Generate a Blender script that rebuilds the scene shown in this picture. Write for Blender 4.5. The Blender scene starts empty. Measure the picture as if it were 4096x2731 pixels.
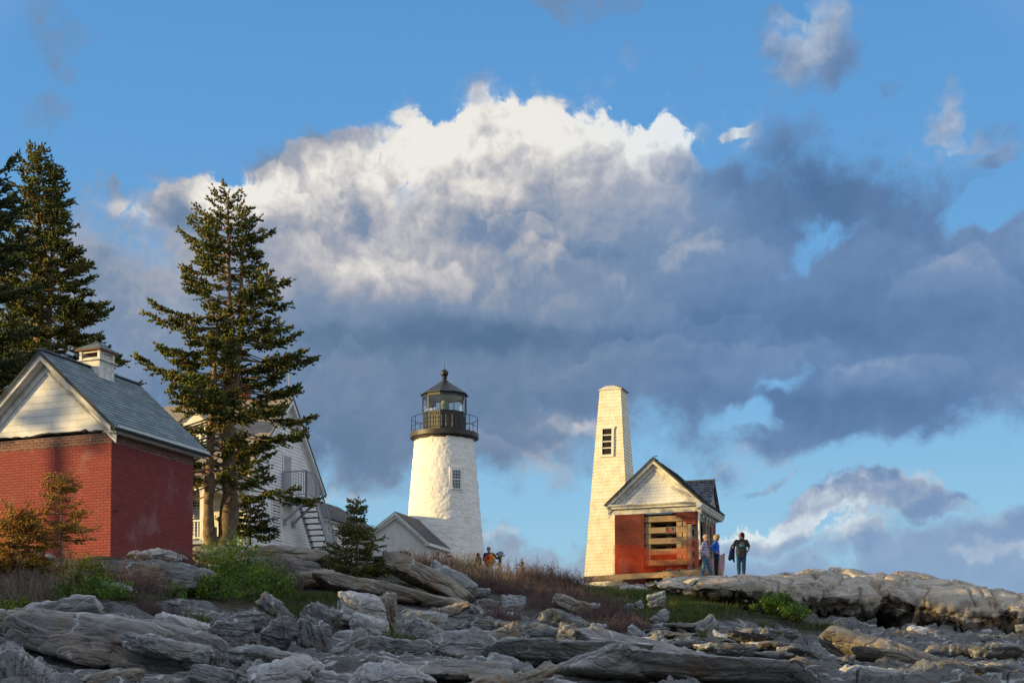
import bpy, bmesh, math, random
import numpy as np
from mathutils import Vector, Matrix, Quaternion
R = math.radians
scene = bpy.context.scene
COL = scene.collection
random.seed(7)

# ------------------------------------------------------------------ camera
F, TH, YP = 1500.0, R(2.0), 668.0        # focal in px of a 1024 px wide frame, pitch, principal row
cam_d = bpy.data.cameras.new("camera"); cam = bpy.data.objects.new("camera", cam_d); COL.objects.link(cam)
cam_d.sensor_width = 36.0; cam_d.lens = F / 1024 * 36.0
cam_d.shift_y = (YP - 341.0) / 1024.0
cam_d.clip_start = 0.1; cam_d.clip_end = 20000
cam.location = (0, 0, 0); cam.rotation_euler = (R(90) + TH, 0, 0)
scene.camera = cam
scene.render.resolution_x = 1024; scene.render.resolution_y = 682
scene.view_settings.view_transform = 'Standard'; scene.view_settings.look = 'None'
scene.view_settings.gamma = 1; scene.view_settings.exposure = 0.48

def ray(px, py):
    a = (px - 512) / F; b = (YP - py) / F
    c, s = math.cos(TH), math.sin(TH)
    return Vector((a, c - b * s, s + b * c))
def U(px, py, D):
    r = ray(px, py); return r * (D / r[1])

# ------------------------------------------------------------------ sun
SUN_EL = R(7.5); SAZ = R(77.5)
S = Vector((-math.sin(SAZ) * math.cos(SUN_EL), -math.cos(SAZ) * math.cos(SUN_EL), math.sin(SUN_EL)))
sl = bpy.data.lights.new("sun", 'SUN'); sl.energy = 5.0; sl.angle = R(0.53); sl.color = (1.0, 0.71, 0.28)
so = bpy.data.objects.new("sun", sl); COL.objects.link(so)
so.rotation_euler = (-S).to_track_quat('-Z', 'Y').to_euler(); so.location = (-30, -10, 30)

# ------------------------------------------------------------------ node helpers
class NT:
    def __init__(s, tree): s.t = tree; s.n = tree.nodes; s.l = tree.links
    def node(s, typ, **kw):
        n = s.n.new(typ)
        for k, v in kw.items():
            if k == 'ins':
                for i, x in v.items():
                    if hasattr(x, 'is_output') or isinstance(x, bpy.types.NodeSocket): s.l.new(x, n.inputs[i])
                    else: n.inputs[i].default_value = x
            else: setattr(n, k, v)
        return n
    def math(s, op, a, b=None, c=None, clamp=False):
        n = s.n.new('ShaderNodeMath'); n.operation = op; n.use_clamp = clamp
        for i, x in enumerate((a, b, c)):
            if x is None: continue
            if isinstance(x, bpy.types.NodeSocket): s.l.new(x, n.inputs[i])
            else: n.inputs[i].default_value = x
        return n.outputs[0]
    def vmath(s, op, a, b=None, sc=None):
        n = s.n.new('ShaderNodeVectorMath'); n.operation = op
        for i, x in enumerate((a, b)):
            if x is None: continue
            if isinstance(x, bpy.types.NodeSocket): s.l.new(x, n.inputs[i])
            else: n.inputs[i].default_value = x
        if sc is not None:
            if isinstance(sc, bpy.types.NodeSocket): s.l.new(sc, n.inputs['Scale'])
            else: n.inputs['Scale'].default_value = sc
        return n.outputs['Value'] if op in ('LENGTH', 'DOT_PRODUCT', 'DISTANCE') else n.outputs[0]
    def noise(s, vec, scale, detail=4, rough=0.55, dist=0.0, out=0, dim='3D', lac=2.0):
        n = s.n.new('ShaderNodeTexNoise'); n.noise_dimensions = dim
        if vec is not None: s.l.new(vec, n.inputs['Vector'])
        n.inputs['Scale'].default_value = scale; n.inputs['Detail'].default_value = detail
        n.inputs['Roughness'].default_value = rough; n.inputs['Distortion'].default_value = dist
        n.inputs['Lacunarity'].default_value = lac
        return n.outputs[out]
    def smooth(s, x, a, b, lo=0.0, hi=1.0, kind='SMOOTHSTEP'):
        n = s.n.new('ShaderNodeMapRange'); n.interpolation_type = kind
        s.l.new(x, n.inputs['Value'])
        for k, v in (('From Min', a), ('From Max', b), ('To Min', lo), ('To Max', hi)): n.inputs[k].default_value = v
        return n.outputs['Result']
    def mix(s, f, a, b, blend='MIX'):
        n = s.n.new('ShaderNodeMix'); n.data_type = 'RGBA'; n.blend_type = blend
        for k, x in ((0, f), (6, a), (7, b)):
            if isinstance(x, bpy.types.NodeSocket): s.l.new(x, n.inputs[k])
            else: n.inputs[k].default_value = (x if k == 0 else (tuple(x) + (1,))[:4])
        return n.outputs[2]
    def ramp(s, x, stops, interp='LINEAR'):
        n = s.n.new('ShaderNodeValToRGB'); s.l.new(x, n.inputs[0]); cr = n.color_ramp; cr.interpolation = interp
        while len(cr.elements) < len(stops): cr.elements.new(0.5)
        for e, (p, c) in zip(cr.elements, stops):
            e.position = p; e.color = (tuple(c) + (1,))[:4] if hasattr(c, '__len__') else (c, c, c, 1)
        return n.outputs[0]

# ------------------------------------------------------------------ world: Nishita sky + clouds laid out by azimuth / elevation (degrees)
world = bpy.data.worlds.new("World"); scene.world = world; world.use_nodes = True
w = NT(world.node_tree); w.n.clear()
sky = w.node('ShaderNodeTexSky', sky_type='NISHITA', sun_disc=False, sun_elevation=SUN_EL,
             sun_rotation=math.atan2(S.x, S.y), altitude=0.0, air_density=1.0, dust_density=0.6, ozone_density=2.0)
tc = w.node('ShaderNodeTexCoord').outputs['Generated']
sep = w.node('ShaderNodeSeparateXYZ', ins={0: tc}).outputs
az = w.math('MULTIPLY', w.math('ARCTAN2', sep[0], sep[1]), 57.29578)
el = w.math('MULTIPLY', w.math('ARCSINE', sep[2]), 57.29578)
q = w.node('ShaderNodeCombineXYZ', ins={0: az, 1: el, 2: 0.0}).outputs[0]
def ae(px, py):
    r = ray(px, py).normalized(); return math.degrees(math.atan2(r.x, r.y)), math.degrees(math.asin(r.z))
PXD = 0.0372
def warp(vec, seedvec, scale, amp, detail=3, rough=0.6):
    v = w.vmath('ADD', vec, seedvec)
    c = w.noise(v, scale, detail, rough, out=1)
    c = w.vmath('SUBTRACT', c, (0.5, 0.5, 0.5))
    return w.vmath('ADD', vec, w.vmath('MULTIPLY', c, (amp, amp, 0)))
qw = warp(warp(q, (3.1, 7.7, 1.0), 0.22, 5.0, 3), (13.0, 1.0, 4.0), 1.1, 1.2, 5, 0.65)
qs = warp(q, (8.0, 2.0, 9.0), 0.35, 3.5, 4)
def blob(src, px, py, rx, ry, rot=0, amp=1.0, soft=1.0):
    a, e = ae(px, py)
    v = w.vmath('SUBTRACT', after(src), (a, e, 0))
    n = w.node('ShaderNodeMapping', vector_type='POINT', ins={0: v}); n.inputs['Rotation'].default_value = (0, 0, R(-rot))
    v = w.vmath('MULTIPLY', n.outputs[0], (1 / (rx * PXD), 1 / (ry * PXD), 0))
    ln = w.vmath('LENGTH', v)
    return w.smooth(ln, 1.0 + soft * .6, 1.0 - soft * .75, 0.0, amp)
_dep = [None, 0]
def after(src):
    """ties a coordinate to the running sum so that the blobs are evaluated one after the other"""
    if _dep[0] is None: return src
    n = w.n.new('ShaderNodeVectorMath'); n.operation = 'MULTIPLY_ADD'; w.l.new(_dep[0], n.inputs[0]); n.inputs[1].default_value = (1e-9, 1e-9, 0); w.l.new(src, n.inputs[2])
    return n.outputs[0]
def union(items):
    r = None
    for i in items: r = i if r is None else w.math('MAXIMUM', r, i); _dep[0] = r
    return r
def total(items):
    r = None
    for i in items: r = i if r is None else w.math('ADD', r, i); _dep[0] = r
    return r
SKY_TINT = (1.0, 1.0, 1.0)
COVER = [(860, 506, 120, 16, 8, 1.0), (250, 385, 110, 60, 0), (870, 512, 110, 18, 9, .95), (365, 172, 90, 34, 22), (655, 150, 60, 38, 0), (255, 208, 120, 36, 14), (215, 222, 45, 26, 10), (600, 285, 345, 160, 0), (850, 285, 240, 112, -4), (285, 300, 175, 105, 0), (120, 330, 165, 115, 0, .8), (60, 410, 160, 90, 0, .75), (230, 440, 130, 50, 0, .9),
         (555, 172, 170, 64, 2), (300, 222, 140, 50, 12), (430, 400, 190, 92, 0), (860, 395, 150, 52, 0), (960, 325, 140, 92, 0),
         (1000, 330, 120, 90, 0), (1000, 165, 46, 16, 10, .7), (930, 560, 190, 40, 10, .9), (1010, 570, 190, 62, 0), (560, 560, 190, 34, 0, .8), (760, 595, 330, 52, 0, .95),
         (875, 508, 110, 18, 9, .8), (770, 532, 80, 20, 4, .8), (905, 492, 60, 10, 8, .6),
         (820, 38, 56, 40, 38, .8), (800, 75, 30, 26, 20, .5), (741, 116, 26, 18, 0, .6), (936, 124, 28, 28, 40, .52), (970, 148, 44, 16, 0, .5), (68, 45, 40, 42, 20, .42), (68, 120, 34, 38, 0, .45),
         (570, 5, 80, 18, 0, .46), (395, 20, 30, 40, 0, .2), (760, 470, 40, 9, 6, .55), (842, 490, 40, 7, 6, .5), (335, 505, 50, 8, 0, .5),
         (815, 4, 30, 10, 0, .6), (890, 80, 16, 7, 30, .5), (705, 62, 26, 16, 30, .35), (130, 220, 24, 12, 0, .7), (640, 45, 60, 20, 20, .3), (870, 130, 40, 20, 20, .3)]
HOLES = [(806, 250, 30, 16, 24, .75), (850, 238, 40, 7, 10, .4), (790, 372, 26, 9, 0, .45), (1010, 212, 40, 16, 8, 1.1), (385, 146, 22, 8, 24, .4), (745, 402, 34, 14, 0, .7), (985, 615, 40, 8, 0, .25), (720, 140, 26, 16, 0, .4)]
LIGHT = [(455, 122, 90, 50, 0, .29), (560, 104, 175, 44, 0, .36), (655, 122, 60, 28, 0, .30), (300, 182, 130, 28, 12, .56), (215, 196, 50, 22, 10, .45), (430, 190, 150, 75, 10, .40), (560, 180, 150, 60, 0, .22), (548, 240, 34, 26, 0, .24), (620, 130, 120, 50, 0, .18),
         (690, 246, 26, 12, 10, .30), (400, 268, 95, 26, 8, .26), (560, 285, 130, 40, 0, .14), (330, 235, 90, 34, 0, .30), (110, 270, 130, 90, 0, .26), (250, 280, 110, 60, 0, .14), (820, 30, 60, 36, 35, .45), (741, 114, 24, 16, 0, .5), (938, 124, 40, 34, 30, .4), (985, 152, 50, 18, 0, .35), (620, 240, 180, 90, 0, .12),
         (890, 492, 110, 20, 12, .30), (910, 478, 50, 10, 12, .1), (790, 522, 110, 16, 6, .48), (720, 530, 60, 12, 0, .4), (765, 470, 50, 14, 0, .45), (842, 487, 40, 12, 0, .45), (320, 505, 80, 14, 0, .5),
         (960, 262, 70, 26, 30, .16), (570, 428, 40, 12, 0, .34), (540, 478, 34, 20, 0, .34), (490, 528, 40, 8, 0, .45), (1005, 552, 50, 8, 0, .5), (1012, 395, 26, 26, 0, .2), (130, 216, 34, 10, 0, .25), (790, 350, 90, 14, 0, .08), (660, 345, 60, 10, 6, .14), (885, 375, 30, 12, 20, .18), (820, 540, 180, 20, 4, .15)]
DARK = [(500, 224, 60, 20, 0, .40), (300, 222, 50, 10, 0, .18), (185, 214, 24, 18, 0, .40), (352, 202, 18, 20, 0, .36), (482, 124, 14, 8, 0, .3), (640, 335, 280, 26, 0, .16), (440, 334, 190, 18, 0, .24), (770, 170, 110, 40, -6, .22),
        (860, 190, 150, 50, -6, .20), (660, 405, 180, 20, 0, .18), (870, 420, 130, 24, 0, .22), (560, 255, 60, 16, 0, .18), (790, 310, 180, 80, 0, .14), (320, 400, 150, 60, 0, .08), (960, 330, 90, 80, 0, .08), (450, 455, 140, 20, 0, .12), (160, 420, 120, 60, 0, .1)]
LOBES = [(402, 308, 80, 52, .17), (500, 158, 62, 54, .22), (430, 178, 60, 58, .22), (585, 165, 60, 56, .2), (662, 156, 46, 50, .26), (340, 200, 62, 44, .24), (255, 222, 60, 44, .26), (560, 305, 80, 34, .14), (520, 268, 50, 24, .12), (800, 368, 84, 32, .12),
         (900, 374, 60, 28, .14), (640, 358, 95, 28, .14), (470, 470, 60, 34, .16), (600, 445, 60, 34, .16), (880, 290, 90, 56, .09), (960, 300, 60, 44, .14), (722, 275, 60, 52, .1), (300, 300, 70, 50, .14), (480, 240, 60, 46, .14), (630, 215, 70, 60, .12),
         (850, 506, 32, 18, .16), (798, 520, 34, 16, .16), (905, 492, 38, 18, .16), (962, 506, 34, 16, .12), (738, 532, 34, 14, .15), (1010, 520, 30, 16, .16), (330, 400, 70, 40, .1), (740, 340, 70, 30, .1)]
def lobe(src, px, py, rx, ry, amp):
    a, e = ae(px, py)
    v = w.vmath('MULTIPLY', w.vmath('SUBTRACT', after(src), (a, e, 0)), (1 / (rx * PXD), 1 / (ry * PXD), 0))
    y_ = w.node('ShaderNodeSeparateXYZ', ins={0: v}).outputs[1]
    return w.math('MULTIPLY', w.smooth(w.vmath('LENGTH', v), 1.10, .86), w.smooth(y_, -.75, 1.0, 0, amp))
def fluff(src, seed, sc, det, rough=.6):
    v = w.vmath('ADD', src, seed); return w.math('SUBTRACT', w.noise(v, sc, det, rough), 0.5)
cov = w.math('MULTIPLY', union(blob(qw, *b) for b in COVER), 1.16)
hol = total(blob(qw, *(b + (1.25,))) for b in HOLES)
# rest of the sky (outside the photographed part) gets loose scattered cloud
gm = w.smooth(w.vmath('LENGTH', w.vmath('MULTIPLY', w.vmath('SUBTRACT', q, (0, 12, 0)), (1 / 24., 1 / 17., 0))), 1.0, 1.6)
gen = w.smooth(w.noise(w.vmath('MULTIPLY', q, (.6, 1, 1)), 0.09, 6, .6), .42, .60)
cov = w.math('SUBTRACT', cov, hol)
fb = fluff(q, (5., 5., 2.), 0.62, 9, .62)
qb = warp(q, (2., 6., 3.), .8, .9, 3)
def billow(v):
    r = None
    for k_, (fq, am) in enumerate(((.55, 1.0), (1.15, .55), (2.4, .3), (5.0, .16))):
        n_ = w.math('MULTIPLY', w.math('ABSOLUTE', w.math('SUBTRACT', w.noise(w.vmath('ADD', v, (k_ * 7.3, 3.1, 1.7)), fq, 1, .5), .5)), am); r = n_ if r is None else w.math('ADD', r, n_)
    return r
b1 = billow(qb); b2 = billow(w.vmath('ADD', qb, (-.20, .24, 0)))
relief = w.math('SUBTRACT', b1, b2)
lobes = total(lobe(qw, *b) for b in LOBES)
dens = w.math('ADD', cov, w.math('ADD', w.math('MULTIPLY', fb, .85), w.math('MULTIPLY', w.math('SUBTRACT', b1, .30), .7)))
a_soft = w.smooth(dens, 0.16, 0.80); a_hard = w.smooth(dens, 0.36, 0.56)
# --- shade
lit = w.math('MULTIPLY', total(blob(qs, *b) for b in LIGHT), .58); drk = w.math('MULTIPLY', total(blob(qs, *b) for b in DARK), .72)
rel = fluff(qs, (1., 9., 3.), .45, 7, .55)
edge = w.smooth(dens, 1.05, .45, 0, 1)
shade = w.math('ADD', w.math('SUBTRACT', lit, drk), w.math('MULTIPLY', rel, w.math('ADD', w.math('MULTIPLY', lit, .55), .40)))
fine = fluff(qw, (4., 2., 8.), 1.6, 6, .6)
shade = w.math('ADD', shade, w.math('MULTIPLY', fine, w.math('ADD', w.math('MULTIPLY', lit, .42), .07)))
shade = w.math('ADD', shade, w.math('MULTIPLY', edge, w.math('MULTIPLY', w.math('ADD', lit, .10), .55)))
shade = w.math('ADD', w.math('SUBTRACT', shade, .02), w.math('MULTIPLY', lobes, 1.25))
shade = w.math('ADD', shade, w.math('MULTIPLY', relief, w.math('ADD', w.math('MULTIPLY', lit, 1.1), .16)))
shade = w.math('ADD', w.math('MULTIPLY', shade,   .92), .29, clamp=True)
alpha = w.node('ShaderNodeMix', ins={0: w.smooth(lit, .24, .42), 2: a_soft, 3: a_hard}).outputs[0]
elf = w.smooth(el, 0, 30, 0, 1, 'LINEAR')
cc = w.ramp(shade, [(0.0, (.095, .17, .29)), (.22, (.145, .225, .36)), (.42, (.205, .28, .405)), (.62, (.39, .405, .465)), (.8, (.62, .605, .60)), (.92, (.77, .745, .70)), (1.0, (.85, .82, .77))])
cc = w.mix(w.smooth(el, 9.5, 5.5, 0, .6), cc, w.mix(shade, (.22, .36, .52), (.80, .74, .68)))
cc = w.mix(w.math('MULTIPLY', w.smooth(az, -1, 12), .6), cc, w.mix(1.0, cc, (.72, .98, 1.25), 'MULTIPLY'))
skc = w.mix(1.0, sky.outputs[0], SKY_TINT, 'MULTIPLY')
skc = w.vmath('SCALE', skc, sc=0.1)
grad = w.ramp(elf, [(0.0, (.42, .66, .82)), (.22, (.33, .62, .84)), (.42, (.20, .48, .82)), (.62, (.145, .40, .77)), (.85, (.112, .345, .72)), (1.0, (.08, .28, .64))])
base = w.mix(0.85, skc, grad)
bg1 = w.node('ShaderNodeBackground', ins={0: w.vmath('SCALE', w.mix(alpha, base, cc), sc=10.0), 1: 0.0725})
gcol = w.mix(w.noise(q, .12, 4), (.50, .54, .62), (1.06, 1.08, 1.12))
bg2 = w.node('ShaderNodeBackground', ins={0: w.vmath('SCALE', w.mix(w.math('ADD', w.math('MULTIPLY', gen, .45), .45), base, gcol), sc=10.0), 1: 0.0725})
mx = w.node('ShaderNodeMixShader', ins={0: gm, 1: bg1.outputs[0], 2: bg2.outputs[0]})
wo = w.node('ShaderNodeOutputWorld', ins={0: mx.outputs[0]})
world.cycles.sampling_method = 'MANUAL'; world.cycles.sample_map_resolution = 512
cy = scene.cycles
cy.use_adaptive_sampling = True; cy.adaptive_threshold = 0.012; cy.adaptive_min_samples = 16
cy.use_denoising = True; cy.time_limit = 780.0
try: cy.denoiser = 'OPENIMAGEDENOISE'
except Exception: pass
cy.max_bounces = 6; cy.diffuse_bounces = 2; cy.glossy_bounces = 2; cy.transmission_bounces = 5; cy.transparent_max_bounces = 6

# ================================================================== object helpers
def tag(o, label=None, cat=None, group=None, kind=None):
    if label:
        o['label'] = label
        if not kind: kind = 'thing'
    if cat: o['category'] = cat
    if group: o['group'] = group
    if kind: o['kind'] = kind
    return o
def empty(name, loc=(0, 0, 0), rz=0.0, label=None, cat=None, group=None, kind=None):
    o = bpy.data.objects.new(name, None); COL.objects.link(o); o.location = loc; o.rotation_euler = (0, 0, rz)
    o.empty_display_size = 0.3
    return tag(o, label, cat, group, kind)
def link_mesh(name, me, mats, parent=None, loc=None, rot=None):
    for m in (mats if isinstance(mats, (list, tuple)) else [mats]): me.materials.append(m)
    o = bpy.data.objects.new(name, me); COL.objects.link(o)
    if parent: o.parent = parent
    if loc is not None: o.location = loc
    if rot is not None: o.rotation_euler = rot
    return o
def copy_tree(o, parent=None):
    c = o.copy(); COL.objects.link(c); c.parent = parent
    for ch in list(o.children): copy_tree(ch, c)
    return c
def np_mesh(name, V, Q, smooth=False, tris=False):
    """V (n,3), Q (m,4) or (m,3) index arrays -> mesh, fast"""
    me = bpy.data.meshes.new(name); V = np.asarray(V, dtype=np.float32); Q = np.asarray(Q, dtype=np.int32)
    k = Q.shape[1]
    me.vertices.add(len(V)); me.vertices.foreach_set('co', V.ravel())
    me.loops.add(Q.size); me.loops.foreach_set('vertex_index', Q.ravel())
    me.polygons.add(len(Q)); me.polygons.foreach_set('loop_start', np.arange(0, Q.size, k, dtype=np.int32))
    me.polygons.foreach_set('loop_total', np.full(len(Q), k, dtype=np.int32))
    if smooth: me.polygons.foreach_set('use_smooth', np.ones(len(Q), dtype=bool))
    me.update(calc_edges=True)
    return me

class MB:
    """collects shapes and links them as one mesh object"""
    def __init__(s): s.v = []; s.f = []; s.m = []
    def add(s, vs, fs, mi=0):
        o = len(s.v); s.v += [tuple(v) for v in vs]; s.f += [tuple(i + o for i in f) for f in fs]; s.m += [mi] * len(fs); return s
    def box(s, x0, x1, y0, y1, z0, z1, mi=0):
        vs = [(x, y, z) for z in (z0, z1) for y in (y0, y1) for x in (x0, x1)]
        return s.add(vs, [(0, 2, 3, 1), (4, 5, 7, 6), (0, 1, 5, 4), (2, 6, 7, 3), (0, 4, 6, 2), (1, 3, 7, 5)], mi)
    def beam(s, p0, p1, wx, wz, up=(0, 0, 1), mi=0):
        """rectangular bar from p0 to p1; wx = width sideways, wz = width along up"""
        p0 = Vector(p0); p1 = Vector(p1); d = (p1 - p0).normalized(); up = Vector(up)
        sd = d.cross(up).normalized(); u = sd.cross(d).normalized()
        vs = [p + sd * (a * wx / 2) + u * (b * wz / 2) for p in (p0, p1) for a, b in ((-1, -1), (1, -1), (1, 1), (-1, 1))]
        return s.add(vs, [(0, 3, 2, 1), (4, 5, 6, 7), (0, 1, 5, 4), (1, 2, 6, 5), (2, 3, 7, 6), (3, 0, 4, 7)], mi)
    def tube(s, pts, rad, n=8, mi=0, cap=True):
        pts = [Vector(p) for p in pts]; rad = rad if hasattr(rad, '__len__') else [rad] * len(pts)
        prev = None; rings = []
        for i, p in enumerate(pts):
            d = (pts[min(i + 1, len(pts) - 1)] - pts[max(i - 1, 0)]).normalized()
            a = d.orthogonal().normalized() if prev is None else (prev - d * prev.dot(d)).normalized()
            prev = a; b = d.cross(a)
            rings.append([p + (a * math.cos(t) + b * math.sin(t)) * rad[i] for t in [2 * math.pi * k / n for k in range(n)]])
        vs = [v for r in rings for v in r]; fs = []
        for i in range(len(pts) - 1):
            for k in range(n): fs.append((i * n + k, i * n + (k + 1) % n, (i + 1) * n + (k + 1) % n, (i + 1) * n + k))
        if cap: fs.append(tuple(range(n - 1, -1, -1))); fs.append(tuple((len(pts) - 1) * n + k for k in range(n)))
        return s.add(vs, fs, mi)
    def lathe(s, prof, n=32, c=(0, 0, 0), mi=0, rot=0.0):
        vs = []; fs = []
        for r, z in prof:
            for k in range(n):
                t = 2 * math.pi * k / n + rot; vs.append((c[0] + r * math.cos(t), c[1] + r * math.sin(t), c[2] + z))
        for i in range(len(prof) - 1):
            for k in range(n): fs.append((i * n + k, i * n + (k + 1) % n, (i + 1) * n + (k + 1) % n, (i + 1) * n + k))
        return s.add(vs, fs, mi)
    def prism(s, poly, a, b, axis='y', mi=0):
        """extrude polygon (list of 2-tuples in the other two axes) from a to b along axis"""
        def P(u, v, t): return {'y': (u, t, v), 'x': (t, u, v), 'z': (u, v, t)}[axis]
        n = len(poly); vs = [P(u, v, a) for u, v in poly] + [P(u, v, b) for u, v in poly]
        fs = [tuple(range(n - 1, -1, -1)), tuple(range(n, 2 * n))] + [(i, (i + 1) % n, n + (i + 1) % n, n + i) for i in range(n)]
        return s.add(vs, fs, mi)
    def build(s, name, mats, parent=None, smooth=False, bevel=0.0, loc=None, rot=None):
        me = bpy.data.meshes.new(name); me.from_pydata(s.v, [], s.f); me.update()
        bm = bmesh.new(); bm.from_mesh(me); bmesh.ops.recalc_face_normals(bm, faces=bm.faces); bm.to_mesh(me); bm.free()
        for p, i in zip(me.polygons, s.m): p.material_index = i
        if smooth: me.polygons.foreach_set('use_smooth', [True] * len(me.polygons))
        o = link_mesh(name, me, mats, parent, loc, rot)
        if bevel:
            b = o.modifiers.new('bevel', 'BEVEL'); b.width = bevel; b.segments = 1; b.limit_method = 'ANGLE'
        return o

def clip(poly, z, keep_above):
    out = []
    for i in range(len(poly)):
        a, b = poly[i], poly[(i + 1) % len(poly)]
        ia = (a[1] >= z) == keep_above or a[1] == z; ib = (b[1] >= z) == keep_above or b[1] == z
        if ia: out.append(a)
        if ia != ib and a[1] != b[1]:
            t = (z - a[1]) / (b[1] - a[1]); out.append((a[0] + (b[0] - a[0]) * t, z))
    return out
def lap(mb, poly, step, thick, to3, mi=0, back=0.0):
    """overlapping courses (siding, shingles) that fill poly; to3(u, v, out) places a point"""
    v0 = min(p[1] for p in poly); v1 = max(p[1] for p in poly); v = v0
    while v < v1 - 1e-4:
        t = min(v + step, v1); s = clip(clip(poly, v, True), t, False); v_ = v; v = t
        if len(s) < 3: continue
        f = lambda p: thick * (1 - (p[1] - v_) / step)
        n = len(s); vs = [to3(p[0], p[1], f(p)) for p in s] + [to3(p[0], p[1], back) for p in s]
        fs = [tuple(range(n))]
        for i in range(n):
            if s[i][1] - v_ < 1e-4 and s[(i + 1) % n][1] - v_ < 1e-4: fs.append((i, (i + 1) % n, n + (i + 1) % n, n + i))
        mb.add(vs, fs, mi)
    return mb

# ================================================================== materials
MATS = {}
def mat(name, base=(.5, .5, .5), rough=.8, metal=0.0, var=0.12, vscale=3.0, bump=0.0, bscale=40.0, spec=0.3, col2=None, detail=5, obj=True, **kw):
    if name in MATS: return MATS[name]
    m = bpy.data.materials.new(name); m.use_nodes = True; nt = NT(m.node_tree); MATS[name] = m
    b = nt.n['Principled BSDF']; b.inputs['Roughness'].default_value = rough; b.inputs['Metallic'].default_value = metal
    b.inputs['Specular IOR Level'].default_value = spec
    co = nt.node('ShaderNodeTexCoord').outputs['Object']
    n = nt.noise(co, vscale, detail, .6)
    c2 = col2 if col2 else tuple(max(0, c * (1 - 2.2 * var)) for c in base)
    c = nt.mix(nt.smooth(n, .35, .68), base, c2); nt.l.new(c, b.inputs['Base Color'])
    if bump:
        bn = nt.node('ShaderNodeBump', ins={'Strength': 1.0, 'Distance': bump, 'Height': nt.noise(co, bscale, 6, .65)})
        nt.l.new(bn.outputs[0], b.inputs['Normal'])
    for k, v in kw.items(): b.inputs[k].default_value = v
    return m
def wall_uv(nt):
    """object-space wall coordinates: u along the wall whichever way it faces, v up"""
    t = nt.node('ShaderNodeTexCoord'); s = nt.node('ShaderNodeSeparateXYZ', ins={0: t.outputs['Object']}).outputs
    n = nt.node('ShaderNodeSeparateXYZ', ins={0: t.outputs['Normal']}).outputs
    k = nt.math('GREATER_THAN', nt.math('ABSOLUTE', n[0]), .5)
    u = nt.math('ADD', nt.math('MULTIPLY', s[0], nt.math('SUBTRACT', 1.0, k)), nt.math('MULTIPLY', s[1], k))
    return nt.node('ShaderNodeCombineXYZ', ins={0: u, 1: s[2], 2: 0.0}).outputs[0], t.outputs['Object'], s
def brick_mat(name, paint, bare, band=None, bw=.205, bh=.068):
    m = bpy.data.materials.new(name); m.use_nodes = True; nt = NT(m.node_tree); MATS[name] = m
    b = nt.n['Principled BSDF']; b.inputs['Roughness'].default_value = .75; b.inputs['Specular IOR Level'].default_value = .25
    uv, co, s = wall_uv(nt)
    uvd = nt.vmath('ADD', uv, nt.vmath('SCALE', nt.vmath('SUBTRACT', nt.noise(co, 9, 3, .6, out=1), (.5, .5, .5)), sc=.018))
    br = nt.node('ShaderNodeTexBrick', ins={'Vector': uvd, 'Color1': (0, 0, 0, 1), 'Color2': (1, 1, 1, 1), 'Mortar': (.5, .5, .5, 1), 'Scale': 1.0,
                 'Mortar Size': .0075, 'Mortar Smooth': .35, 'Bias': 0.0, 'Brick Width': bw, 'Row Height': bh})
    br.offset = .5
    rnd = br.outputs[0]; mo = br.outputs['Fac']
    col = nt.mix(nt.math('MULTIPLY', nt.node('ShaderNodeSeparateColor', ins={0: rnd}).outputs[0], .5), paint, tuple(c * .6 for c in paint))
    col = nt.mix(nt.math('MULTIPLY', mo, .85), col, tuple(c * .33 for c in paint))
    big = nt.noise(co, .9, 5, .6)
    col = nt.mix(nt.math('MULTIPLY', nt.smooth(big, .54, .72), .5), col, (.30, .20, .20))
    med = nt.noise(co, 2.6, 6, .62)
    col = nt.mix(nt.math('MULTIPLY', nt.smooth(med, .55, .8), .28), col, (.16, .03, .03))
    if band:
        z0, z1 = band
        bc = nt.mix(nt.node('ShaderNodeSeparateColor', ins={0: rnd}).outputs[0], bare, tuple(c * .55 for c in bare))
        bc = nt.mix(nt.smooth(nt.noise(co, 7, 6, .7), .56, .72), bc, (.42, .36, .33))
        bc = nt.mix(nt.math('MULTIPLY', mo, .8), bc, (.36, .31, .25))
        k = nt.smooth(nt.math('ADD', s[2], nt.math('MULTIPLY', nt.math('SUBTRACT', nt.noise(co, 4, 4), .5), .10)), z0 - .01, z0 + .01)
        col = nt.mix(k, col, bc)
    nt.l.new(col, b.inputs['Base Color'])
    h = nt.math('SUBTRACT', nt.math('MULTIPLY', nt.noise(co, 30, 5, .7), .35), mo)
    bn = nt.node('ShaderNodeBump', ins={'Strength': 1.0, 'Distance': .008, 'Height': h}); nt.l.new(bn.outputs[0], b.inputs['Normal'])
    return m
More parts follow.
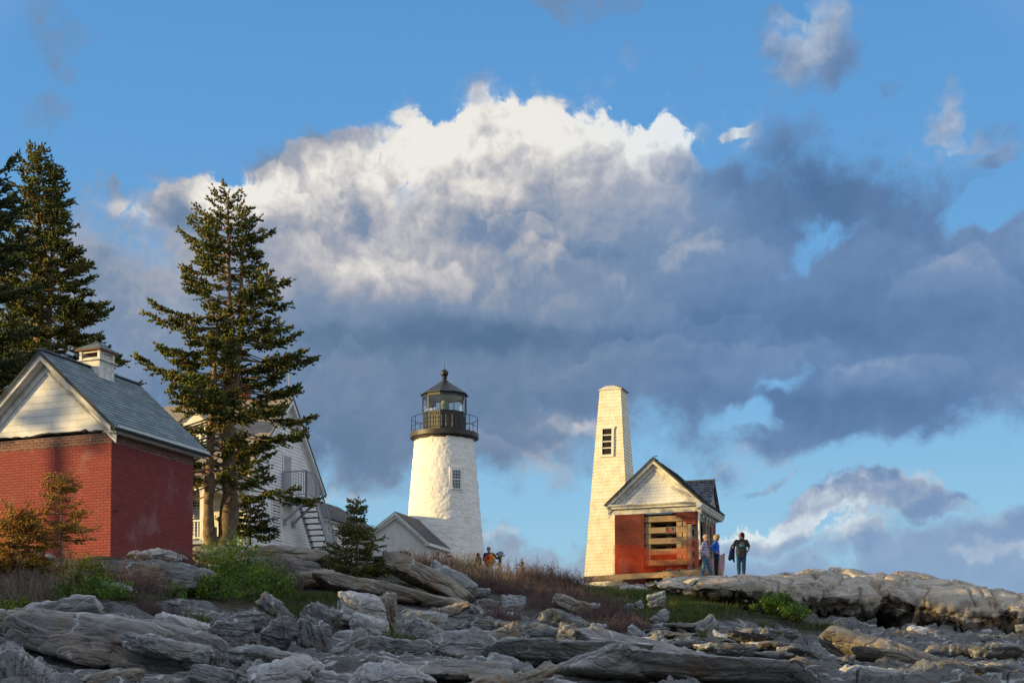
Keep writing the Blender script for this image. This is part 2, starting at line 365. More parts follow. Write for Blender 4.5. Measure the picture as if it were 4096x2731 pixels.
def shingle_mat(name, c1, c2, bw=.30, rh=.14, gap=.01, rough=.85, stain=None, axis='uv'):
    m = bpy.data.materials.new(name); m.use_nodes = True; nt = NT(m.node_tree); MATS[name] = m
    b = nt.n['Principled BSDF']; b.inputs['Roughness'].default_value = rough; b.inputs['Specular IOR Level'].default_value = .25
    uvn = nt.node('ShaderNodeUVMap').outputs[0]; co = nt.node('ShaderNodeTexCoord').outputs['Object']
    br = nt.node('ShaderNodeTexBrick', ins={'Vector': uvn, 'Color1': (0, 0, 0, 1), 'Color2': (1, 1, 1, 1), 'Mortar': (0, 0, 0, 1), 'Scale': 1.0,
                 'Mortar Size': gap / 2, 'Mortar Smooth': .1, 'Bias': 0.0, 'Brick Width': bw, 'Row Height': rh})
    br.offset = .37; br.squash = 1.0
    r = nt.node('ShaderNodeSeparateColor', ins={0: br.outputs[0]}).outputs[0]
    col = nt.mix(r, c1, c2)
    col = nt.mix(nt.math('MULTIPLY', nt.smooth(nt.noise(co, 14, 6, .7), .4, .7), .35), col, tuple(c * .6 for c in c1))
    if stain: col = nt.mix(nt.math('MULTIPLY', nt.smooth(nt.noise(co, 1.3, 5, .6), .52, .75), stain[1]), col, stain[0])
    col = nt.mix(nt.math('MULTIPLY', br.outputs['Fac'], .75), col, tuple(c * .35 for c in c1))
    nt.l.new(col, b.inputs['Base Color'])
    bn = nt.node('ShaderNodeBump', ins={'Strength': 1.0, 'Distance': .004, 'Height': nt.math('SUBTRACT', nt.noise(co, 60, 4, .7), br.outputs['Fac'])})
    nt.l.new(bn.outputs[0], b.inputs['Normal'])
    return m
def uv_planar(o, fu, fv):
    """UV from object coordinates: fu/fv map a vertex position to metres along the surface"""
    me = o.data; uv = me.uv_layers.new(name='UVMap')
    for l in me.loops:
        c = me.vertices[l.vertex_index].co; uv.data[l.index].uv = (fu(c), fv(c))

M_white = mat('white_paint', (.78, .77, .73), .55, var=.07, vscale=2.2, bump=.0015, bscale=30)
M_white_worn = mat('worn_white_paint', (.74, .72, .66), .65, var=.0, col2=(.50, .47, .40), vscale=5, bump=.003, bscale=25)
M_siding = mat('white_siding_paint', (.80, .80, .79), .6, var=.06, vscale=1.4)
M_board_g = mat('gable_board_paint', (.72, .72, .70), .65, col2=(.62, .61, .57), vscale=3, bump=.002, bscale=30)
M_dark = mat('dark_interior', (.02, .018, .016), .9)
M_glass = mat('window_glass', (.03, .035, .04), .06, var=.0, spec=.8)
M_lamp_black = mat('black_iron', (.016, .015, .014), .42, var=.1, spec=.5, bump=.001, bscale=50)
M_rusty = mat('rusty_black_iron', (.02, .018, .016), .5, col2=(.06, .04, .025), vscale=4, spec=.45, bump=.002)
M_timber = mat('sawn_timber', (.42, .29, .15), .8, col2=(.30, .20, .11), vscale=4, bump=.004, bscale=20)
M_timber_grey = mat('weathered_timber', (.32, .27, .20), .85, col2=(.22, .18, .13), vscale=5, bump=.004, bscale=20)
M_grey_paint = mat('grey_stair_paint', (.36, .38, .40), .6, var=.08)
M_tread = mat('weathered_tread', (.16, .14, .11), .85)
M_oilroof_edge = mat('roof_edge_felt', (.07, .075, .075), .9)
M_cream = mat('cream_trim_paint', (.78, .74, .62), .6, var=.05)
M_chim = None
M_brick_shed = brick_mat('red_painted_brick', (.28, .052, .045), (.20, .07, .05), band=(2.60, 9))
M_brick_bell = brick_mat('old_red_brick', (.22, .05, .028), (.20, .07, .05))
M_chim = brick_mat('chimney_brick', (.38, .10, .05), (.3, .1, .06))
M_slate = shingle_mat('slate_grey_shingles', (.15, .19, .205), (.26, .31, .33), bw=.33, rh=.145, gap=.008)
M_tanroof = shingle_mat('tan_grey_shingles', (.26, .22, .18), (.36, .31, .26), bw=.3, rh=.14, gap=.008)
M_darkroof = shingle_mat('dark_grey_shingles', (.10, .105, .11), (.16, .165, .17), bw=.3, rh=.14, gap=.01)
M_cedar_white = shingle_mat('white_cedar_shingles', (.74, .69, .55), (.82, .78, .66), bw=.21, rh=.2055, gap=.007, stain=((.60, .50, .33), .35))
M_cedar_dark = shingle_mat('weathered_cedar_shingles', (.06, .07, .085), (.22, .23, .26), bw=.13, rh=.13, gap=.012)

# ================================================================== building helpers
def roof_slope(name, m, parent, xe, ze, xr, zr, y0, y1, step=.145, thick=.012, slab=.07, slab_m=None):
    """one roof slope whose eave runs along y at (xe, ze) and ridge at (xr, zr)"""
    L = math.hypot(xr - xe, zr - ze); cx, cz = (xr - xe) / L, (zr - ze) / L; nx, nz = (-cz, cx) if cx > 0 else (cz, -cx)
    mb = MB(); to3 = lambda u, v, o: (xe + cx * v + nx * (o + .001), u, ze + cz * v + nz * (o + .001))
    lap(mb, [(y0, 0), (y1, 0), (y1, L), (y0, L)], step, thick, to3)
    p = [(xe, ze), (xr, zr), (xr - nx * slab * 0, zr - slab / abs(cx)), (xe - nx * slab, ze - nz * slab)]
    mb.prism(p, y0 + .01, y1 - .01, 'y', 1)
    o = mb.build(name, [m, slab_m or M_oilroof_edge], parent)
    uv_planar(o, lambda c: c.y, lambda c: (c.z - ze) / cz); return o
def plane(which, off=0.0):
    if which == 'f': return lambda u, z, o: (u, off - o, z)
    if which == 's': return lambda u, z, o: (off + o, u, z)
def pbox(mb, P, u0, u1, z0, z1, o0, o1, mi=0):
    vs = [P(u, z, o) for o in (o0, o1) for z in (z0, z1) for u in (u0, u1)]
    mb.add(vs, [(0, 1, 3, 2), (4, 6, 7, 5), (0, 4, 5, 1), (2, 3, 7, 6), (0, 2, 6, 4), (1, 5, 7, 3)], mi)
def window(parent, P, u0, u1, z0, z1, nx=2, nz=2, fw=.09, depth=.05, mf=None, cap=True, name='window'):
    mf = mf or M_white; mb = MB()
    pbox(mb, P, u0 - fw, u0, z0 - .003, z1 + .003, 0.001, depth); pbox(mb, P, u1, u1 + fw, z0 - .003, z1 + .003, 0.001, depth)
    pbox(mb, P, u0 - fw, u1 + fw, z1, z1 + fw * 1.2, 0.002, depth + .004)
    pbox(mb, P, u0 - fw * 1.3, u1 + fw * 1.3, z0 - fw * .7, z0, 0.002, depth + .03)
    if cap: pbox(mb, P, u0 - fw * 1.4, u1 + fw * 1.4, z1 + fw * 1.2, z1 + fw * 1.6, 0.002, depth + .05)
    w_ = mb.build(name, mf, parent)
    g = MB(); pbox(g, P, u0 + .002, u1 - .002, z0 + .002, z1 - .002, 0.003, .012); g.build('pane', M_glass, w_)
    s = MB(); zm = (z0 + z1) / 2; t = .018
    pbox(s, P, u0, u1, zm - .022, zm + .022, .012, .036)
    for h0, h1, dd in ((z0, zm, .024), (zm, z1, .032)):
        pbox(s, P, u0, u0 + .035, h0, h1, .0125, dd); pbox(s, P, u1 - .035, u1, h0, h1, .0125, dd)
        pbox(s, P, u0 + .035, u1 - .035, h0, h0 + .03, .0125, dd - .001); pbox(s, P, u0 + .035, u1 - .035, h1 - .03, h1, .0125, dd - .001)
        for i in range(1, nx): u = u0 + (u1 - u0) * i / nx; pbox(s, P, u - t / 2, u + t / 2, h0 + .03, h1 - .03, .0125, dd - .003)
        for i in range(1, nz): z = h0 + (h1 - h0) * i / nz; pbox(s, P, u0 + .035, u1 - .035, z - t / 2, z + t / 2, .0125, dd - .004)
    s.build('sash', mf, w_)
    return w_

# ================================================================== red brick shed (left)
o_ = U(442 / 4, 2200 / 4, 36.0)
shed = empty('brick_shed', o_, R(-21.3), 'small red painted brick shed with white gable and grey shingle roof at the left edge', 'shed')
SW, SD, ST = 3.8, 3.52, 2.86
mb = MB(); mb.box(-SW, 0, 0, SD, -.7, ST); mb.build('wall', M_brick_shed, shed)
# torn, uneven bottom edge of the gable boards
rr = random.Random(3); apx, apz = -1.9, 4.80
bot = [(-SW - .05, 2.97)]; x = -SW
while x < -.12:
    x += rr.uniform(.05, .16); bot.append((x, 2.95 + rr.uniform(-.018, .018) + (.05 if abs(x + .75) < .05 else 0) + .02 * math.sin(x * 3)))
bot += [(-.05, 2.98), (.0, 3.02)]
top = [(0.02, 3.10), (apx, apz), (-SW - .02, 3.10)]
mb = MB(); mb.prism(bot + top, -.045, .1, 'y'); mb.build('gable_panel', M_board_g, shed)
mb = MB()
for i in range(10):
    z = 3.06 + i * .165; hw = (apz - z) / (apz - 3.0) * 1.9 - .1
    if hw > .05: mb.box(apx - hw, apx + hw, -.049, -.0455, z, z + .006)
mb.build('board_joint', mat('board_joint', (.36, .36, .34), .8), shed)
def rake(parent, ax, az_, ex, ez, y0, specs, name='rake', m=None):
    """sloping boards; specs = list of (distance below roof line, width, y front, y back)"""
    mb = MB(); dx, dz = ex - ax, ez - az_; L = math.hypot(dx, dz); nx, nz = -abs(dz) / L * (1 if dx > 0 else -1), -abs(dx) / L
    for dd, wd, ya, yb in specs:
        # offset perpendicular, mitred at the apex (vertical cut) and at the eave
        kx = abs(dz) / L / (abs(dx) / L)
        va = dd / (abs(dx) / L); vb = (dd + wd) / (abs(dx) / L)
        poly = [(ax, az_ - va), (ex, ez - va), (ex, ez - vb), (ax, az_ - vb)]
        mb.prism(poly, ya, yb, 'y')
    return mb.build(name, m or M_white_worn, parent)
AZ = 4.93
for sx in (1, -1):
    ex = apx + sx * 2.08
    rake(shed, apx, AZ, ex, AZ - 2.08 * .90, 0, [(0.0, .055, -.33, -.04), (.055, .10, -.30, -.0455), (.156, .035, -.20, -.0455), (.30, .05, -.085, -.0455), (.20, .10, -.062, -.0455)])
xe, ze = apx + 2.28, AZ + .02 - 2.28 * .90
roof_slope('roof', M_slate, shed, xe, ze, apx, AZ + .03, -.36, SD + .3)
roof_slope('roof', M_slate, shed, apx - 2.28, ze, apx, AZ + .03, -.36, SD + .3)
mb = MB(); mb.beam((apx, -.36, AZ + .055), (apx, SD + .3, AZ + .055), .16, .03); mb.build('ridge_cap', mat('ridge_cap', (.16, .20, .22), .85), shed)
for sx in (1,):
    mb = MB(); x0 = 0.0
    mb.box(x0 + .001, x0 + .20, -.16, SD + .22, ST - .02, ST + .035)          # soffit / bed
    mb.prism([(x0 + .19, ST - .045), (x0 + .245, ST - .04), (x0 + .25, ST + .02), (x0 + .30, ST + .03), (x0 + .305, ST + .065), (x0 + .345, ST + .085), (x0 + .345, ST + .12), (x0 + .19, ST + .12)], -.18, SD + .24, 'y')
    mb.build('eave_moulding', M_white, shed)
mb = MB(); mb.box(-SW - .3, -SW - .001, -.16, SD + .2, ST - .02, ST + .1); mb.build('eave_moulding', M_white, shed)
mb = MB(); mb.tube([(.03, .13, .98), (.07, .13, .95), (.085, .16, .985), (.07, .19, 1.02), (.04, .19, 1.0)], .012, 6); mb.tube([(0, .13, .98), (.03, .13, .98)], .012, 6); mb.build('iron_ring', M_lamp_black, shed)
# cupola: part of the shed
cxm, cym, ch = -1.9, 1.94, .31
mb = MB(); mb.box(cxm - ch, cxm + ch, cym - ch, cym + ch, 4.3, 5.14); cup = mb.build('cupola', M_white_worn, shed)
mb = MB(); mb.box(cxm - ch - .07, cxm + ch + .07, cym - ch - .07, cym + ch + .07, 5.141, 5.165); mb.build('shelf', M_white_worn, cup)
for a in (-1, 1):
    for b in (-1, 1): mb = MB(); mb.box(cxm + a * (ch - .03) - .035, cxm + a * (ch - .03) + .035, cym + b * (ch - .03) - .035, cym + b * (ch - .03) + .035, 5.166, 5.43); mb.build('corner_post', M_white_worn, cup)
for zz, tilt in ((5.205, .02), (5.36, .02)):
    mb = MB(); q_ = ch - .03
    for a in (-1, 1):
        mb.beam((cxm - q_ + .036, cym + a * (q_ + .004), zz), (cxm + q_ - .036, cym + a * (q_ + .004), zz + .012), .014, .035)
        mb.beam((cxm + a * (q_ + .004), cym - q_ + .036, zz), (cxm + a * (q_ + .004), cym + q_ - .036, zz + .03 * a), .014, .05)
    mb.build('louvre', M_white_worn, cup)
mb = MB(); mb.box(cxm + ch - .05, cxm + ch - .035, cym - .22, cym + .22, 5.25, 5.33); mb.build('louvre', M_white_worn, cup)
e = ch + .10
mb = MB(); mb.add([(cxm - e, cym - e, 5.43), (cxm + e, cym - e, 5.43), (cxm + e, cym + e, 5.43), (cxm - e, cym + e, 5.43), (cxm, cym, 5.72)], [(0, 1, 4), (1, 2, 4), (2, 3, 4), (3, 0, 4), (3, 2, 1, 0)])
mb.box(cxm - e + .01, cxm + e - .01, cym - e + .01, cym + e - .01, 5.405, 5.428, 1)
mb.build('cupola_roof', [mat('cupola_roof_slate', (.15, .19, .18), .8, col2=(.09, .11, .10), vscale=8, bump=.005), mat('rusty_trim', (.30, .14, .08), .8)], cup)

# ================================================================== keeper's house
HY = R(-18.5)
o_ = U(993 / 4, 2180 / 4, 62.0)
house = empty('keepers_house', o_, HY, 'white clapboard two storey house with tan roof and outside stair behind the big spruce', 'house')
HL, HD, ET = 11.5, 6.5, 3.5; RY, RZ = 3.5, 6.85
mb = MB(); mb.prism([(0, -1.2), (HD, -1.2), (HD, 3.45), (RY, RZ - .12), (0, 3.45)], -HL, -.02, 'x'); mb.build('wall_core', M_siding, house)
P = plane('s')
mb = MB(); lap(mb, [(0.06, -.6), (HD, -.6), (HD, 2.50), (.06, 2.50)], .125, .028, P); mb.build('lower_siding', M_siding, house)
mb = MB(); lap(mb, [(0.06, 2.60), (HD, 2.60), (HD, 3.45), (RY, RZ - .14), (.06, 3.45)], .14, .028, P); mb.build('upper_siding', M_siding, house)
mb = MB(); pbox(mb, P, .005, HD, 2.50, 2.60, 0, .025); pbox(mb, P, -.02, .10, -.6, 2.50, .0, .027); pbox(mb, P, -.02, .10, 2.60, 3.42, .0, .027); pbox(mb, P, 3.35, 3.47, 2.61, 5.2, .0, .026); mb.build('corner_board', M_white, house)
# rake boards on the gable end
mb = MB()
for (y1, z1) in ((-.35, 3.2), (HD + .35, 3.15)):
    s_ = (z1 - RZ) / (y1 - RY)
    mb.prism([(RY, RZ), (y1, z1), (y1, z1 - .20), (RY, RZ - .26)], .22, .26, 'x')
    mb.prism([(RY, RZ - .1), (y1 * .93 + RY * .07, z1 + .12), (y1 * .93 + RY * .07, z1 - .16), (RY, RZ - .44)], .0, .045, 'x')
    mb.prism([(RY, RZ - .20), (y1, z1 - .14), (y1, z1 - .18), (RY, RZ - .25)], .046, .219, 'x')
mb.build('rake', M_white, house)
def roof_x(name, m, parent, ye, ze, yr, zr, x0, x1, step=.14, thick=.012, slab=.08):
    L = math.hypot(yr - ye, zr - ze); cy_, cz = (yr - ye) / L, (zr - ze) / L; ny, nz = (-cz, cy_) if cy_ > 0 else (cz, -cy_)
    mb = MB(); to3 = lambda u, v, o: (u, ye + cy_ * v + ny * (o + .001), ze + cz * v + nz * (o + .001))
    lap(mb, [(x0, 0), (x1, 0), (x1, L), (x0, L)], step, thick, to3)
    mb.prism([(ye, ze), (yr, zr), (yr, zr - slab / abs(cy_)), (ye - ny * slab, ze - nz * slab)], x0 + .01, x1 - .01, 'x', 1)
    o = mb.build(name, [m, M_oilroof_edge], parent); uv_planar(o, lambda c: c.x, lambda c: (c.z - ze) / cz); return o
roof_x('roof', M_tanroof, house, -.38, 3.18, RY, RZ + .06, -HL - .3, .28)
roof_x('roof', M_tanroof, house, HD + .38, 3.12, RY, RZ + .06, -HL - .3, .28)
# front (sunlit) wall, siding, porch
P = plane('f'); mb = MB(); lap(mb, [(-HL, -.6), (-.1, -.6), (-.1, 3.2), (-HL, 3.2)], .115, .016, P); mb.build('front_siding', M_cream, house)
for k in range(5): window(house, P, -2.72 - k * 1.9, -2.05 - k * 1.9, .62, 1.98, 2, 1, mf=M_cream)
po = empty('porch', (0, 0, 0)); po.parent = house
mb = MB(); mb.box(-HL, -.45, -2.1, -.02, -.12, .02); mb.build('porch_floor', M_grey_paint, po)
mb = MB(); mb.box(-HL, -.40, -2.12, -1.88, 2.02, 2.30); mb.box(-.64, -.40, -1.879, -.03, 2.02, 2.30); mb.box(-HL, -.36, -2.18, -1.82, 2.301, 2.36); mb.build('porch_beam', M_cream, po)
for xx in (-.62, -.98, -3.2, -5.6, -8): mb = MB(); mb.box(xx - .09, xx + .09, -2.09, -1.91, .021, 2.02); mb.box(xx - .12, xx + .12, -2.11, -1.885, 1.90, 2.0); mb.build('column', M_cream, po)
mb = MB(); mb.box(-HL, -1.08, -2.05, -1.97, .80, .87); mb.box(-HL, -1.08, -2.04, -1.98, .12, .17)
for i in range(60): x = -1.2 - i * .15; mb.box(x - .02, x + .02, -2.03, -1.99, .171, .799)
mb.build('railing', M_cream, po)
mb = MB(); to3 = lambda u, v, o: (u, -2.3 + .925 * v - .33 * o, 2.37 + .33 * v + .925 * o + .002)
lap(mb, [(-HL, 0), (-.2, 0), (-1.2, 2.45), (-HL, 2.45)], .14, .012, to3)
mb.prism([(-2.3, 2.36), (-.02, 2.36), (-.02, 3.16)], -HL, -1.3, 'x', 1)
mb.add([(-1.3, -2.3, 2.36), (-.2, -2.3, 2.36), (-.2, -.02, 2.36), (-1.3, -.02, 3.16), (-1.3, -.02, 2.36)], [(0, 1, 3), (1, 2, 3), (0, 4, 2, 1)], 0)
o = mb.build('porch_roof', [M_tanroof, M_cream], po); uv_planar(o, lambda c: c.x, lambda c: c.y)
# cobble foundation pier under the porch corner
cob = MB(); rr = random.Random(5)
cob.box(-1.0, -.50, -2.0, -1.7, -.9, .58, 1)
for iz in range(12):
    for ix in range(4):
        cx_ = -.95 + ix * .15 + rr.uniform(-.03, .03); cz_ = -.72 + iz * .115; rx = rr.uniform(.055, .10); rz = rr.uniform(.035, .06)
        vs = []; fs = []
        for a in range(5):
            for b in range(8):
                t = math.pi * a / 4; f_ = 2 * math.pi * b / 8
                vs.append((cx_ + rx * math.sin(t) * math.cos(f_), -2.0 - .05 * math.cos(t), cz_ + rz * math.sin(t) * math.sin(f_)))
        for a in range(4):
            for b in range(8): fs.append((a * 8 + b, a * 8 + (b + 1) % 8, (a + 1) * 8 + (b + 1) % 8, (a + 1) * 8 + b))
        cob.add(vs, fs, 0)
cob.build('cobble_pier', [mat('cobble_stone', (.40, .33, .24), .8, col2=(.22, .19, .16), vscale=6), mat('cobble_mortar', (.10, .08, .06), .9)], po, smooth=True)
# dormers on the sunlit slope
for dx in (-2.85, -6.4):
    d = MB(); d.box(dx - .62, dx + .62, .35, 3.0, 3.9, 5.42); dm = d.build('dormer', M_cream, house)
    window(dm, plane('f', .349), dx - .34, dx + .34, 4.32, 5.28, 2, 2, .08, mf=M_cream, cap=False, name='dormer_window')
    d = MB()
    for sx in (1, -1): d.prism([(dx, 6.0), (dx + sx * .82, 5.36), (dx + sx * .82, 5.28), (dx, 5.90)], .18, 3.0, 'y')
    d.prism([(dx - .62, 5.42), (dx + .62, 5.42), (dx, 5.89)], .34, .5, 'y', 1)
    o = d.build('dormer_roof', [M_tanroof, M_cream], dm); uv_planar(o, lambda c: c.y, lambda c: c.x)
P = plane('s')
window(house, P, 2.07, 2.85, .58, 2.14, 2, 3)
window(house, P, 1.05, 1.72, 3.10, 4.0, 2, 1)
mb = MB(); pbox(mb, P, 3.0, 3.85, 2.62, 4.4, .028, .05); pbox(mb, P, 3.09, 3.76, 2.7, 4.3, .051, .06, 1); mb.build('door', [M_white, M_grey_paint], house)
for cxx, cyy in ((-2.4, RY + .3), (-8.6, RY + .1)):
    mb = MB(); mb.box(cxx - .28, cxx + .28, cyy - .28, cyy + .28, RZ - .6, RZ + .75); mb.box(cxx - .33, cxx + .33, cyy - .33, cyy + .33, RZ + .751, RZ + .86); mb.build('chimney', M_chim, house)
mb = MB(); mb.tube([(.1, RY - .1, RZ - .5), (.1, RY - .1, RZ + 2.45)], [.022, .012], 6); mb.build('antenna_pole', M_grey_paint, house)
# outside stair: landing, brackets, stringers, treads, railings
LZ = 2.42; y0, y1, xo = 2.95, 3.95, 1.2
mb = MB(); mb.box(.06, xo, y0, y1, LZ - .22, LZ); st = mb.build('stair_landing', M_grey_paint, house)
for yy in (y0 + .08, y0 + .9): mb = MB(); mb.beam((xo - .1, yy, LZ - .22), (.08, yy + .1, 1.42), .07, .09); mb.box(.03, .14, yy + .03, yy + .17, 1.22, 1.5); mb.build('bracket', M_grey_paint, st)
SB = (5.85, -.22)
for xx in (.34, xo - .04):
    mb = MB(); mb.beam((xx, y1, LZ - .12), (xx, SB[0], SB[1]), .05, .22); mb.build('stringer', M_grey_paint, st)
nst = 11
for i in range(1, nst):
    t = i / nst; yy = y1 + (SB[0] - y1) * t; zz = LZ + (SB[1] - LZ) * t
    mb = MB(); mb.box(.37, xo - .07, yy - .13, yy + .10, zz - .02, zz + .02); mb.build('tread', M_tread, st)
mb = MB(); rh = 1.12
def rail_run(mb, p, q, n, h=rh, wz=.05):
    p = Vector(p); q = Vector(q); up = Vector((0, 0, 1))
    mb.beam(p + up * h, q + up * h, .05, wz); mb.beam(p + up * .1, q + up * .1, .04, .04)
    for i in range(n + 1):
        a = p.lerp(q, i / n); ww = .012 if 0 < i < n else .035
        mb.box(a.x - ww, a.x + ww, a.y - ww, a.y + ww, a.z - (.2 if ww > .03 else -.1), a.z + h - .02)
rail_run(mb, (.06, y0 + .03, LZ), (xo - .03, y0 + .03, LZ), 9)
rail_run(mb, (xo - .03, y0 + .03, LZ), (xo - .03, y1, LZ), 9)
rail_run(mb, (xo - .03, y1 + .04, LZ), (xo - .03, SB[0], SB[1] + .1), 12)
mb.build('stair_railing', M_grey_paint, st)
# lower wing
wx = -1.2; wl0, wl1 = HD - .4, 15.9
mb = MB(); mb.prism([(wx - .01, -1.4), (wx - .01, 2.36), (-3.5, 3.75), (-5.8, 2.36), (-5.8, -1.4)], wl0, wl1, 'y'); mb.build('wing_wall', M_siding, house)
P = plane('s', wx); mb = MB(); lap(mb, [(wl0, -1.2), (wl1, -1.2), (wl1, 2.3), (wl0, 2.3)], .125, .028, P); mb.build('wing_siding', M_siding, house)
mb = MB(); pbox(mb, P, wl1 - .12, wl1 + .01, -1.2, 2.29, 0.0, .03); pbox(mb, P, wl0, wl1 + .3, 2.30, 2.45, 0.0, .26); pbox(mb, P, wl0, wl1 + .05, 2.12, 2.3, .001, .03); mb.build('wing_trim', M_white, house)
roof_slope('wing_roof', M_darkroof, house, wx + .34, 2.42, -3.5, 3.95, wl0 + .1, wl1 + .35)
roof_slope('wing_roof', M_darkroof, house, -6.1, 2.42, -3.5, 3.95, wl0 + .1, wl1 + .35)
window(house, P, 8.15, 8.85, .62, 2.02, 2, 3)
mb = MB(); pbox(mb, P, 10.2, 11.15, -.2, 2.0, .017, .06); pbox(mb, P, 10.1, 11.25, 2.0, 2.1, .017, .12); pbox(mb, P, 10.32, 11.03, 0, 1.9, .061, .07, 1); mb.build('wing_door', [M_white, M_grey_paint], house)
window(house, P, 13.0, 13.7, .6, 1.9, 2, 2)

# ================================================================== passage (oil house) beside the tower
o_ = U(1705 / 4, 2300 / 4, 73.4)
pas = empty('stucco_passage', o_, HY, 'low rough stucco building with grey gable roof joined to the lighthouse', 'building')
pas.scale = (1.034,) * 3
M_stucco = mat('rough_stucco', (.72, .71, .67), .9, col2=(.62, .61, .57), vscale=2.5, bump=.012, bscale=9)
mb = MB(); mb.prism([(0, -1.2), (0, 1.66), (-1.55, 3.0), (-3.2, 1.86), (-3.2, -1.2)], 0, 4.3, 'y'); mb.build('wall', M_stucco, pas)
roof_slope('roof', M_darkroof, pas, .22, 1.56, -1.52, 3.10, -.2, 3.0, .13)
roof_slope('roof', M_darkroof, pas, -.35, 2.064, -1.52, 3.10, 3.0, 3.9, .13)
roof_slope('roof', M_darkroof, pas, -3.4, 1.84, -1.52, 3.10, -.2, 3.9, .13)
for (ex, ez, s_) in ((.2, 1.56, 1), (-3.38, 1.84, -1)):
    mb = MB(); mb.prism([(-1.52, 3.08), (ex, ez), (ex, ez - .14), (-1.52, 2.93)], -.22, -.16, 'y'); mb.prism([(-1.52, 2.92), (ex - s_ * .15, ez - .0), (ex - s_ * .15, ez - .12), (-1.52, 2.78)], -.159, -.0, 'y'); mb.build('rake', M_white_worn, pas)
mb = MB(); mb.box(.002, .24, -.2, 2.9, 1.40, 1.54); mb.build('eave_board', M_white, pas)
window(pas, plane('s', 0.0), 1.15, 1.62, .25, 1.32, 2, 2, .07)

# ================================================================== lighthouse
lc = Vector((U(1777 / 4, 2290 / 4, 78.0).x, 78.0, U(444, 572.5, 78).z))
lh = empty('lighthouse', lc, 0, 'white rubblestone lighthouse tower with black iron lantern and railed gallery', 'lighthouse')
def vnoise(x, y, z, seed=0):
    """cheap smooth value noise (numpy)"""
    x = np.asarray(x, float); y = np.asarray(y, float); z = np.asarray(z, float)
    xi, yi, zi = np.floor(x).astype(np.int64), np.floor(y).astype(np.int64), np.floor(z).astype(np.int64)
    fx, fy, fz = x - xi, y - yi, z - zi
    fx, fy, fz = [f * f * (3 - 2 * f) for f in (fx, fy, fz)]
    def h(a, b, c):
        n = (a * 374761393 + b * 668265263 + c * 2147483647 + seed * 974634777) & 0xffffffff
        n = ((n ^ (n >> 13)) * 1274126177) & 0xffffffff; n = ((n ^ (n >> 16)) * 2246822519) & 0xffffffff
        return ((n ^ (n >> 15)) & 0xffffff) / float(0xffffff)
    r = 0
    for dx in (0, 1):
        for dy in (0, 1):
            for dz in (0, 1):
                r = r + h(xi + dx, yi + dy, zi + dz) * np.where(dx, fx, 1 - fx) * np.where(dy, fy, 1 - fy) * np.where(dz, fz, 1 - fz)
    return r * 2 - 1
def fbm(x, y, z, oct=4, seed=0, gain=.5, lac=2.03):
    a, r, f = 1.0, 0, 1.0
    for i in range(oct): r = r + a * vnoise(x * f, y * f, z * f, seed + i); a *= gain; f *= lac
    return r
def facets(x, y, z, seed=0, tilt=1.0):
    """broken-block displacement: every cell of a jittered 3-D grid is one tilted plane (numpy)"""
    x = np.asarray(x, float); y = np.asarray(y, float); z = np.asarray(z, float)
    xi, yi, zi = [np.floor(v).astype(np.int64) for v in (x, y, z)]
    def h(a, b, c, k):
        n = (a * 374761393 + b * 668265263 + c * 2147483647 + (seed * 31 + k) * 974634777) & 0xffffffff
        n = ((n ^ (n >> 13)) * 1274126177) & 0xffffffff; n = ((n ^ (n >> 16)) * 2246822519) & 0xffffffff
        return ((n ^ (n >> 15)) & 0xffffff) / float(0xffffff)
    best = np.full(x.shape, 1e9); sec = np.full(x.shape, 1e9); out = np.zeros(x.shape)
    for dx in (-1, 0, 1):
        for dy in (-1, 0, 1):
            for dz in (-1, 0, 1):
                a, b, c_ = xi + dx, yi + dy, zi + dz
                ox, oy, oz = x - a - h(a, b, c_, 1), y - b - h(a, b, c_, 2), z - c_ - h(a, b, c_, 3); d = ox * ox + oy * oy + oz * oz
                v = (h(a, b, c_, 4) - .5) + tilt * ((h(a, b, c_, 5) - .5) * ox + (h(a, b, c_, 6) - .5) * oy + (h(a, b, c_, 7) - .5) * oz)
                k = d < best; sec = np.where(k, best, np.minimum(sec, d)); out = np.where(k, v, out); best = np.where(k, d, best)
    return out, np.sqrt(sec) - np.sqrt(best)
nz_, nt_ = 260, 420
zz = np.linspace(-1.2, 7.05, nz_)[:, None]; tt = np.linspace(0, 2 * np.pi, nt_, endpoint=False)[None, :]
rad = 1.55 + (2.17 - 1.55) * np.clip((7.05 - zz) / 7.05, 0, 1.4) ** 1.05
cx_, sy_ = np.cos(tt), np.sin(tt)
amp = .5 + .5 * (fbm(cx_ * 1.3, sy_ * 1.3, zz * .5, 2, 9) > -.2)
rad2 = rad + 0.022 * fbm(cx_ * 5, sy_ * 5, zz * 2.6, 3, 1) * amp + .012 * fbm(cx_ * 14, sy_ * 14, zz * 9, 3, 5) + .006 * fbm(cx_ * 1.3, sy_ * 1.3, zz * 18, 2, 8)
V = np.stack([rad2 * cx_, rad2 * sy_, zz + 0 * tt], -1).reshape(-1, 3)
ii, jj = np.meshgrid(np.arange(nz_ - 1), np.arange(nt_), indexing='ij'); a = ii * nt_ + jj; b = ii * nt_ + (jj + 1) % nt_
Q = np.stack([a, b, b + nt_, a + nt_], -1).reshape(-1, 4)
M_tower = mat('whitewashed_rubble', (.84, .82, .77), .85, col2=(.76, .72, .63), vscale=1.6, bump=.012, bscale=7)
def add_streaks(m, scale_vec, col, lo, hi, amount):
    nt = NT(m.node_tree); b = nt.n['Principled BSDF']; src = b.inputs['Base Color'].links[0].from_socket
    co = nt.node('ShaderNodeTexCoord').outputs['Object']
    n = nt.noise(nt.vmath('MULTIPLY', co, scale_vec), 1.0, 5, .6)
    nt.l.new(nt.mix(nt.math('MULTIPLY', nt.smooth(n, lo, hi), amount), src, col), b.inputs['Base Color'])
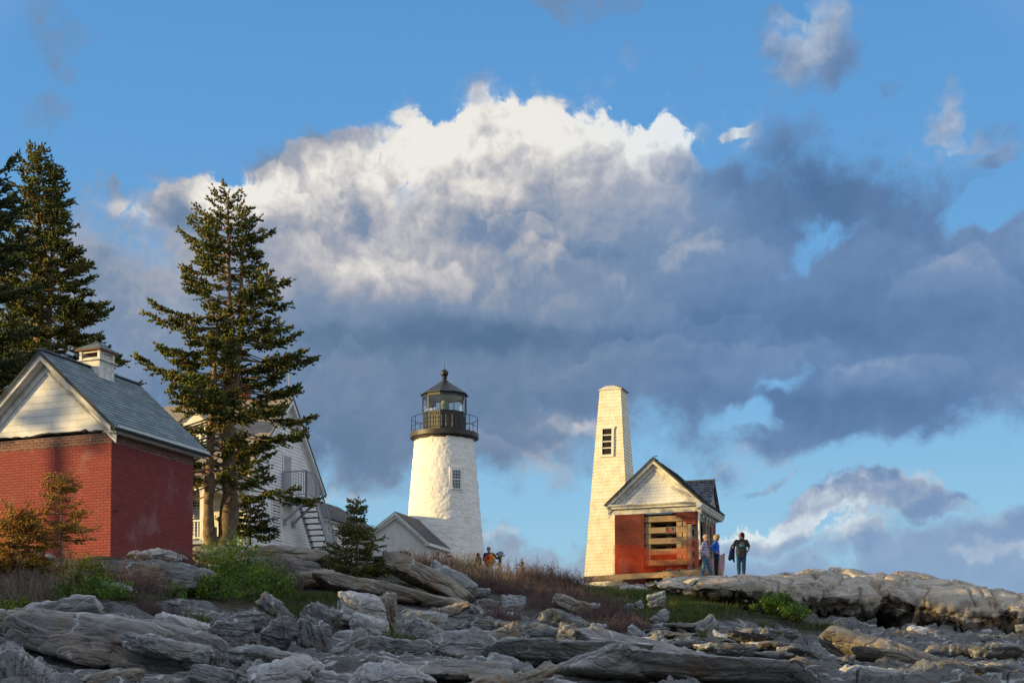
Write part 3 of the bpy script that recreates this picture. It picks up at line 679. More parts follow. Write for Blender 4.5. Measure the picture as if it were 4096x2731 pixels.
add_streaks(M_tower, (1.6, 1.6, .5), (.55, .42, .22), .62, .76, .7)
link_mesh('tower', np_mesh('tower', V, Q, smooth=True), M_tower, lh)
mb = MB(); mb.lathe([(1.56, 6.86), (1.60, 6.98), (1.74, 7.02), (1.79, 7.04), (1.79, 7.27), (1.76, 7.28), (.5, 7.28)], 72); mb.build('gallery_deck', M_rusty, lh)
mb = MB(); RR = 1.735
for zr_, tr in ((8.08, .017), (7.62, .015)):
    n = 72; ring = [(RR * math.cos(t), RR * math.sin(t), zr_) for t in [2 * math.pi * k / n for k in range(n + 1)]]; mb.tube(ring, tr, 6)
gr = mb.build('gallery_railing', M_lamp_black, lh)
for k in range(10):
    t = math.radians(-90 - 22 + 36 * k); x, y = RR * math.cos(t), RR * math.sin(t)
    mb = MB(); mb.tube([(x, y, 7.28), (x, y, 8.09)], .019, 6)
    tx, ty = -math.sin(t), math.cos(t)
    for s_ in (1, -1): mb.tube([(x + tx * .09 * s_, y + ty * .09 * s_, 7.28), (x, y, 7.44)], .01, 5)
    mb.build('baluster', M_lamp_black, gr)
rot = math.radians(-90 - 8.6); LR = 1.14
mb = MB(); mb.lathe([(LR, 7.28), (LR, 8.30), (LR + .03, 8.31), (LR + .03, 8.36), (LR - .1, 8.36)], 10, rot=rot)
lw = mb.build('lantern_wall', M_lamp_black, lh)
for k in range(10):                                                 # arched relief panels
    ta = rot + 2 * math.pi * (k + .5) / 10; n_ = Vector((math.cos(ta), math.sin(ta), 0)); u_ = Vector((-math.sin(ta), math.cos(ta), 0)); ap = LR * math.cos(math.pi / 10)
    mb = MB()
    for cu in (-.165, .165):
        pts = [n_ * (ap + .006) + u_ * (cu + dx) + Vector((0, 0, z)) for dx, z in [(-.11, 7.5), (-.11, 8.08), (-.09, 8.15), (-.05, 8.19), (0, 8.205), (.05, 8.19), (.09, 8.15), (.11, 8.08), (.11, 7.5), (-.11, 7.5)]]
        mb.tube(pts, .014, 5, cap=False)
    mb.build('arched_panel', M_lamp_black, lw)
for k in range(10):
    mb = MB(); t = rot + 2 * math.pi * k / 10; x, y = LR * math.cos(t), LR * math.sin(t); mb.beam((x, y, 8.36), (x, y, 9.16), .04, .05, (math.cos(t), math.sin(t), 0))
    mb.build('lantern_mullion', mat('lantern_mullion', (.08, .06, .035), .4, spec=.5), lh)
mb = MB(); mb.lathe([(LR - .1, 9.16), (LR + .005, 9.16), (LR + .01, 9.33), (LR - .1, 9.33)], 10, rot=rot); mb.build('lantern_header', M_lamp_black, lh)
mb = MB(); mb.lathe([(LR - .11, 9.20), (.05, 9.22)], 10, rot=rot); mb.build('lantern_ceiling', mat('pale_ceiling_paint', (.55, .57, .56), .7), lh)
mb = MB(); mb.lathe([(LR - .15, 9.325), (LR + .14, 9.30), (LR + .14, 9.335), (.25, 10.02), (.2, 10.03)], 10, rot=rot); mb.build('lantern_roof', M_lamp_black, lh)
mb = MB(); mb.lathe([(.20, 10.0), (.22, 10.06), (.17, 10.10), (.11, 10.14), (.10, 10.2), (.15, 10.235), (.15, 10.255), (.10, 10.27), (.14, 10.30), (.14, 10.315), (.09, 10.33)] + [(.205 * math.sin(t), 10.49 - .205 * math.cos(t)) for t in [math.pi * (i + 2) / 16 for i in range(13)]] + [(.03, 10.69), (.012, 10.75), (.006, 11.17), (0, 11.18)], 28)
mb.build('ventilator_ball', M_lamp_black, lh, smooth=True)
gm_ = bpy.data.materials.new('lantern_glass'); gm_.use_nodes = True; nt = NT(gm_.node_tree); nt.n.clear()
fr = nt.node('ShaderNodeFresnel', ins={0: 1.45}); tr = nt.node('ShaderNodeBsdfTransparent', ins={0: (.93, .96, .95, 1)}); gl = nt.node('ShaderNodeBsdfGlossy', ins={'Roughness': .02})
mxs = nt.node('ShaderNodeMixShader', ins={0: nt.math('ADD', fr.outputs[0], .03), 1: tr.outputs[0], 2: gl.outputs[0]}); nt.node('ShaderNodeOutputMaterial', ins={0: mxs.outputs[0]})
for k in range(10):
    t0, t1 = rot + 2 * math.pi * k / 10, rot + 2 * math.pi * (k + 1) / 10; r_ = LR - .02
    mb = MB(); mb.add([(r_ * math.cos(t0), r_ * math.sin(t0), 8.362), (r_ * math.cos(t1), r_ * math.sin(t1), 8.362), (r_ * math.cos(t1), r_ * math.sin(t1), 9.158), (r_ * math.cos(t0), r_ * math.sin(t0), 9.158)], [(0, 1, 2, 3)]); mb.build('lantern_pane', gm_, lh)
prof = [(.16, 8.36)]
for i in range(26):
    z = 8.40 + i * .025; e = .27 * math.sqrt(max(.05, 1 - ((z - 8.66) / .42) ** 2)); prof += [(e, z), (e - .03, z + .012)]
prof += [(.0, 9.06)]
mb = MB(); mb.lathe(prof, 24); mb.build('fresnel_lens', mat('lens_prisms', (.55, .68, .60), .08, spec=1.0, metal=.55, var=.25, vscale=12), lh)
mb = MB(); mb.lathe([(.10, 7.3), (.10, 8.37)], 12); mb.build('lens_pedestal', M_lamp_black, lh)
# tower window in a plain recessed frame, facing forward
ta = math.radians(-90 + 23); n_ = Vector((math.cos(ta), math.sin(ta), 0)); Rw = 1.55 + .62 * (7.05 - 4.7) / 7.05
wf = empty('tower_window', n_ * (Rw - .02), ta + math.radians(90 - 6)); wf.parent = lh
Pw = plane('f'); mb = MB(); pbox(mb, Pw, -.36, .36, 4.00, 5.30, -.25, .05); mb.build('surround', M_tower, wf)
wo_ = window(wf, plane('f', -.052), -.23, .23, 4.16, 5.14, 3, 3, .05, .03, cap=False, name='sash_window')
mb = MB(); mb.box(.25, .50, -2.12, -2.02, .62, .70); mb.build('red_board', mat('red_board', (.25, .05, .03), .7), lh)

# ================================================================== brick bell house under repair
BY = R(-19.5)
o_ = Vector((U(2782 / 4, 2325 / 4, 60).x, 60.0, U(695.5, 581.25, 60).z))
bell = empty('bell_house', o_, BY, 'small brick bell house under repair with open timber shored front and white gable', 'building')
BW, BD = 3.35, 4.0
def b2w(x, y, z): return Vector(o_) + Vector((x * math.cos(BY) - y * math.sin(BY), x * math.sin(BY) + y * math.cos(BY), z))
mb = MB(); mb.box(-BW, -2.11, 0, .30, .06, 2.845)
mb.build('front_pier', M_brick_bell, bell)
mb = MB(); rr = random.Random(2)                                        # hanging remnant of the right pier, toothed edge
steps = [(-.92, 2.80), (-.80, 2.72), (-.78, 2.66), (-.60, 2.60), (-.56, 2.53), (-.44, 2.46), (-.40, 2.38)]
poly = [(0, 2.845), (-1.0, 2.845)]
for i, (x, z) in enumerate(steps): poly += [(x, poly[-1][1]), (x, z)]
poly += [(-.16, steps[-1][1]), (-.12, 2.30), (0, 2.33)]
mb.prism(poly, 0, .28, 'y'); mb.build('brick_remnant', M_brick_bell, bell)
mb = MB(); mb.box(-.3, -.002, 3.35, BD, .0, 2.84); mb.box(-.28, -.0, 2.9, 3.345, 2.2, 2.84); mb.build('rear_pier', M_brick_bell, bell)
mb = MB(); mb.box(-BW + .001, -BW + .28, .302, BD - .29, .0, 2.84); mb.box(-BW, -.31, BD - .28, BD - .001, .0, 2.84); mb.build('rear_wall', M_brick_bell, bell)
mb = MB(); mb.box(-2.8, -.05, -.05, .30, -.45, .055); mb.box(-.25, -.0, .302, 3.6, -.45, .12); mb.build('foundation', M_brick_bell, bell)
# shoring cribs inside the opening: courses of timber laid crosswise
def timber(x0, x1, y0, y1, z0, z1, name='timber', m=None, r=0.0):
    mb = MB(); mb.box(x0, x1, y0, y1, z0, z1); return mb.build(name, m or M_timber, bell, bevel=.006)
rr = random.Random(11)
for i, z in enumerate((2.50, 2.04, 1.60, 1.16, .72)):
    timber(-2.13 + rr.uniform(-.02, 0), -.36 + rr.uniform(-.02, .02), .10, .32, z, z + .235)
    if i < 4: timber(-2.05, -.40, .95, 1.16, z + .01, z + .24)
for i, z in enumerate((2.27, 1.83, 1.39, .95)):
    timber(-.78, -.56, .05, 1.5, z, z + .20); timber(-.53, -.37, .07, 1.45, z, z + .20)
    timber(-2.09, -1.88, .12, 1.5, z, z + .19)
timber(-1.45, -1.25, 1.0, 1.2, .1, 2.7, 'post', M_timber_grey)
for x0, y0, w_ in ((-.33, .02, .17), (-.12, .30, .14), (-.06, 1.6, .16), (-.10, 2.3, .16), (-.08, 3.0, .15)):
    timber(x0, x0 + w_, y0, y0 + .17, .12, 2.35 if y0 < .2 else 2.82, 'post', M_timber_grey)
timber(-.14, .04, .5, 3.3, 2.56, 2.80, 'header', M_timber_grey); timber(-.11, .0, .45, .62, 1.0, 2.1, 'post', M_timber_grey)
mb = MB(); mb.beam((-.05, 1.9, 2.3), (-.05, 1.2, 2.75), .07, .09); mb.beam((-.05, .75, 2.5), (-.05, .45, 2.2), .06, .08); mb.build('brace', M_timber_grey, bell)
mb = MB(); mb.tube([(.16, .02, 2.95), (.17, -.05, 2.3), (.20, -.08, 1.5), (.22, -.1, .9)], .04, 8); mb.build('downpipe', M_white_worn, bell, smooth=True)
mb = MB(); mb.box(-2.2, -.1, .35, 3.6, .06, .10); mb.build('floor_boards', M_timber_grey, bell)
mb = MB(); mb.box(-2.1, -.9, 1.9, 1.93, .3, .62); mb.beam((-1.9, 1.2, 1.1), (-.7, 2.2, 1.15), .3, .04); mb.build('plywood', M_timber, bell)
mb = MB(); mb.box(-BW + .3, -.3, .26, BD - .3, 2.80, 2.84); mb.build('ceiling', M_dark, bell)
# entablature, gable, rakes
mb = MB(); mb.box(-BW - .02, .012, -.03, .25, 2.847, 3.06); mb.build('frieze', M_white_worn, bell)
mb = MB()
mb.prism([(-.032, 3.061), (-.19, 3.061), (-.20, 3.13), (-.25, 3.14), (-.30, 3.19), (-.30, 3.225), (.1, 3.225), (.1, 3.061)], -BW - .26, .30, 'x')
mb.build('cornice', M_white_worn, bell)
AX, AZb = -1.68, 5.02
mb = MB(); to3 = lambda u, v, o: (u, -o, v)
mb.prism([(-BW + .02, 3.226), (-.02, 3.226), (AX, AZb - .12)], .001, .12, 'y'); lap(mb, [(-BW + .1, 3.226), (-.1, 3.226), (AX, AZb - .26)], .133, .014, to3)
mb.build('gable_siding', M_board_g, bell)
for sx in (1, -1):
    ex = AX + sx * 1.98; ez = AZb - 1.98 * .90
    rake(bell, AX, AZb, ex - sx * .04, ez + .036, 0, [(0.0, .06, -.32, -.02), (.06, .08, -.29, -.021), (.15, .14, -.10, -.016), (.30, .13, -.04, -.016)])
roof_slope('roof', M_darkroof, bell, AX - 2.03, AZb + .03 - 2.03 * .90, AX, AZb + .04, -.36, BD + .3, .13)
roof_slope('roof', M_cedar_dark, bell, AX + 2.03, AZb + .03 - 2.03 * .90, AX, AZb + .04, -.36, BD + .3, .13, .016)
mb = MB(); rr = random.Random(4)
for i in range(46):                                                      # curled, broken shingle edges along the rake and ridge
    t = rr.random(); x = AX + 2.0 * t; z = AZb + .05 - 2.0 * t * .90; y = -.38 + rr.uniform(0, .25)
    mb.beam((x, y, z), (x + .11, y + rr.uniform(-.05, .05), z - .06 + rr.uniform(0, .07)), .10, .012)
mb.beam((AX + .02, -.34, AZb + .06), (AX + .22, -.30, AZb + .10), .08, .015)
mb.build('curled_shingle', M_cedar_dark, bell)
mb = MB(); mb.box(.012, .25, -.15, BD + .2, 2.92, 2.97); mb.prism([(.10, 2.95), (.28, 2.97), (.30, 3.04), (.34, 3.09), (.35, 3.14), (.10, 3.14)], -.31, BD + .25, 'y'); mb.box(.013, .06, .26, BD, 2.846, 2.919); mb.build('side_cornice', M_white_worn, bell)
# cross gable over the side
CX0, CY, CZ = .10, 2.72, 4.50
mb = MB()
mb.prism([(CY - .62, 3.15), (CY + 1.0, 3.15), (CY + 1.02, 3.35), (CY, CZ - .06), (CY - .62, 3.6)], -1.0, CX0, 'x'); mb.build('cross_gable', mat('peeling_gable_paint', (.55, .55, .53), .8, col2=(.14, .13, .12), vscale=6, bump=.004), bell)
mb = MB()
for (y1, z1) in ((CY - .95, 3.25), (CY + 1.14, 3.25)):
    mb.prism([(CY, CZ), (y1, z1), (y1, z1 - .07), (CY, CZ - .10)], -.9, CX0 + .14, 'x')
o = mb.build('cross_gable_roof', M_cedar_dark, bell); uv_planar(o, lambda c: c.x, lambda c: c.z * 1.2)
L_ = math.hypot(.95, 1.25); mb = MB(); to3 = lambda u, v, o: (u, CY - .95 + .95 / L_ * v - .8 * (o + .003), 3.25 + 1.25 / L_ * v + .6 * (o + .003))
lap(mb, [(-1.15, .25), (.20, .62), (.22, L_), (-1.15, L_)], .13, .016, to3); o = mb.build('cedar_shingles', M_cedar_dark, bell); uv_planar(o, lambda c: c.x, lambda c: (c.z - 3.25) * L_ / 1.25)
mb = MB(); mb.box(-1.2, CX0 + .15, CY - .07, CY + .05, CZ - .03, CZ + .04); mb.build('ridge_board', M_timber_grey, bell)
# the sign on the second timber
sg = empty('no_trespassing_sign', b2w(-1.05, .085, 2.02), BY, 'small black sign with orange lettering reading NO TRESPASSING nailed to a timber', 'sign')
mb = MB(); mb.box(-.19, .19, -.006, .004, 0, .25); mb.build('board', mat('black_sign', (.03, .05, .045), .5), sg)
mb = MB()
for a in ((-.19, .19, 0, .012), (-.19, .19, .238, .25), (-.19, -.18, .0121, .2379), (.18, .19, .0121, .2379)): mb.box(a[0], a[1], -.0085, -.0062, a[2], a[3])
mb.build('border', mat('sign_border', (.4, .45, .42), .6), sg)
M_or = mat('sign_orange', (.75, .16, .05), .6)
for txt, sz, z, sxx in (('NO', .105, .125, 1.0), ('TRESPASSING', .085, .035, .62)):
    cu = bpy.data.curves.new('t', 'FONT'); cu.body = txt; cu.size = sz; cu.align_x = 'CENTER'; cu.extrude = .0015; cu.offset = .0012
    tmp = bpy.data.objects.new('t', cu); COL.objects.link(tmp); dg = bpy.context.evaluated_depsgraph_get(); me = bpy.data.meshes.new_from_object(tmp.evaluated_get(dg)); bpy.data.objects.remove(tmp)
    me.materials.clear(); ob = link_mesh('lettering', me, M_or, sg); ob.location = (0, -.0085, z); ob.rotation_euler = (R(90), 0, 0); ob.scale = (sxx if txt != 'NO' else .9, 1.15, 1)
# long beam across the front, blocks under it
bm_o = empty('long_timber_beam', b2w(-4.5, -.5, .2), BY, 'long sawn timber laid across in front of the bell house on blocks', 'timber')
mb = MB(); mb.beam((0, 0, 0), (5.66, 0, .135), .22, .225); mb.build('beam', M_timber, bm_o, bevel=.01)
def block(x, y, z, sx, sy, sz, rz, label, m=None):
    mb = MB(); mb.box(-sx / 2, sx / 2, -sy / 2, sy / 2, 0, sz); o = mb.build('timber_block', m or M_timber_grey, None, bevel=.008)
    o.location = b2w(x, y, z); o.rotation_euler = (0, 0, BY + rz); return tag(o, label, 'timber', 'blocks propping the long timber beam')
block(-1.02, -.5, -.20, .34, .42, .42, .1, 'upright timber block propping the middle of the long beam')
block(-1.0, -.55, -.26, .42, .5, .058, .05, 'thin flat board under the middle prop block of the long beam', M_timber)
block(-3.05, -.45, -.12, .42, .5, .26, 0, 'squat timber block under the left end of the long beam')
# loose bricks along the beam
rr = random.Random(8); bmesh_src = None
for i in range(19):
    x = -1.15 + i * .088 + rr.uniform(-.02, .02); zt = .20 + (x + 4.5) / 5.66 * .135 + .113
    mb = MB(); mb.box(-.05, .05, -.095, .095, 0, .06)
    if i == 0: b0 = mb.build('loose_brick', mat('dirty_brick', (.13, .08, .06), .9, col2=(.22, .18, .16), vscale=9), None, bevel=.006); o = b0
    else: o = b0.copy(); COL.objects.link(o)
    o.location = b2w(x, -.48 + rr.uniform(-.03, .05), zt + (.061 if i % 5 == 2 else 0)); o.rotation_euler = (rr.uniform(-.05, .05), rr.uniform(-.05, .05), BY + rr.uniform(-.5, .5))
    tag(o, 'loose dirty brick lying in the row on top of the long timber beam', 'brick', 'loose bricks on the beam')
# orange safety mesh
def net(name, m, S_, nu, nv, wu, wv, label, cat):
    """S_(a, b) with a, b in 0..1 -> point; woven from flat ribbons"""
    V = []; Q = []
    A, B_ = np.linspace(0, 1, nu), np.linspace(0, 1, nv)
    P_ = np.array([[S_(a, b) for b in B_] for a in A])
    du = np.gradient(P_, axis=0); dv = np.gradient(P_, axis=1)
    du /= np.linalg.norm(du, axis=2, keepdims=True) + 1e-9; dv /= np.linalg.norm(dv, axis=2, keepdims=True) + 1e-9
    def strip(P1, D, wdt):
        n = len(P1); o = len(V)
        for p, d in zip(P1, D): V.append(p - d * wdt / 2); V.append(p + d * wdt / 2)
        for k in range(n - 1): Q.append((o + 2 * k, o + 2 * k + 1, o + 2 * k + 3, o + 2 * k + 2))
    for j in range(nv): strip(P_[:, j], dv[:, j], wv)
    for i in range(nu): strip(P_[i], du[i], wu)
    me = np_mesh(name, np.array(V), np.array(Q)); o = link_mesh(name, me, m)
    s = o.modifiers.new('thick', 'SOLIDIFY'); s.thickness = .003
    return tag(o, label, cat)
M_net = mat('orange_plastic_mesh', (.75, .075, .012), .5, var=.08)
nt = NT(M_net.node_tree); pb = nt.n['Principled BSDF']; tb = nt.node('ShaderNodeBsdfTranslucent', ins={0: (.9, .14, .02, 1)}); ms = nt.node('ShaderNodeMixShader', ins={0: .3, 1: pb.outputs[0], 2: tb.outputs[0]}); nt.l.new(ms.outputs[0], nt.n['Material Output'].inputs[0])
def S_net(a, b):
    if a < .86:
        t = a / .86; x = -3.37 + 3.2 * t
        top = np.interp(t, [0, .3, .42, .55, .68, .8, .9, 1.0], [1.60, 1.56, 1.42, 1.30, 1.28, 1.36, 1.50, 1.72]); bot = np.interp(t, [0, .25, .6, 1], [.42, .42, .46, .55])
        y = -.10 - .05 * math.sin(a * 16) * (1 - b) - .06 * math.sin(b * 9 + a * 5)
    else:
        t = (a - .86) / .14; x = -.17 + .62 * t; top = 1.72 + .06 * math.sin(t * 3); bot = .55 + .05 * t; y = -.12 + .5 * t + .05 * math.sin(t * 20)
    z = bot + (top - bot) * b + .02 * math.sin(a * 40 + b * 6)
    return tuple(b2w(x + .01 * math.sin(b * 14), y, z))
net('orange_safety_mesh', M_net, S_net, 66, 18, .0115, .0115, 'orange plastic safety mesh strung across the open front of the bell house', 'safety fence')
# striped tarp behind the couple, at the right corner
M_strip = mat('striped_tarp', (.6, .55, .55), .7, var=0)
nt = NT(M_strip.node_tree); b = nt.n['Principled BSDF']; co = nt.node('ShaderNodeTexCoord').outputs['Object']; s_ = nt.node('ShaderNodeSeparateXYZ', ins={0: co}).outputs
st_ = nt.math('GREATER_THAN', nt.math('FRACT', nt.math('MULTIPLY', nt.math('ADD', nt.math('ADD', s_[2], nt.math('MULTIPLY', s_[0], .9)), nt.math('MULTIPLY', nt.noise(co, 3, 2), .12)), 9.0)), .5)
nt.l.new(nt.mix(st_, (.62, .56, .58), (.28, .02, .03)), b.inputs['Base Color'])
V = []; Q = []; nu, nv = 16, 20
for i in range(nu):
    for j in range(nv):
        a, b_ = i / (nu - 1), j / (nv - 1); fold = .05 * math.sin(a * 17 + b_ * 5) + .03 * math.sin(b_ * 11)
        p = b2w(.15 + .78 * a + .10 * b_, .55 + fold + .3 * a, -.35 + 1.55 * b_ * (1 - .25 * (1 - a)) + .03 * math.sin(a * 9)); V.append(tuple(p))
for i in range(nu - 1):
    for j in range(nv - 1): k = i * nv + j; Q.append((k, k + nv, k + nv + 1, k + 1))
o = link_mesh('striped_tarp', np_mesh('striped_tarp', V, Q, True), M_strip); s = o.modifiers.new('t', 'SOLIDIFY'); s.thickness = .01; tag(o, 'red and white striped tarp hanging at the right corner of the bell house', 'tarp')

# ================================================================== shingled bell tower
o_ = Vector((U(2523 / 4, 2330 / 4, 62.5).x, 62.5, U(630, 582.5, 62.5).z))
tw = empty('shingled_tower', o_, BY, 'tall narrow tapering tower clad in cream white cedar shingles with a louvred window', 'tower')
B0, T0, TH_ = 2.05, .92, 8.32; ins = (B0 - T0) / 2
def taper(z): return ins * (z / TH_)
for face in range(4):
    ang = face * 90
    ca, sa = round(math.cos(math.radians(ang))), round(math.sin(math.radians(ang)))
    def to3(u, v, o, ca=ca, sa=sa):
        x, y = u, -B0 / 2 + taper(v) - o - .002
        return (x * ca - y * sa - B0 / 2, x * sa + y * ca + B0 / 2, v)
    mb = MB(); step = .146; z = -.62
    z = -4 * step
    rr = random.Random(face)
    while z < TH_:
        t = min(z + step, TH_); h0 = B0 / 2 - taper(z); h1 = B0 / 2 - taper(t)
        # individual shingles per course, slightly uneven butts
        u = -h0 - rr.uniform(0, .2)
        while u < h0:
            wv = rr.uniform(.09, .24); a, b = max(u, -h0), min(u + wv, h0); u += wv
            if b - a < .004: continue
            a2, b2 = max(a, -h1), min(b, h1)
            if a == -h0: a2 = -h1
            if b == h0: b2 = h1
            if a2 >= b2: continue
            dz = rr.uniform(-.012, .006); o_t = .018 + rr.uniform(-.003, .004)
            vs = [to3(a + .002, z + dz, o_t), to3(b - .002, z + dz, o_t), to3(b2 - .002, t, .003), to3(a2 + .002, t, .003), to3(a + .002, z + dz, 0), to3(b - .002, z + dz, 0)]
            mb.add(vs, [(0, 1, 2, 3), (0, 4, 5, 1), (0, 3, 4), (1, 5, 2)])
        z = t
    mb.prism([(0, 0)] * 0 or [(-B0 / 2, -.7), (-B0 / 2 + .01, -.7), (-B0 / 2 + .01, -.69)], 0, .001, 'y') if False else None
    mb.build('shingle_face', M_cedar_white if False else mat('cream_cedar_shingle', (.82, .77, .62), .75, col2=(.72, .63, .45), vscale=2.6, bump=.003, bscale=30), tw)
mb = MB(); q0, q1 = B0 / 2 - .005, T0 / 2 - .005
zb = -.7; q0 += 0
vs = [(-B0 / 2 + sx * (q0 - taper(zb)), B0 / 2 + sy * (q0 - taper(zb)), zb) for sx, sy in ((-1, -1), (1, -1), (1, 1), (-1, 1))] + [(-B0 / 2 + sx * q1, B0 / 2 + sy * q1, TH_) for sx, sy in ((-1, -1), (1, -1), (1, 1), (-1, 1))]
mb.add(vs, [(0, 1, 2, 3), (4, 5, 6, 7), (0, 1, 5, 4), (1, 2, 6, 5), (2, 3, 7, 6), (3, 0, 4, 7)]); mb.build('wall_core', M_white_worn, tw)
mb = MB(); h_ = T0 / 2 + .05; cx_, cy_ = -B0 / 2, B0 / 2
mb.prism([(cx_ - h_, TH_ + .0), (cx_ + h_, TH_ + .0), (cx_ + h_, TH_ + .03), (cx_ + .18, TH_ + .17), (cx_ - .18, TH_ + .17), (cx_ - h_, TH_ + .03)], cy_ - h_, cy_ + h_, 'y'); mb.build('cap', M_white_worn, tw)
mb = MB(); mb.beam((cx_ + .17, cy_ - h_ - .02, TH_ + .185), (cx_ + h_ + .04, cy_ - h_ - .02, TH_ + .035), .03, .02); mb.beam((cx_ + h_ + .03, cy_ - h_, TH_ + .03), (cx_ + h_ + .03, cy_ + h_, TH_ + .03), .04, .02); mb.build('cap_flashing', M_oilroof_edge, tw)
lv = empty('louvred_window', (-1.12, taper(6.07), 6.07), 0); lv.parent = tw; lv.rotation_euler = (-math.atan(ins / TH_), 0, 0)
yy = -.012
mb = MB(); x0, x1, z0, z1 = -.30, .30, -.65, .65
for a in ((x0, x0 + .10, z0 + .101, z1 - .091), (x1 - .10, x1, z0 + .101, z1 - .091), (x0, x1, z0, z0 + .10), (x0 - .02, x1 + .03, z1 - .09, z1)): mb.box(a[0], a[1], yy - .06, .12, a[2], a[3])
fr_ = mb.build('frame', M_cream, lv)
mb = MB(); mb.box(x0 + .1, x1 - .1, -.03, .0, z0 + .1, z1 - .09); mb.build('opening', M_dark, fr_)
for k in range(3): z = z0 + .36 + k * .28; mb = MB(); mb.box(x0 + .1, x1 - .1, -.055, -.031, z, z + .045); mb.build('louvre', M_cream, fr_)

# ================================================================== rock material
def rock_material(name, light, mid, dark, rust, band=3.2, axis=(0.12, 0.25, 1.0), soil_attr=False, bumpd=.05, warm=.35, fleck=.25):
    m = bpy.data.materials.new(name); m.use_nodes = True; nt = NT(m.node_tree); MATS[name] = m
    b = nt.n['Principled BSDF']; b.inputs['Roughness'].default_value = .82; b.inputs['Specular IOR Level'].default_value = .3
    co = nt.node('ShaderNodeTexCoord').outputs['Object']
    wv = nt.vmath('ADD', co, nt.vmath('SCALE', nt.vmath('SUBTRACT', nt.noise(co, .8, 4, .55, out=1), (.5, .5, .5)), sc=.55))
    t = nt.vmath('DOT_PRODUCT', wv, axis)
    tv = nt.node('ShaderNodeCombineXYZ', ins={0: nt.math('MULTIPLY', t, band * 3), 1: 0.0, 2: 0.0}).outputs[0]
    st = nt.vmath('ADD', tv, nt.vmath('SCALE', co, sc=.5))
    bn1 = nt.noise(st, 1.0, 6, .65)                                   # foliation bands
    big = nt.noise(co, .55, 5, .6); med = nt.noise(co, 2.3, 6, .65); fin = nt.noise(co, 24, 6, .75)
    v = nt.math('ADD', nt.math('MULTIPLY', bn1, .42), nt.math('ADD', nt.math('MULTIPLY', med, .28), nt.math('MULTIPLY', fin, .30)))
    col = nt.ramp(v, [(.38, dark), (.47, mid), (.56, tuple((a + c) / 2 for a, c in zip(mid, light))), (.64, light)])
    col = nt.mix(nt.math('MULTIPLY', nt.smooth(nt.noise(nt.vmath('ADD', co, (7., 3., 1.)), .9, 6, .65), .50, .66), warm), col, rust)
    col = nt.mix(nt.math('MULTIPLY', nt.smooth(big, .56, .72), .5), col, dark)
    col = nt.mix(nt.math('MULTIPLY', nt.smooth(nt.noise(nt.vmath('ADD', co, (1., 5., 9.)), 3.1, 5, .7), .62, .70), fleck), col, (.62, .62, .58))
    ve = nt.math('ABSOLUTE', nt.math('SUBTRACT', nt.noise(nt.vmath('ADD', nt.vmath('MULTIPLY', wv, (.5, .5, 1.6)), (4., 4., 4.)), .9, 3, .5), .5))
    col = nt.mix(nt.math('MULTIPLY', nt.smooth(ve, .012, .003), .55), col, (.66, .65, .62))
    col = nt.mix(nt.math('MULTIPLY', nt.smooth(nt.noise(nt.vmath('ADD', co, (2., 8., 3.)), 5.5, 5, .7), .64, .72), .5), col, (.36, .22, .07))
    if soil_attr:
        at = nt.node('ShaderNodeAttribute'); at.attribute_name = 'soil'
        k = nt.smooth(nt.math('ADD', at.outputs['Fac'], nt.math('MULTIPLY', nt.math('SUBTRACT', nt.noise(co, 2.2, 6, .6), .5), .9)), .35, .6)
        sc = nt.ramp(nt.noise(co, 5, 6, .7), [(.35, (.022, .018, .012)), (.55, (.05, .04, .022)), (.7, (.06, .07, .02))])
        gv = nt.node('ShaderNodeAttribute'); gv.attribute_name = 'gravel'
        col = nt.mix(k, col, sc); col = nt.mix(gv.outputs['Fac'], col, nt.ramp(nt.noise(co, 30, 3), [(.4, (.12, .10, .08)), (.6, (.34, .30, .25))]))
    nt.l.new(col, b.inputs['Base Color'])
    h = nt.math('ADD', nt.math('MULTIPLY', bn1, 1.0), nt.math('ADD', nt.math('MULTIPLY', med, .7), nt.math('MULTIPLY', fin, .4)))
    vo = nt.node('ShaderNodeTexVoronoi', feature='DISTANCE_TO_EDGE', ins={'Vector': nt.vmath('MULTIPLY', wv, (.8, 1.2, 2.2)), 'Scale': 1.1})
    h = nt.math('ADD', h, nt.math('MULTIPLY', nt.smooth(vo.outputs[0], 0.0, .05), .5))
    bn = nt.node('ShaderNodeBump', ins={'Strength': 1.0, 'Distance': bumpd, 'Height': h}); nt.l.new(bn.outputs[0], b.inputs['Normal'])
    return m
RM = {
 'grey': rock_material('grey_schist', (.45, .45, .44), (.25, .255, .25), (.06, .062, .064), (.26, .17, .09)),
 'dark': rock_material('dark_schist', (.31, .31, .30), (.15, .152, .15), (.036, .038, .04), (.14, .09, .05)),
 'pale': rock_material('pale_quartz_rock', (.56, .55, .53), (.38, .38, .38), (.15, .155, .16), (.34, .22, .11), bumpd=.02, fleck=.5),
 'tan': rock_material('tan_gneiss', (.43, .38, .31), (.27, .235, .19), (.08, .07, .06), (.30, .17, .07), band=4.5, warm=.6),
 'band': rock_material('banded_schist', (.44, .42, .39), (.26, .25, .235), (.07, .07, .07), (.30, .19, .10), band=7.0, warm=.5, bumpd=.04),
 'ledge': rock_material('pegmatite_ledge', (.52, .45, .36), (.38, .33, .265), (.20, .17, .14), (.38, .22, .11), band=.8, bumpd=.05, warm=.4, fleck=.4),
 'under': rock_material('rusty_underledge', (.24, .20, .15), (.11, .09, .07), (.035, .03, .025), (.22, .12, .05), band=2.0, warm=.7, bumpd=.06, fleck=.2)}

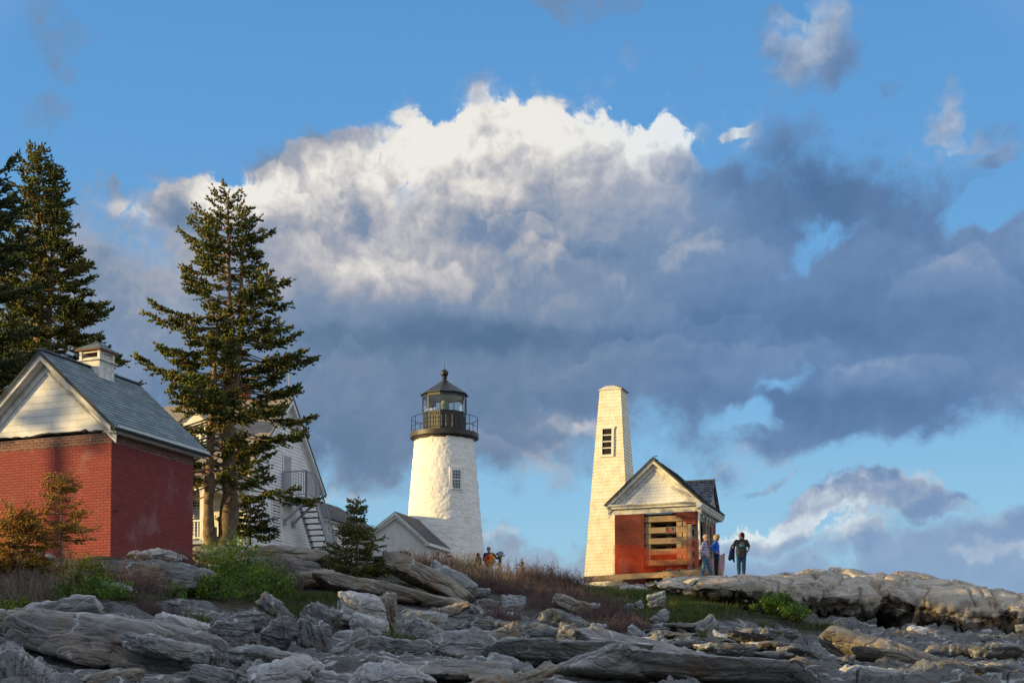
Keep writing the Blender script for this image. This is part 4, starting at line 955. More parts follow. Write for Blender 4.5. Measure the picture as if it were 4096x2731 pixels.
# ================================================================== rocks
def cube_sphere(n):
    V = []; Q = []
    g = np.tan(np.linspace(-1, 1, n + 1) * np.pi / 4)
    for f in range(6):
        o = len(V)
        for i in range(n + 1):
            for j in range(n + 1):
                a, b = g[i], g[j]
                p = [(1, a, b), (-1, b, a), (b, 1, a), (a, -1, b), (a, b, 1), (b, a, -1)][f]
                V.append(p)
        for i in range(n):
            for j in range(n): k = o + i * (n + 1) + j; Q.append((k, k + n + 1, k + n + 2, k + 1))
    V = np.array(V, float); V /= np.linalg.norm(V, axis=1, keepdims=True)
    key = np.round(V * 1e5).astype(np.int64); _, idx, inv = np.unique(key, axis=0, return_index=True, return_inverse=True)
    return V[idx], inv.reshape(-1)[np.array(Q)]
_CS = {}
def rock_mesh(name, L, W, H, seed, n=30, layers=.05, cuts=9, sharp=14, rough=.04, dip=(0, 0), bend=0.0, curl=0.0, fac=1.0):
    if n not in _CS: _CS[n] = cube_sphere(n)
    d, Q = _CS[n]; rs = np.random.RandomState(seed)
    N = [(1, 0, 0), (-1, 0, 0), (0, 1, 0), (0, -1, 0), (0, 0, 1), (0, 0, -1)]; hh = [1, 1, 1, 1, 1, 1]
    N = [np.array(v) + rs.normal(0, .13, 3) for v in N]
    for i in range(cuts): v = rs.normal(0, 1, 3); v /= np.linalg.norm(v); N.append(v); hh.append(rs.uniform(.95, 1.3))
    N = np.array([v / np.linalg.norm(v) for v in N]); hh = np.array(hh)
    c = np.maximum(d @ N.T, 1e-3) / hh[None, :]
    r = (np.sum(c ** sharp, axis=1)) ** (-1.0 / sharp)
    P = d * r[:, None] * np.array([L / 2, W / 2, H / 2])
    s0 = seed * 3.7; m = (L + W + H) / 3
    w = P[:, 2] + dip[0] * P[:, 0] + dip[1] * P[:, 1] + .10 * m * fbm(P[:, 0] / m * 1.3 + s0, P[:, 1] / m * 1.3, P[:, 2] / m, 3, seed)
    brk = np.clip(.55 + 1.3 * fbm(P[:, 0] * 1.1 / m + s0, P[:, 1] * 1.1 / m, P[:, 2] * 1.6 / m, 2, seed + 31), 0, 1)
    lam = (vnoise(w * 7 / max(H, .3) + s0, P[:, 0] * .6, P[:, 1] * .6, seed) + .6 * vnoise(w * 19 / max(H, .3) + s0, P[:, 0] * .9, P[:, 1] * .9, seed + 3)) * brk
    jt = np.abs(vnoise(P[:, 0] * 1.5 / m + s0, P[:, 2] * .7 / m + P[:, 1] * .5 / m, P[:, 1] * .6 / m + 5, seed + 17))
    lam = lam - 1.6 * np.exp(-(jt / .045) ** 2)
    # broken steps: blocks between joints sit at different heights
    cell = np.floor(2.2 * vnoise(P[:, 0] * 1.1 / m + s0, P[:, 1] * .9 / m, P[:, 2] * .5 / m, seed + 23) + .5)
    lam = lam + .9 * cell
    nd = P / (np.linalg.norm(P / np.array([L, W, H]), axis=1, keepdims=True) * np.array([L, W, H]) * 2 + 1e-6)
    nrm = d / np.array([L, W, H]); nrm /= np.linalg.norm(nrm, axis=1, keepdims=True)
    side = np.clip(1 - np.abs(nrm[:, 2]) * .7, .2, 1)
    f = fbm(P[:, 0] * 1.6 / m + s0, P[:, 1] * 1.6 / m, P[:, 2] * 1.6 / m, 5, seed + 9, .55)
    f1, c1 = facets(P[:, 0] * 1.7 / m + s0, P[:, 1] * 2.2 / m, w * 3.2 / m, seed, 2.0)
    f2, c2 = facets(P[:, 0] * 5.0 / m + s0, P[:, 1] * 6 / m, w * 9 / m, seed + 2, 1.8)
    f3 = fbm(P[:, 0] * 9 / m + s0, P[:, 1] * 9 / m, P[:, 2] * 14 / m, 2, seed + 41)
    ms = min(m, .9)
    disp_ = layers * lam * side * .55 + rough * m * f * .5 + ms * fac * (.17 * f1 + .062 * f2 + .012 * f3) - ms * fac * .06 * np.exp(-(c1 / .05) ** 2) - ms * fac * .03 * np.exp(-(c2 / .06) ** 2)
    bed = vnoise(w * 3.2 / max(H, .3) + s0, P[:, 0] * .35 / m, P[:, 1] * .35 / m, seed + 51)
    disp_ = disp_ - min(.10, .16 * H) * np.exp(-(bed / .06) ** 2) * side
    P = P + nrm * disp_[:, None]
    P[:, 2] += bend * ((P[:, 0] / (L / 2)) ** 2 - .3) + curl * np.sin(P[:, 0] / L * 5 + seed)
    return np_mesh(name, P, Q)
CTRL = []                                                            # (x, y, z, weight) the ground must pass through
ROCKS = []; KB = []; KW = []
def key_rock(cx, cyy, wpx, hpx, D, tilt, style, label, W=None, seed=None, yaw=0.0, pitch=0.0, name='boulder', cat='rock', **kw):
    kw.setdefault('fac', .38 if name == 'rock_slab' else .55)
    L = wpx / 6000 * D / max(.3, math.cos(math.radians(tilt))); H = hpx / 6000 * D
    ROCKS.append(dict(c=U(cx / 4, cyy / 4, D), L=L, H=H, W=W or max(.5 * L, H), tilt=tilt, style=style, label=label, seed=seed or len(ROCKS) + 11, yaw=yaw, pitch=pitch, name=name, cat=cat, kw=kw))
    for k_ in ([0] if wpx < 200 else ([-.36, .36] if wpx < 500 else [-.42, -.15, .15, .42])):
        p = U((cx + k_ * wpx) / 4, (cyy + k_ * wpx * math.tan(math.radians(tilt)) * .8 + hpx * .52) / 4, D - .1); CTRL.append((p.x, p.y, p.z, 1.0))
    c_ = U(cx / 4, cyy / 4, D); KW.append((c_.x, D, L / 2, math.tan(math.radians(tilt)), max(.35, (W or max(.5 * L, H)) * .6)))
    KB.append((cx / 4, cyy / 4, wpx / 8, hpx / 8 + abs(math.sin(math.radians(tilt))) * wpx / 10, D))
K = key_rock
K(425, 2565, 900, 200, 24.5, 9, 'band', 'huge banded grey slab lying across the lower left corner', W=1.9, n=64, layers=.055, name='rock_slab', dip=(.02, .3))
K(650, 2588, 350, 80, 23.6, 9, 'grey', 'flat plate of grey rock on top of the huge banded slab', W=.9, n=34, layers=.02, name='rock_slab')
K(215, 2440, 330, 55, 27.5, -6, 'pale', 'pale striped slab behind the huge banded slab', W=1.2, n=34, layers=.03, name='rock_slab')
K(45, 2480, 240, 90, 26.5, 2, 'tan', 'brown rock at the left frame edge behind the huge slab', n=24)
K(730, 2515, 215, 85, 28, 8, 'pale', 'bluish white angular boulder right of the huge banded slab', W=.9, n=34, cuts=12)
K(610, 2310, 470, 130, 33, 3, 'dark', 'dark layered outcrop below the brick shed', W=1.6, n=50, layers=.08, name='rock_outcrop')
K(620, 2222, 215, 48, 34.4, 0, 'pale', 'smooth white boulder lying against the brick shed wall', W=.8, n=30, rough=.025)
K(450, 2345, 150, 40, 30.5, 5, 'grey', 'low grey flat rock between the bushes below the shed', n=20, name='rock_slab')
K(1040, 2220, 570, 80, 42.5, 2, 'tan', 'long tan wavy rock ledge in front of the big spruce', W=2.0, n=60, layers=.06, rough=.03, name='rock_ledge')
K(1045, 2268, 480, 50, 42.2, 3, 'band', 'lower shelf of brown rock under the long tan ledge', W=1.8, n=36, layers=.06, name='rock_ledge')
K(1215, 2318, 250, 66, 40, -7, 'tan', 'pale brown pointed rock left of the long plank slab', W=1.0, n=30)
K(1565, 2368, 640, 58, 38.5, 9.5, 'tan', 'long thin plank shaped grey brown slab bridging the slope', W=1.5, n=56, layers=.02, rough=.02, curl=.05, name='rock_slab')
K(1700, 2310, 330, 75, 41, 24, 'tan', 'slab leaning steeply behind the long plank slab', W=1.6, n=44, layers=.02, name='rock_slab')
K(1810, 2330, 180, 90, 42, 25, 'grey', 'broad grey rock face behind the leaning slab', W=1.4, n=30)
K(1810, 2435, 130, 34, 37.5, -20, 'tan', 'small tilted brown wedge under the right end of the plank slab', n=16)
K(1440, 2430, 175, 130, 33.5, -4, 'pale', 'large pale cracked block with a flat face at the centre of the slope', W=1.0, n=40, rough=.03, sharp=22, cuts=6)
K(1485, 2515, 150, 90, 32.8, 18, 'pale', 'pale block with a diagonal crack below the large pale block', W=.9, n=34, sharp=22, cuts=6)
K(1390, 2545, 110, 55, 32.5, 5, 'pale', 'small pale block at the foot of the large pale block', n=24, sharp=20)
K(1540, 2430, 80, 120, 34, 12, 'tan', 'brown upright rib of rock beside the large pale block', n=26, layers=.05, dip=(2.5, 0))
K(1690, 2475, 200, 75, 33, 4, 'grey', 'low rounded grey rock under the plank slab', n=30)
K(1690, 2525, 150, 90, 31, 30, 'grey', 'dark grey boulder with a pointed crest near the grass tuft', n=30)
K(1850, 2585, 270, 110, 29.5, 8, 'grey', 'folded dome of grey rock with curved cracks', W=1.4, n=44, layers=.06)
K(1960, 2500, 190, 50, 34, 6, 'dark', 'stack of dark flat stones below the brush', n=26, layers=.05)
K(2020, 2545, 130, 80, 30, -24, 'tan', 'brown tilted block right of the folded dome', n=26, layers=.05)
K(1560, 2600, 330, 85, 27.5, 5, 'grey', 'rumpled blue grey rock mass in the lower centre', W=1.3, n=44, layers=.07)
K(1390, 2600, 150, 95, 27.2, -30, 'grey', 'wedge of striped grey rock left of the rumpled mass', n=30)
K(1820, 2680, 430, 75, 21.5, 3, 'band', 'long brown banded slab in the lower centre', W=1.4, n=50, layers=.04, name='rock_slab')
K(1530, 2645, 160, 42, 23.2, 8, 'pale', 'small white topped slab above the pale boulder at the bottom centre', n=24, name='rock_slab')
K(1570, 2712, 320, 100, 19.5, 4, 'pale', 'big mottled pale boulder at the bottom centre', W=1.0, n=46, cuts=12)
K(1130, 2700, 290, 110, 19.8, -8, 'pale', 'white ridged boulder at the bottom edge left of centre', W=1.0, n=46, cuts=12)
K(1330, 2715, 160, 60, 20, 6, 'pale', 'flat pale rock between two big boulders at the bottom edge', n=28)
K(1070, 2625, 340, 60, 23, 5, 'grey', 'flat topped grey slab above the white ridged boulder', W=1.0, n=36, layers=.03, name='rock_slab')
K(925, 2530, 170, 110, 27, 10, 'dark', 'dark weathered boulder right of the bluish white one', n=34, cuts=12)
K(985, 2490, 140, 90, 28.5, -12, 'dark', 'brown streaked boulder under the green bush', n=28)
K(800, 2585, 140, 60, 25.6, 22, 'tan', 'brown rounded stone beside the end of the huge slab', n=24)
K(1110, 2530, 120, 110, 28.5, -35, 'dark', 'swirled dark rock face below the green bush', n=34, layers=.06, dip=(1, 0))
K(1240, 2530, 150, 120, 28.8, 25, 'dark', 'dark folded rock face left of the pale cracked block', n=36, layers=.07, dip=(1.4, 0))
K(1280, 2455, 130, 80, 31, 20, 'dark', 'dark striped rib rising left of the pale cracked block', n=28, layers=.06, dip=(1.5, 0))
K(90, 2680, 220, 130, 20.3, 35, 'grey', 'jagged upright grey rock in the bottom left corner', n=44, layers=.07, dip=(1.8, 0))
K(440, 2710, 230, 60, 20.5, -9, 'tan', 'brown grained wedge of rock under the huge slab', n=32, layers=.03)
K(850, 2705, 180, 90, 20.5, 14, 'grey', 'grey and rust boulder at the bottom edge under the slab end', n=34, layers=.04)
K(990, 2690, 110, 80, 20.6, -30, 'grey', 'narrow upright grey rock beside the white ridged boulder', n=28, dip=(1.5, 0))
K(2240, 2490, 220, 85, 34.5, 7, 'dark', 'dark domed rock with a shaded overhang below the brush', W=1.3, n=42, layers=.04)
K(2150, 2535, 250, 70, 32.5, 9, 'grey', 'grey lichen spotted rock left of the dark dome', W=1.3, n=38, layers=.05)
K(2300, 2545, 130, 70, 31.5, 15, 'dark', 'dark hollowed rock under the dark dome', n=26)
K(2540, 2595, 480, 90, 27.5, 14, 'band', 'smooth finely striped slab sloping down to the right', W=1.8, n=60, layers=.022, rough=.015, name='rock_slab', dip=(.25, .2))
K(2260, 2620, 560, 90, 25, 5, 'grey', 'broad weathered grey rock sheet in the lower middle', W=2.2, n=60, layers=.05, rough=.02, name='rock_slab')
K(2760, 2690, 1000, 95, 21.8, 4, 'band', 'very wide low striped rock sheet along the bottom right', W=2.6, n=70, layers=.03, rough=.016, name='rock_slab')
K(2120, 2715, 200, 70, 19.2, -25, 'tan', 'pointed rock with a white crest at the bottom edge', n=32, cuts=12)
K(2040, 2665, 170, 60, 22, 12, 'grey', 'dark grey slab behind the pointed rock', n=26)
K(3610, 2625, 655, 92, 36, 15.5, 'tan', 'long tan slab lying diagonally on the lower right', W=1.5, n=60, layers=.03, rough=.022, name='rock_slab', dip=(.1, .5))
K(3485, 2700, 240, 60, 30, 8, 'pale', 'weathered white grey log shaped rock below the diagonal slab', n=32, layers=.03)
K(3195, 2648, 105, 36, 29.5, 5, 'tan', 'light blocky stone left of the diagonal slab', n=18)
K(3390, 2640, 70, 42, 33, 0, 'dark', 'dark stone propped under the diagonal slab', n=16)
K(2760, 2660, 55, 40, 26.5, 12, 'tan', 'left round brown boulder of the pair on the striped rock', n=18)
K(2808, 2664, 50, 38, 26.6, 6, 'tan', 'right round brown boulder of the pair on the striped rock', n=18)
K(2952, 2664, 36, 26, 26, 0, 'pale', 'small bright white stone on the dark flat rocks', n=14)
K(2625, 2398, 70, 62, 47, -12, 'grey', 'upright grey block among the grass', n=22)
K(2520, 2422, 50, 26, 46, 5, 'grey', 'low grey stone in the grass left of the upright block', n=14)
K(2558, 2420, 30, 40, 45.5, -35, 'grey', 'leaning flat stone beside the low grey stone', n=14)
K(2540, 2354, 110, 22, 53, 4, 'pale', 'flat pale stone in the gravel before the bell house', n=18)
K(2645, 2465, 60, 44, 42, -30, 'grey', 'tilted grey rock in the grass patch', n=18)
K(2285, 2415, 140, 50, 42, 18, 'tan', 'pale plank of rock showing through the dry brush', n=24)
K(2375, 2420, 50, 22, 43, 0, 'pale', 'small pale rock at the edge of the dry brush', n=14)
K(2395, 2510, 70, 40, 38, 8, 'pale', 'pale angular rock in the lower dry brush', n=18)
K(2560, 2540, 90, 40, 35, 35, 'grey', 'grey slab poking out of the brush tip', n=18)
K(1900, 2375, 110, 50, 44, 5, 'dark', 'rounded dark rock right of the plank slab', n=22)
K(1950, 2420, 130, 50, 42, 8, 'dark', 'mottled dark rock at the foot of the brush', n=22)
K(2050, 2425, 90, 70, 42, -8, 'grey', 'knobbly grey rock under the crest brush', n=22)
K(3850, 2610, 260, 60, 40, 2, 'dark', 'dark flat ledge below the right overhang', n=30, layers=.05)
K(4010, 2600, 220, 60, 39, 0, 'dark', 'dark rock shelf at the right frame edge', n=28, layers=.05)
K(3980, 2690, 330, 80, 30, 3, 'dark', 'broad dark slab in the bottom right corner', W=1.6, n=36, layers=.05)
for i, (a, b, c, d_) in enumerate([(2700, 2540, 210, 30), (2820, 2562, 240, 34), (2900, 2590, 220, 30), (2760, 2580, 150, 26), (2990, 2545, 150, 28), (3060, 2620, 190, 30), (2700, 2505, 160, 26), (3130, 2540, 140, 30), (2950, 2620, 160, 26), (2620, 2530, 110, 24), (3180, 2600, 120, 30), (3100, 2580, 160, 26)]):
    K(a, b, c, d_, 38 - (b - 2500) * .08, 2 + (i % 3), 'dark', None, n=20, layers=.04, name='rock_slab', W=1.0)
    ROCKS[-1]['grp'] = True

# ================================================================== ground
for p in [(-6, 0, -1.7), (6, 0, -1.7), (0, 6, -1.3), (-8, 8, -1.0), (8, 8, -1.0), (0, 12, -.6), (-25, 10, 1.0), (25, 10, -.5), (0, -20, -2.5), (-30, -15, 0), (30, -15, -3)]: CTRL.append(p + (1.0,))
for px, py, D in [(0, 2735, 18), (1000, 2760, 18), (2000, 2760, 18), (3000, 2750, 18), (4096, 2750, 18), (3000, 2700, 25), (3700, 2700, 27), (100, 2440, 29), (300, 2400, 30), (700, 2400, 31), (0, 2330, 32), (200, 2260, 33.5), (450, 2215, 35.2), (800, 2260, 38), (100, 2200, 36), (1000, 2420, 33),
                  (900, 2180, 46), (1150, 2200, 48), (1000, 2330, 38), (1250, 2260, 46), (1400, 2300, 47), (1600, 2295, 52), (1300, 2390, 36), (1750, 2290, 60), (1850, 2300, 66), (1950, 2296, 64), (2100, 2312, 60), (2280, 2340, 58), (2400, 2345, 58), (2650, 2340, 57), (2500, 2335, 64),
                  (2100, 2380, 50), (2300, 2390, 48), (2500, 2385, 50), (2750, 2380, 51), (2800, 2440, 48), (2400, 2470, 42), (2700, 2480, 44), (2950, 2500, 46), (3300, 2545, 45), (3650, 2580, 44), (4050, 2580, 44), (3000, 2460, 52), (3500, 2560, 54), (4000, 2560, 54), (3300, 2610, 36), (3900, 2640, 35), (2600, 2640, 30)]:
    p = U(px / 4, py / 4, D); CTRL.append((p.x, p.y, p.z, 1.0))
for p in [(-10.5, 60, 6.6), (-8, 66, 7.0), (-14, 50, 6.0), (-12, 44, 5.2), (-11, 40, 4.2), (-18, 40, 4.6), (-20, 55, 6.6), (-6, 72, 7.1), (-1.2, 74, 6.85), (-1.2, 72, 6.6), (-3.5, 78, 7.3), (-9, 85, 7.0), (0, 70, 6.3), (3, 62, 5.45), (8, 60, 5.35), (6, 66, 5.2), (12, 62, 4.4), (20, 62, 3.6), (14, 75, 3.0), (0, 90, 6), (-25, 80, 7.5), (30, 60, 3.0), (24, 40, 1.6), (35, 30, 0), (-16, 33, 3.6), (-14, 26, 2.6), (-12, 18, 1.2), (-22, 22, 3.4), (30, 80, 1)]: CTRL.append(p + (1.0,))
CT = np.array(CTRL)
def ground_raw(x, y):
    x = np.asarray(x, float); y = np.asarray(y, float); out = np.zeros(x.shape); wt = np.zeros(x.shape)
    near = np.exp(-((np.clip(y, 0, 60) - 60) / 60) * 0)
    for cx_, cy_, cz_, w_ in CT:
        # compare after removing the general slope, so that IDW does not flatten it
        d2 = (x - cx_) ** 2 + ((y - cy_) * .8) ** 2
        k = 1.0 / (d2 + .35) ** 1.7
        out += k * (cz_ - slope(cx_, cy_)); wt += k
    return slope(x, y) + out / wt
def slope(x, y): return np.interp(y, [-50, 0, 10, 20, 30, 45, 60, 80, 120], [-4, -1.7, -.8, .6, 1.9, 3.7, 5.4, 6.0, 5.0])
def hill(x, y):                                                      # wooded rise on the left, out of the picture, that shades the shore
    return HILL_H * np.exp(-((x + 33) / 9.0) ** 2) * np.clip((33 - y) / 5.0, .25, 1) * np.clip((y + 40) / 20, 0, 1)
HILL_H = 4.6
SOIL = [(-11, 31.5, 3.2, 2.2), (-9, 34.5, 3.5, 1.5), (-6.0, 36, 2.4, 3.2), (-7.2, 33.2, 1.6, 1.6), (-5, 46, 5, 3.5), (-11, 52, 8, 7), (-3, 47, 3, 3.5), (-3.5, 41.5, 1.8, 1.5), (-1.2, 57, 4, 9), (.3, 48, 2.2, 6), (1.6, 43, 2.0, 4.5), (4, 50, 3.2, 5), (4.8, 45.5, 2.0, 3.0), (7, 47.5, 1.6, 2.0), (2.7, 38, 1.2, 3), (-20, 30, 8, 25), (-33, 20, 14, 40), (-15, 80, 25, 16), (5, 80, 20, 16), (9.0, 47.2, 1.0, 1.2)]
def soil(x, y):
    r = np.zeros(np.shape(x))
    for cx_, cy_, rx, ry in SOIL: r = np.maximum(r, np.clip(1.6 - np.sqrt(((x - cx_) / rx) ** 2 + ((y - cy_) / ry) ** 2), 0, 1))
    return r
def ground_z(x, y):
    z = ground_raw(x, y); s = soil(x, y)
    f = np.clip((np.asarray(y) - 6) / 8, .2, 1) * np.clip((75 - np.asarray(y)) / 15, .15, 1)
    rk = np.clip(1 - s * 1.3, 0.08, 1) * f
    for kx, ky, kl, kt, kw_ in KW:                                     # calm, slightly sunken ground under every big rock
        g_ = np.exp(-(np.clip(np.abs(x - kx) - kl * .8, 0, 99) / .5) ** 2 - (np.clip(np.abs(y - ky - .1) - kw_, 0, 99) / .6) ** 2); rk = rk * (1 - .85 * g_); z = z - .07 * g_
    # bedrock ledges: terraces whose edges wander, plus ridges running along the strike
    n1 = fbm(x * .22, y * .5, 0 * x, 4, 21); n2 = fbm(x * .9, y * 1.7, 0 * x, 4, 33, .55)
    hst = .42; q_ = (z + .45 * n1) / hst; fr_ = q_ - np.floor(q_); ter = (np.floor(q_) + np.clip((fr_ - .62) / .30, 0, 1) ** 1.5) * hst - .45 * n1
    q2 = (z + .12 * n2 + .2 * n1) / .13; f2 = q2 - np.floor(q2); t2 = (f2 - np.clip((f2 - .6) / .35, 0, 1)) * -.13
    g1, k1 = facets(x * .75 + .5 * n1, y * 1.2, z * .5, 5, 1.6); g2, k2 = facets(x * 2.3, y * 3.6, z * 2 + n2, 6, 1.6); g3, k3 = facets(x * 6, y * 8, z * 3, 7, 1.6)
    blk = .34 * g1 + .10 * g2 + .022 * g3 - .10 * np.exp(-(k1 / .05) ** 2) - .05 * np.exp(-(k2 / .06) ** 2)
    hk = np.exp(-(np.clip(np.abs(x + 33) - 4, 0, 99) / 7.0) ** 2) * np.clip((y + 40) / 20, 0, 1) * np.clip((58 - y) / 6, 0, 1)
    z = z + hk * (np.interp(y, [0, 22, 32, 36, 60], [6.3, 6.0, 5.6, 5.2, 5.6]) - z)  # lifts an unseen rise on the left, shaped to shade the shore
    return z + rk * blk + rk * ((ter - z) * .62 + t2 * .8 + .16 * (np.abs(fbm(x * .55, y * 1.1, 0 * x, 4, 55)) - .25) * -1.2 + .03 * n2) + (1 - rk) * .05 * n2 * f
sc_ = np.concatenate([-np.geomspace(9, .40, 46), np.linspace(-.385, .385, 620), np.geomspace(.40, 9, 46)])
yr_ = np.concatenate([np.linspace(-60, 3, 20), np.geomspace(4.5, 14, 36), np.geomspace(14.15, 66, 520), np.geomspace(67, 120, 40), np.geomspace(135, 900, 10)])
Yg = np.repeat(yr_[:, None], len(sc_), 1); Xg = sc_[None, :] * (np.maximum(Yg, 0) * 1.0 + 4.0)
Zg = ground_z(Xg, Yg)
drop = np.clip((np.abs(Xg) - 45) / 60, 0, 1) + np.clip((Yg - 100) / 80, 0, 1) + np.clip((-Yg - 20) / 25, 0, 1); Zg = Zg * (1 - np.clip(drop, 0, 1)) - 3.2 * np.clip(drop, 0, 1)
V = np.stack([Xg, Yg, Zg], -1).reshape(-1, 3); nr, ncx = Xg.shape
ii, jj = np.meshgrid(np.arange(nr - 1), np.arange(ncx - 1), indexing='ij'); a = ii * ncx + jj
me = np_mesh('ground', V, np.stack([a, a + 1, a + ncx + 1, a + ncx], -1).reshape(-1, 4), smooth=False)
at = me.attributes.new('soil', 'FLOAT', 'POINT'); at.data.foreach_set('value', soil(Xg, Yg).ravel().astype(np.float32))
grv = (np.clip(1.4 - np.sqrt(((Xg - 4.6) / 3.4) ** 2 + ((Yg - 56.5) / 3.2) ** 2), 0, 1)).ravel().astype(np.float32)
at = me.attributes.new('gravel', 'FLOAT', 'POINT'); at.data.foreach_set('value', np.clip(grv * 1.5, 0, .9))
M_ground = rock_material('shore_bedrock', (.27, .265, .25), (.125, .126, .124), (.028, .03, .03), (.17, .115, .065), band=5.0, soil_attr=True, bumpd=.05, axis=(.15, .5, 1.0))
tag(link_mesh('ground', me, M_ground), kind='structure')
def gz(x, y): return float(ground_z(np.array([x]), np.array([y]))[0])
me = np_mesh('sea', np.array([(-6000, -6000, -3), (6000, -6000, -3), (6000, 6000, -3), (-6000, 6000, -3)], float), np.array([(0, 1, 2, 3)]))
tag(link_mesh('sea', me, mat('sea_water', (.02, .05, .08), .12, var=.1, vscale=.05, bump=.1, bscale=.4)), kind='structure')

# --- place the key rocks
for r in ROCKS:
    me = rock_mesh(r['name'], r['L'], r['W'], r['H'], r['seed'], **{k: v for k, v in r['kw'].items()})
    o = link_mesh(r['name'], me, RM[r['style']]); o.location = r['c'] + Vector((0, r['W'] * .32, 0))
    o.rotation_euler = (r['pitch'] + R(-4), R(r['tilt']), R(r['yaw']))
    tag(o, r['label'] or 'thin flat dark slab in the stepped rocks below the right ledge', r['cat'], 'thin flat dark slabs' if r.get('grp') else None)

# --- loose rocks filling the slope
rs = np.random.RandomState(42)
kinds = []
for k in range(14):
    sh = [(1, .7, .35), (1, .8, .55), (1, .9, .7), (1.3, .7, .25)][k % 4]
    kinds.append((rock_mesh('loose_rock', *sh, 200 + k, n=12, layers=.03, cuts=10, rough=.05, fac=.6), sh))
mats_ = ['grey', 'dark', 'grey', 'tan', 'pale', 'dark', 'band', 'grey']
for me, sh in kinds: me.materials.append(RM[mats_[kinds.index((me, sh)) % 8]])
cnt = 0
while cnt < 250:
    D = rs.uniform(18.5, 52); px = rs.uniform(-20, 1044); x = (px - 512) / F * D
    s_ = float(soil(np.array([x]), np.array([D]))[0])
    if rs.rand() < s_ * 1.15 or D > 50 and x > 1: continue
    zz_ = gz(x, D); pyy = YP - F * math.tan(math.atan2(zz_, D) - TH)
    if any(abs(px - a) < b + 4 and abs(pyy - c) < d + 2 and D < e + .5 for a, c, b, d, e in KB): continue
    me, sh = kinds[rs.randint(14)]; size = np.clip(rs.lognormal(-1.15, .5), .12, .85)
    o = bpy.data.objects.new('loose_rock', me); COL.objects.link(o)
    o.location = (x, D, gz(x, D) + sh[2] * size * .22); o.scale = (size, size, size * rs.uniform(.8, 1.2))
    o.rotation_euler = (rs.normal(0, .25), rs.normal(0, .3), rs.uniform(-.6, .6) + (math.pi if rs.rand() < .5 else 0))
    tag(o, 'small weathered grey or brown loose stone lying on the rocky slope', 'rock', 'loose stones on the slope'); cnt += 1

# ================================================================== overhanging ledge on the right
top_px = np.array([(2640, 2345), (2700, 2328), (2800, 2318), (2900, 2310), (3000, 2306), (3130, 2296), (3250, 2284), (3400, 2281), (3500, 2290), (3650, 2288), (3780, 2285), (3850, 2298), (3950, 2328), (4030, 2368), (4070, 2372), (4120, 2352), (4300, 2350), (4600, 2400)], float)
bot_px = np.array([(2640, 2372), (2720, 2400), (2900, 2425), (3060, 2430), (3200, 2455), (3350, 2470), (3480, 2455), (3600, 2520), (3750, 2550), (3950, 2548), (4050, 2520), (4300, 2520), (4600, 2500)], float)
nu, nv = 420, 110; V = np.zeros((nu, nv, 3))
pxs = np.linspace(2625, 4560, nu)
for i, px in enumerate(pxs):
    tz = U(px / 4, np.interp(px, top_px[:, 0], top_px[:, 1]) / 4, 56.3).z; bz = U(px / 4, np.interp(px, bot_px[:, 0], bot_px[:, 1]) / 4, 49.6).z
    e = np.clip((px - 2625) / 150, 0, 1) ** .5; h = max(tz - bz, .15)
    yl = 49.4 + 1.6 * (1 - e) + .5 * math.sin(px * .006); yb = 58.5
    prof = np.array([(yb + 3, tz - 1.2), (yb, tz - .35), (56.3, tz), (54.0, tz - .13 * h), (52.0, tz - .26 * h), (yl + .9, tz - .40 * h), (yl + .15, tz - .56 * h), (yl, tz - .70 * h), (yl + .3, tz - .86 * h), (yl + .9, bz + .02), (yl + 2.0, bz - .02), (yl + 4, bz + .2)])
    seg = np.concatenate([[0], np.cumsum(np.hypot(*np.diff(prof, axis=0).T))]); t = np.linspace(0, seg[-1], nv)
    # denser sampling on the visible front
    fr_ = np.linspace(0, 1, nv); t = np.interp(fr_, [0, .12, .35, .9, 1], [0, seg[1], seg[3], seg[9], seg[-1]])
    yy = np.interp(t, seg, prof[:, 0]); zz_ = np.interp(t, seg, prof[:, 1])
    V[i, :, 0] = (px / 4 - 512) / F * 52.0 + 0 * yy; V[i, :, 1] = yy; V[i, :, 2] = zz_
P = V.copy()
dU = np.gradient(P, axis=0); dV_ = np.gradient(P, axis=1); nrm = np.cross(dU, dV_); nrm /= np.linalg.norm(nrm, axis=2, keepdims=True) + 1e-9
X, Y, Z = P[..., 0], P[..., 1], P[..., 2]
cr = np.abs(vnoise(X * .55 + .3 * vnoise(X, Z, Y, 4), Z * .35 + 4, Y * .18, 71)); cr2 = np.abs(vnoise(X * .8 + 3, Z * .9, Y * .4, 72))
disp = .12 * fbm(X * .5, Y * .5, Z * .5, 3, 61) + .025 * fbm(X * 2, Y * 2, Z * 2, 4, 62) - .26 * np.exp(-(cr / .06) ** 2) - .12 * np.exp(-(cr2 / .05) ** 2)
vv = np.linspace(0, 1, nv)[None, :]; un = np.clip((vv - .74) / .10, 0, 1)
lf1, lk1 = facets(X * .8, Y * .7, Z * .9, 91, 1.4); lf2, lk2 = facets(X * 2.6, Y * 2, Z * 3.2, 92, 1.6); disp = disp + .17 * lf1 + (.02 + .16 * un) * lf2 - .16 * np.exp(-(lk1 / .035) ** 2)
disp = disp + un * (.22 * np.abs(fbm(X * 1.4, Y * 1.4, Z * 2.2, 4, 66)) - .16 * np.abs(vnoise(X * 2.5, Y, Z * 5, 68)))
sgn = -1 if nrm[nu // 2, nv // 2, 1] > 0 else 1
P = P + nrm * sgn * disp[..., None]
ii, jj = np.meshgrid(np.arange(nu - 1), np.arange(nv - 1), indexing='ij'); a = ii * nv + jj
me = np_mesh('rock_ledge', P.reshape(-1, 3), np.stack([a, a + nv, a + nv + 1, a + 1], -1).reshape(-1, 4))
me.materials.append(RM['ledge']); ul = (un + .35 * fbm(X * 1.1, Y * .5, Z * 1.5, 4, 77) > .62)[:-1, :-1].ravel()
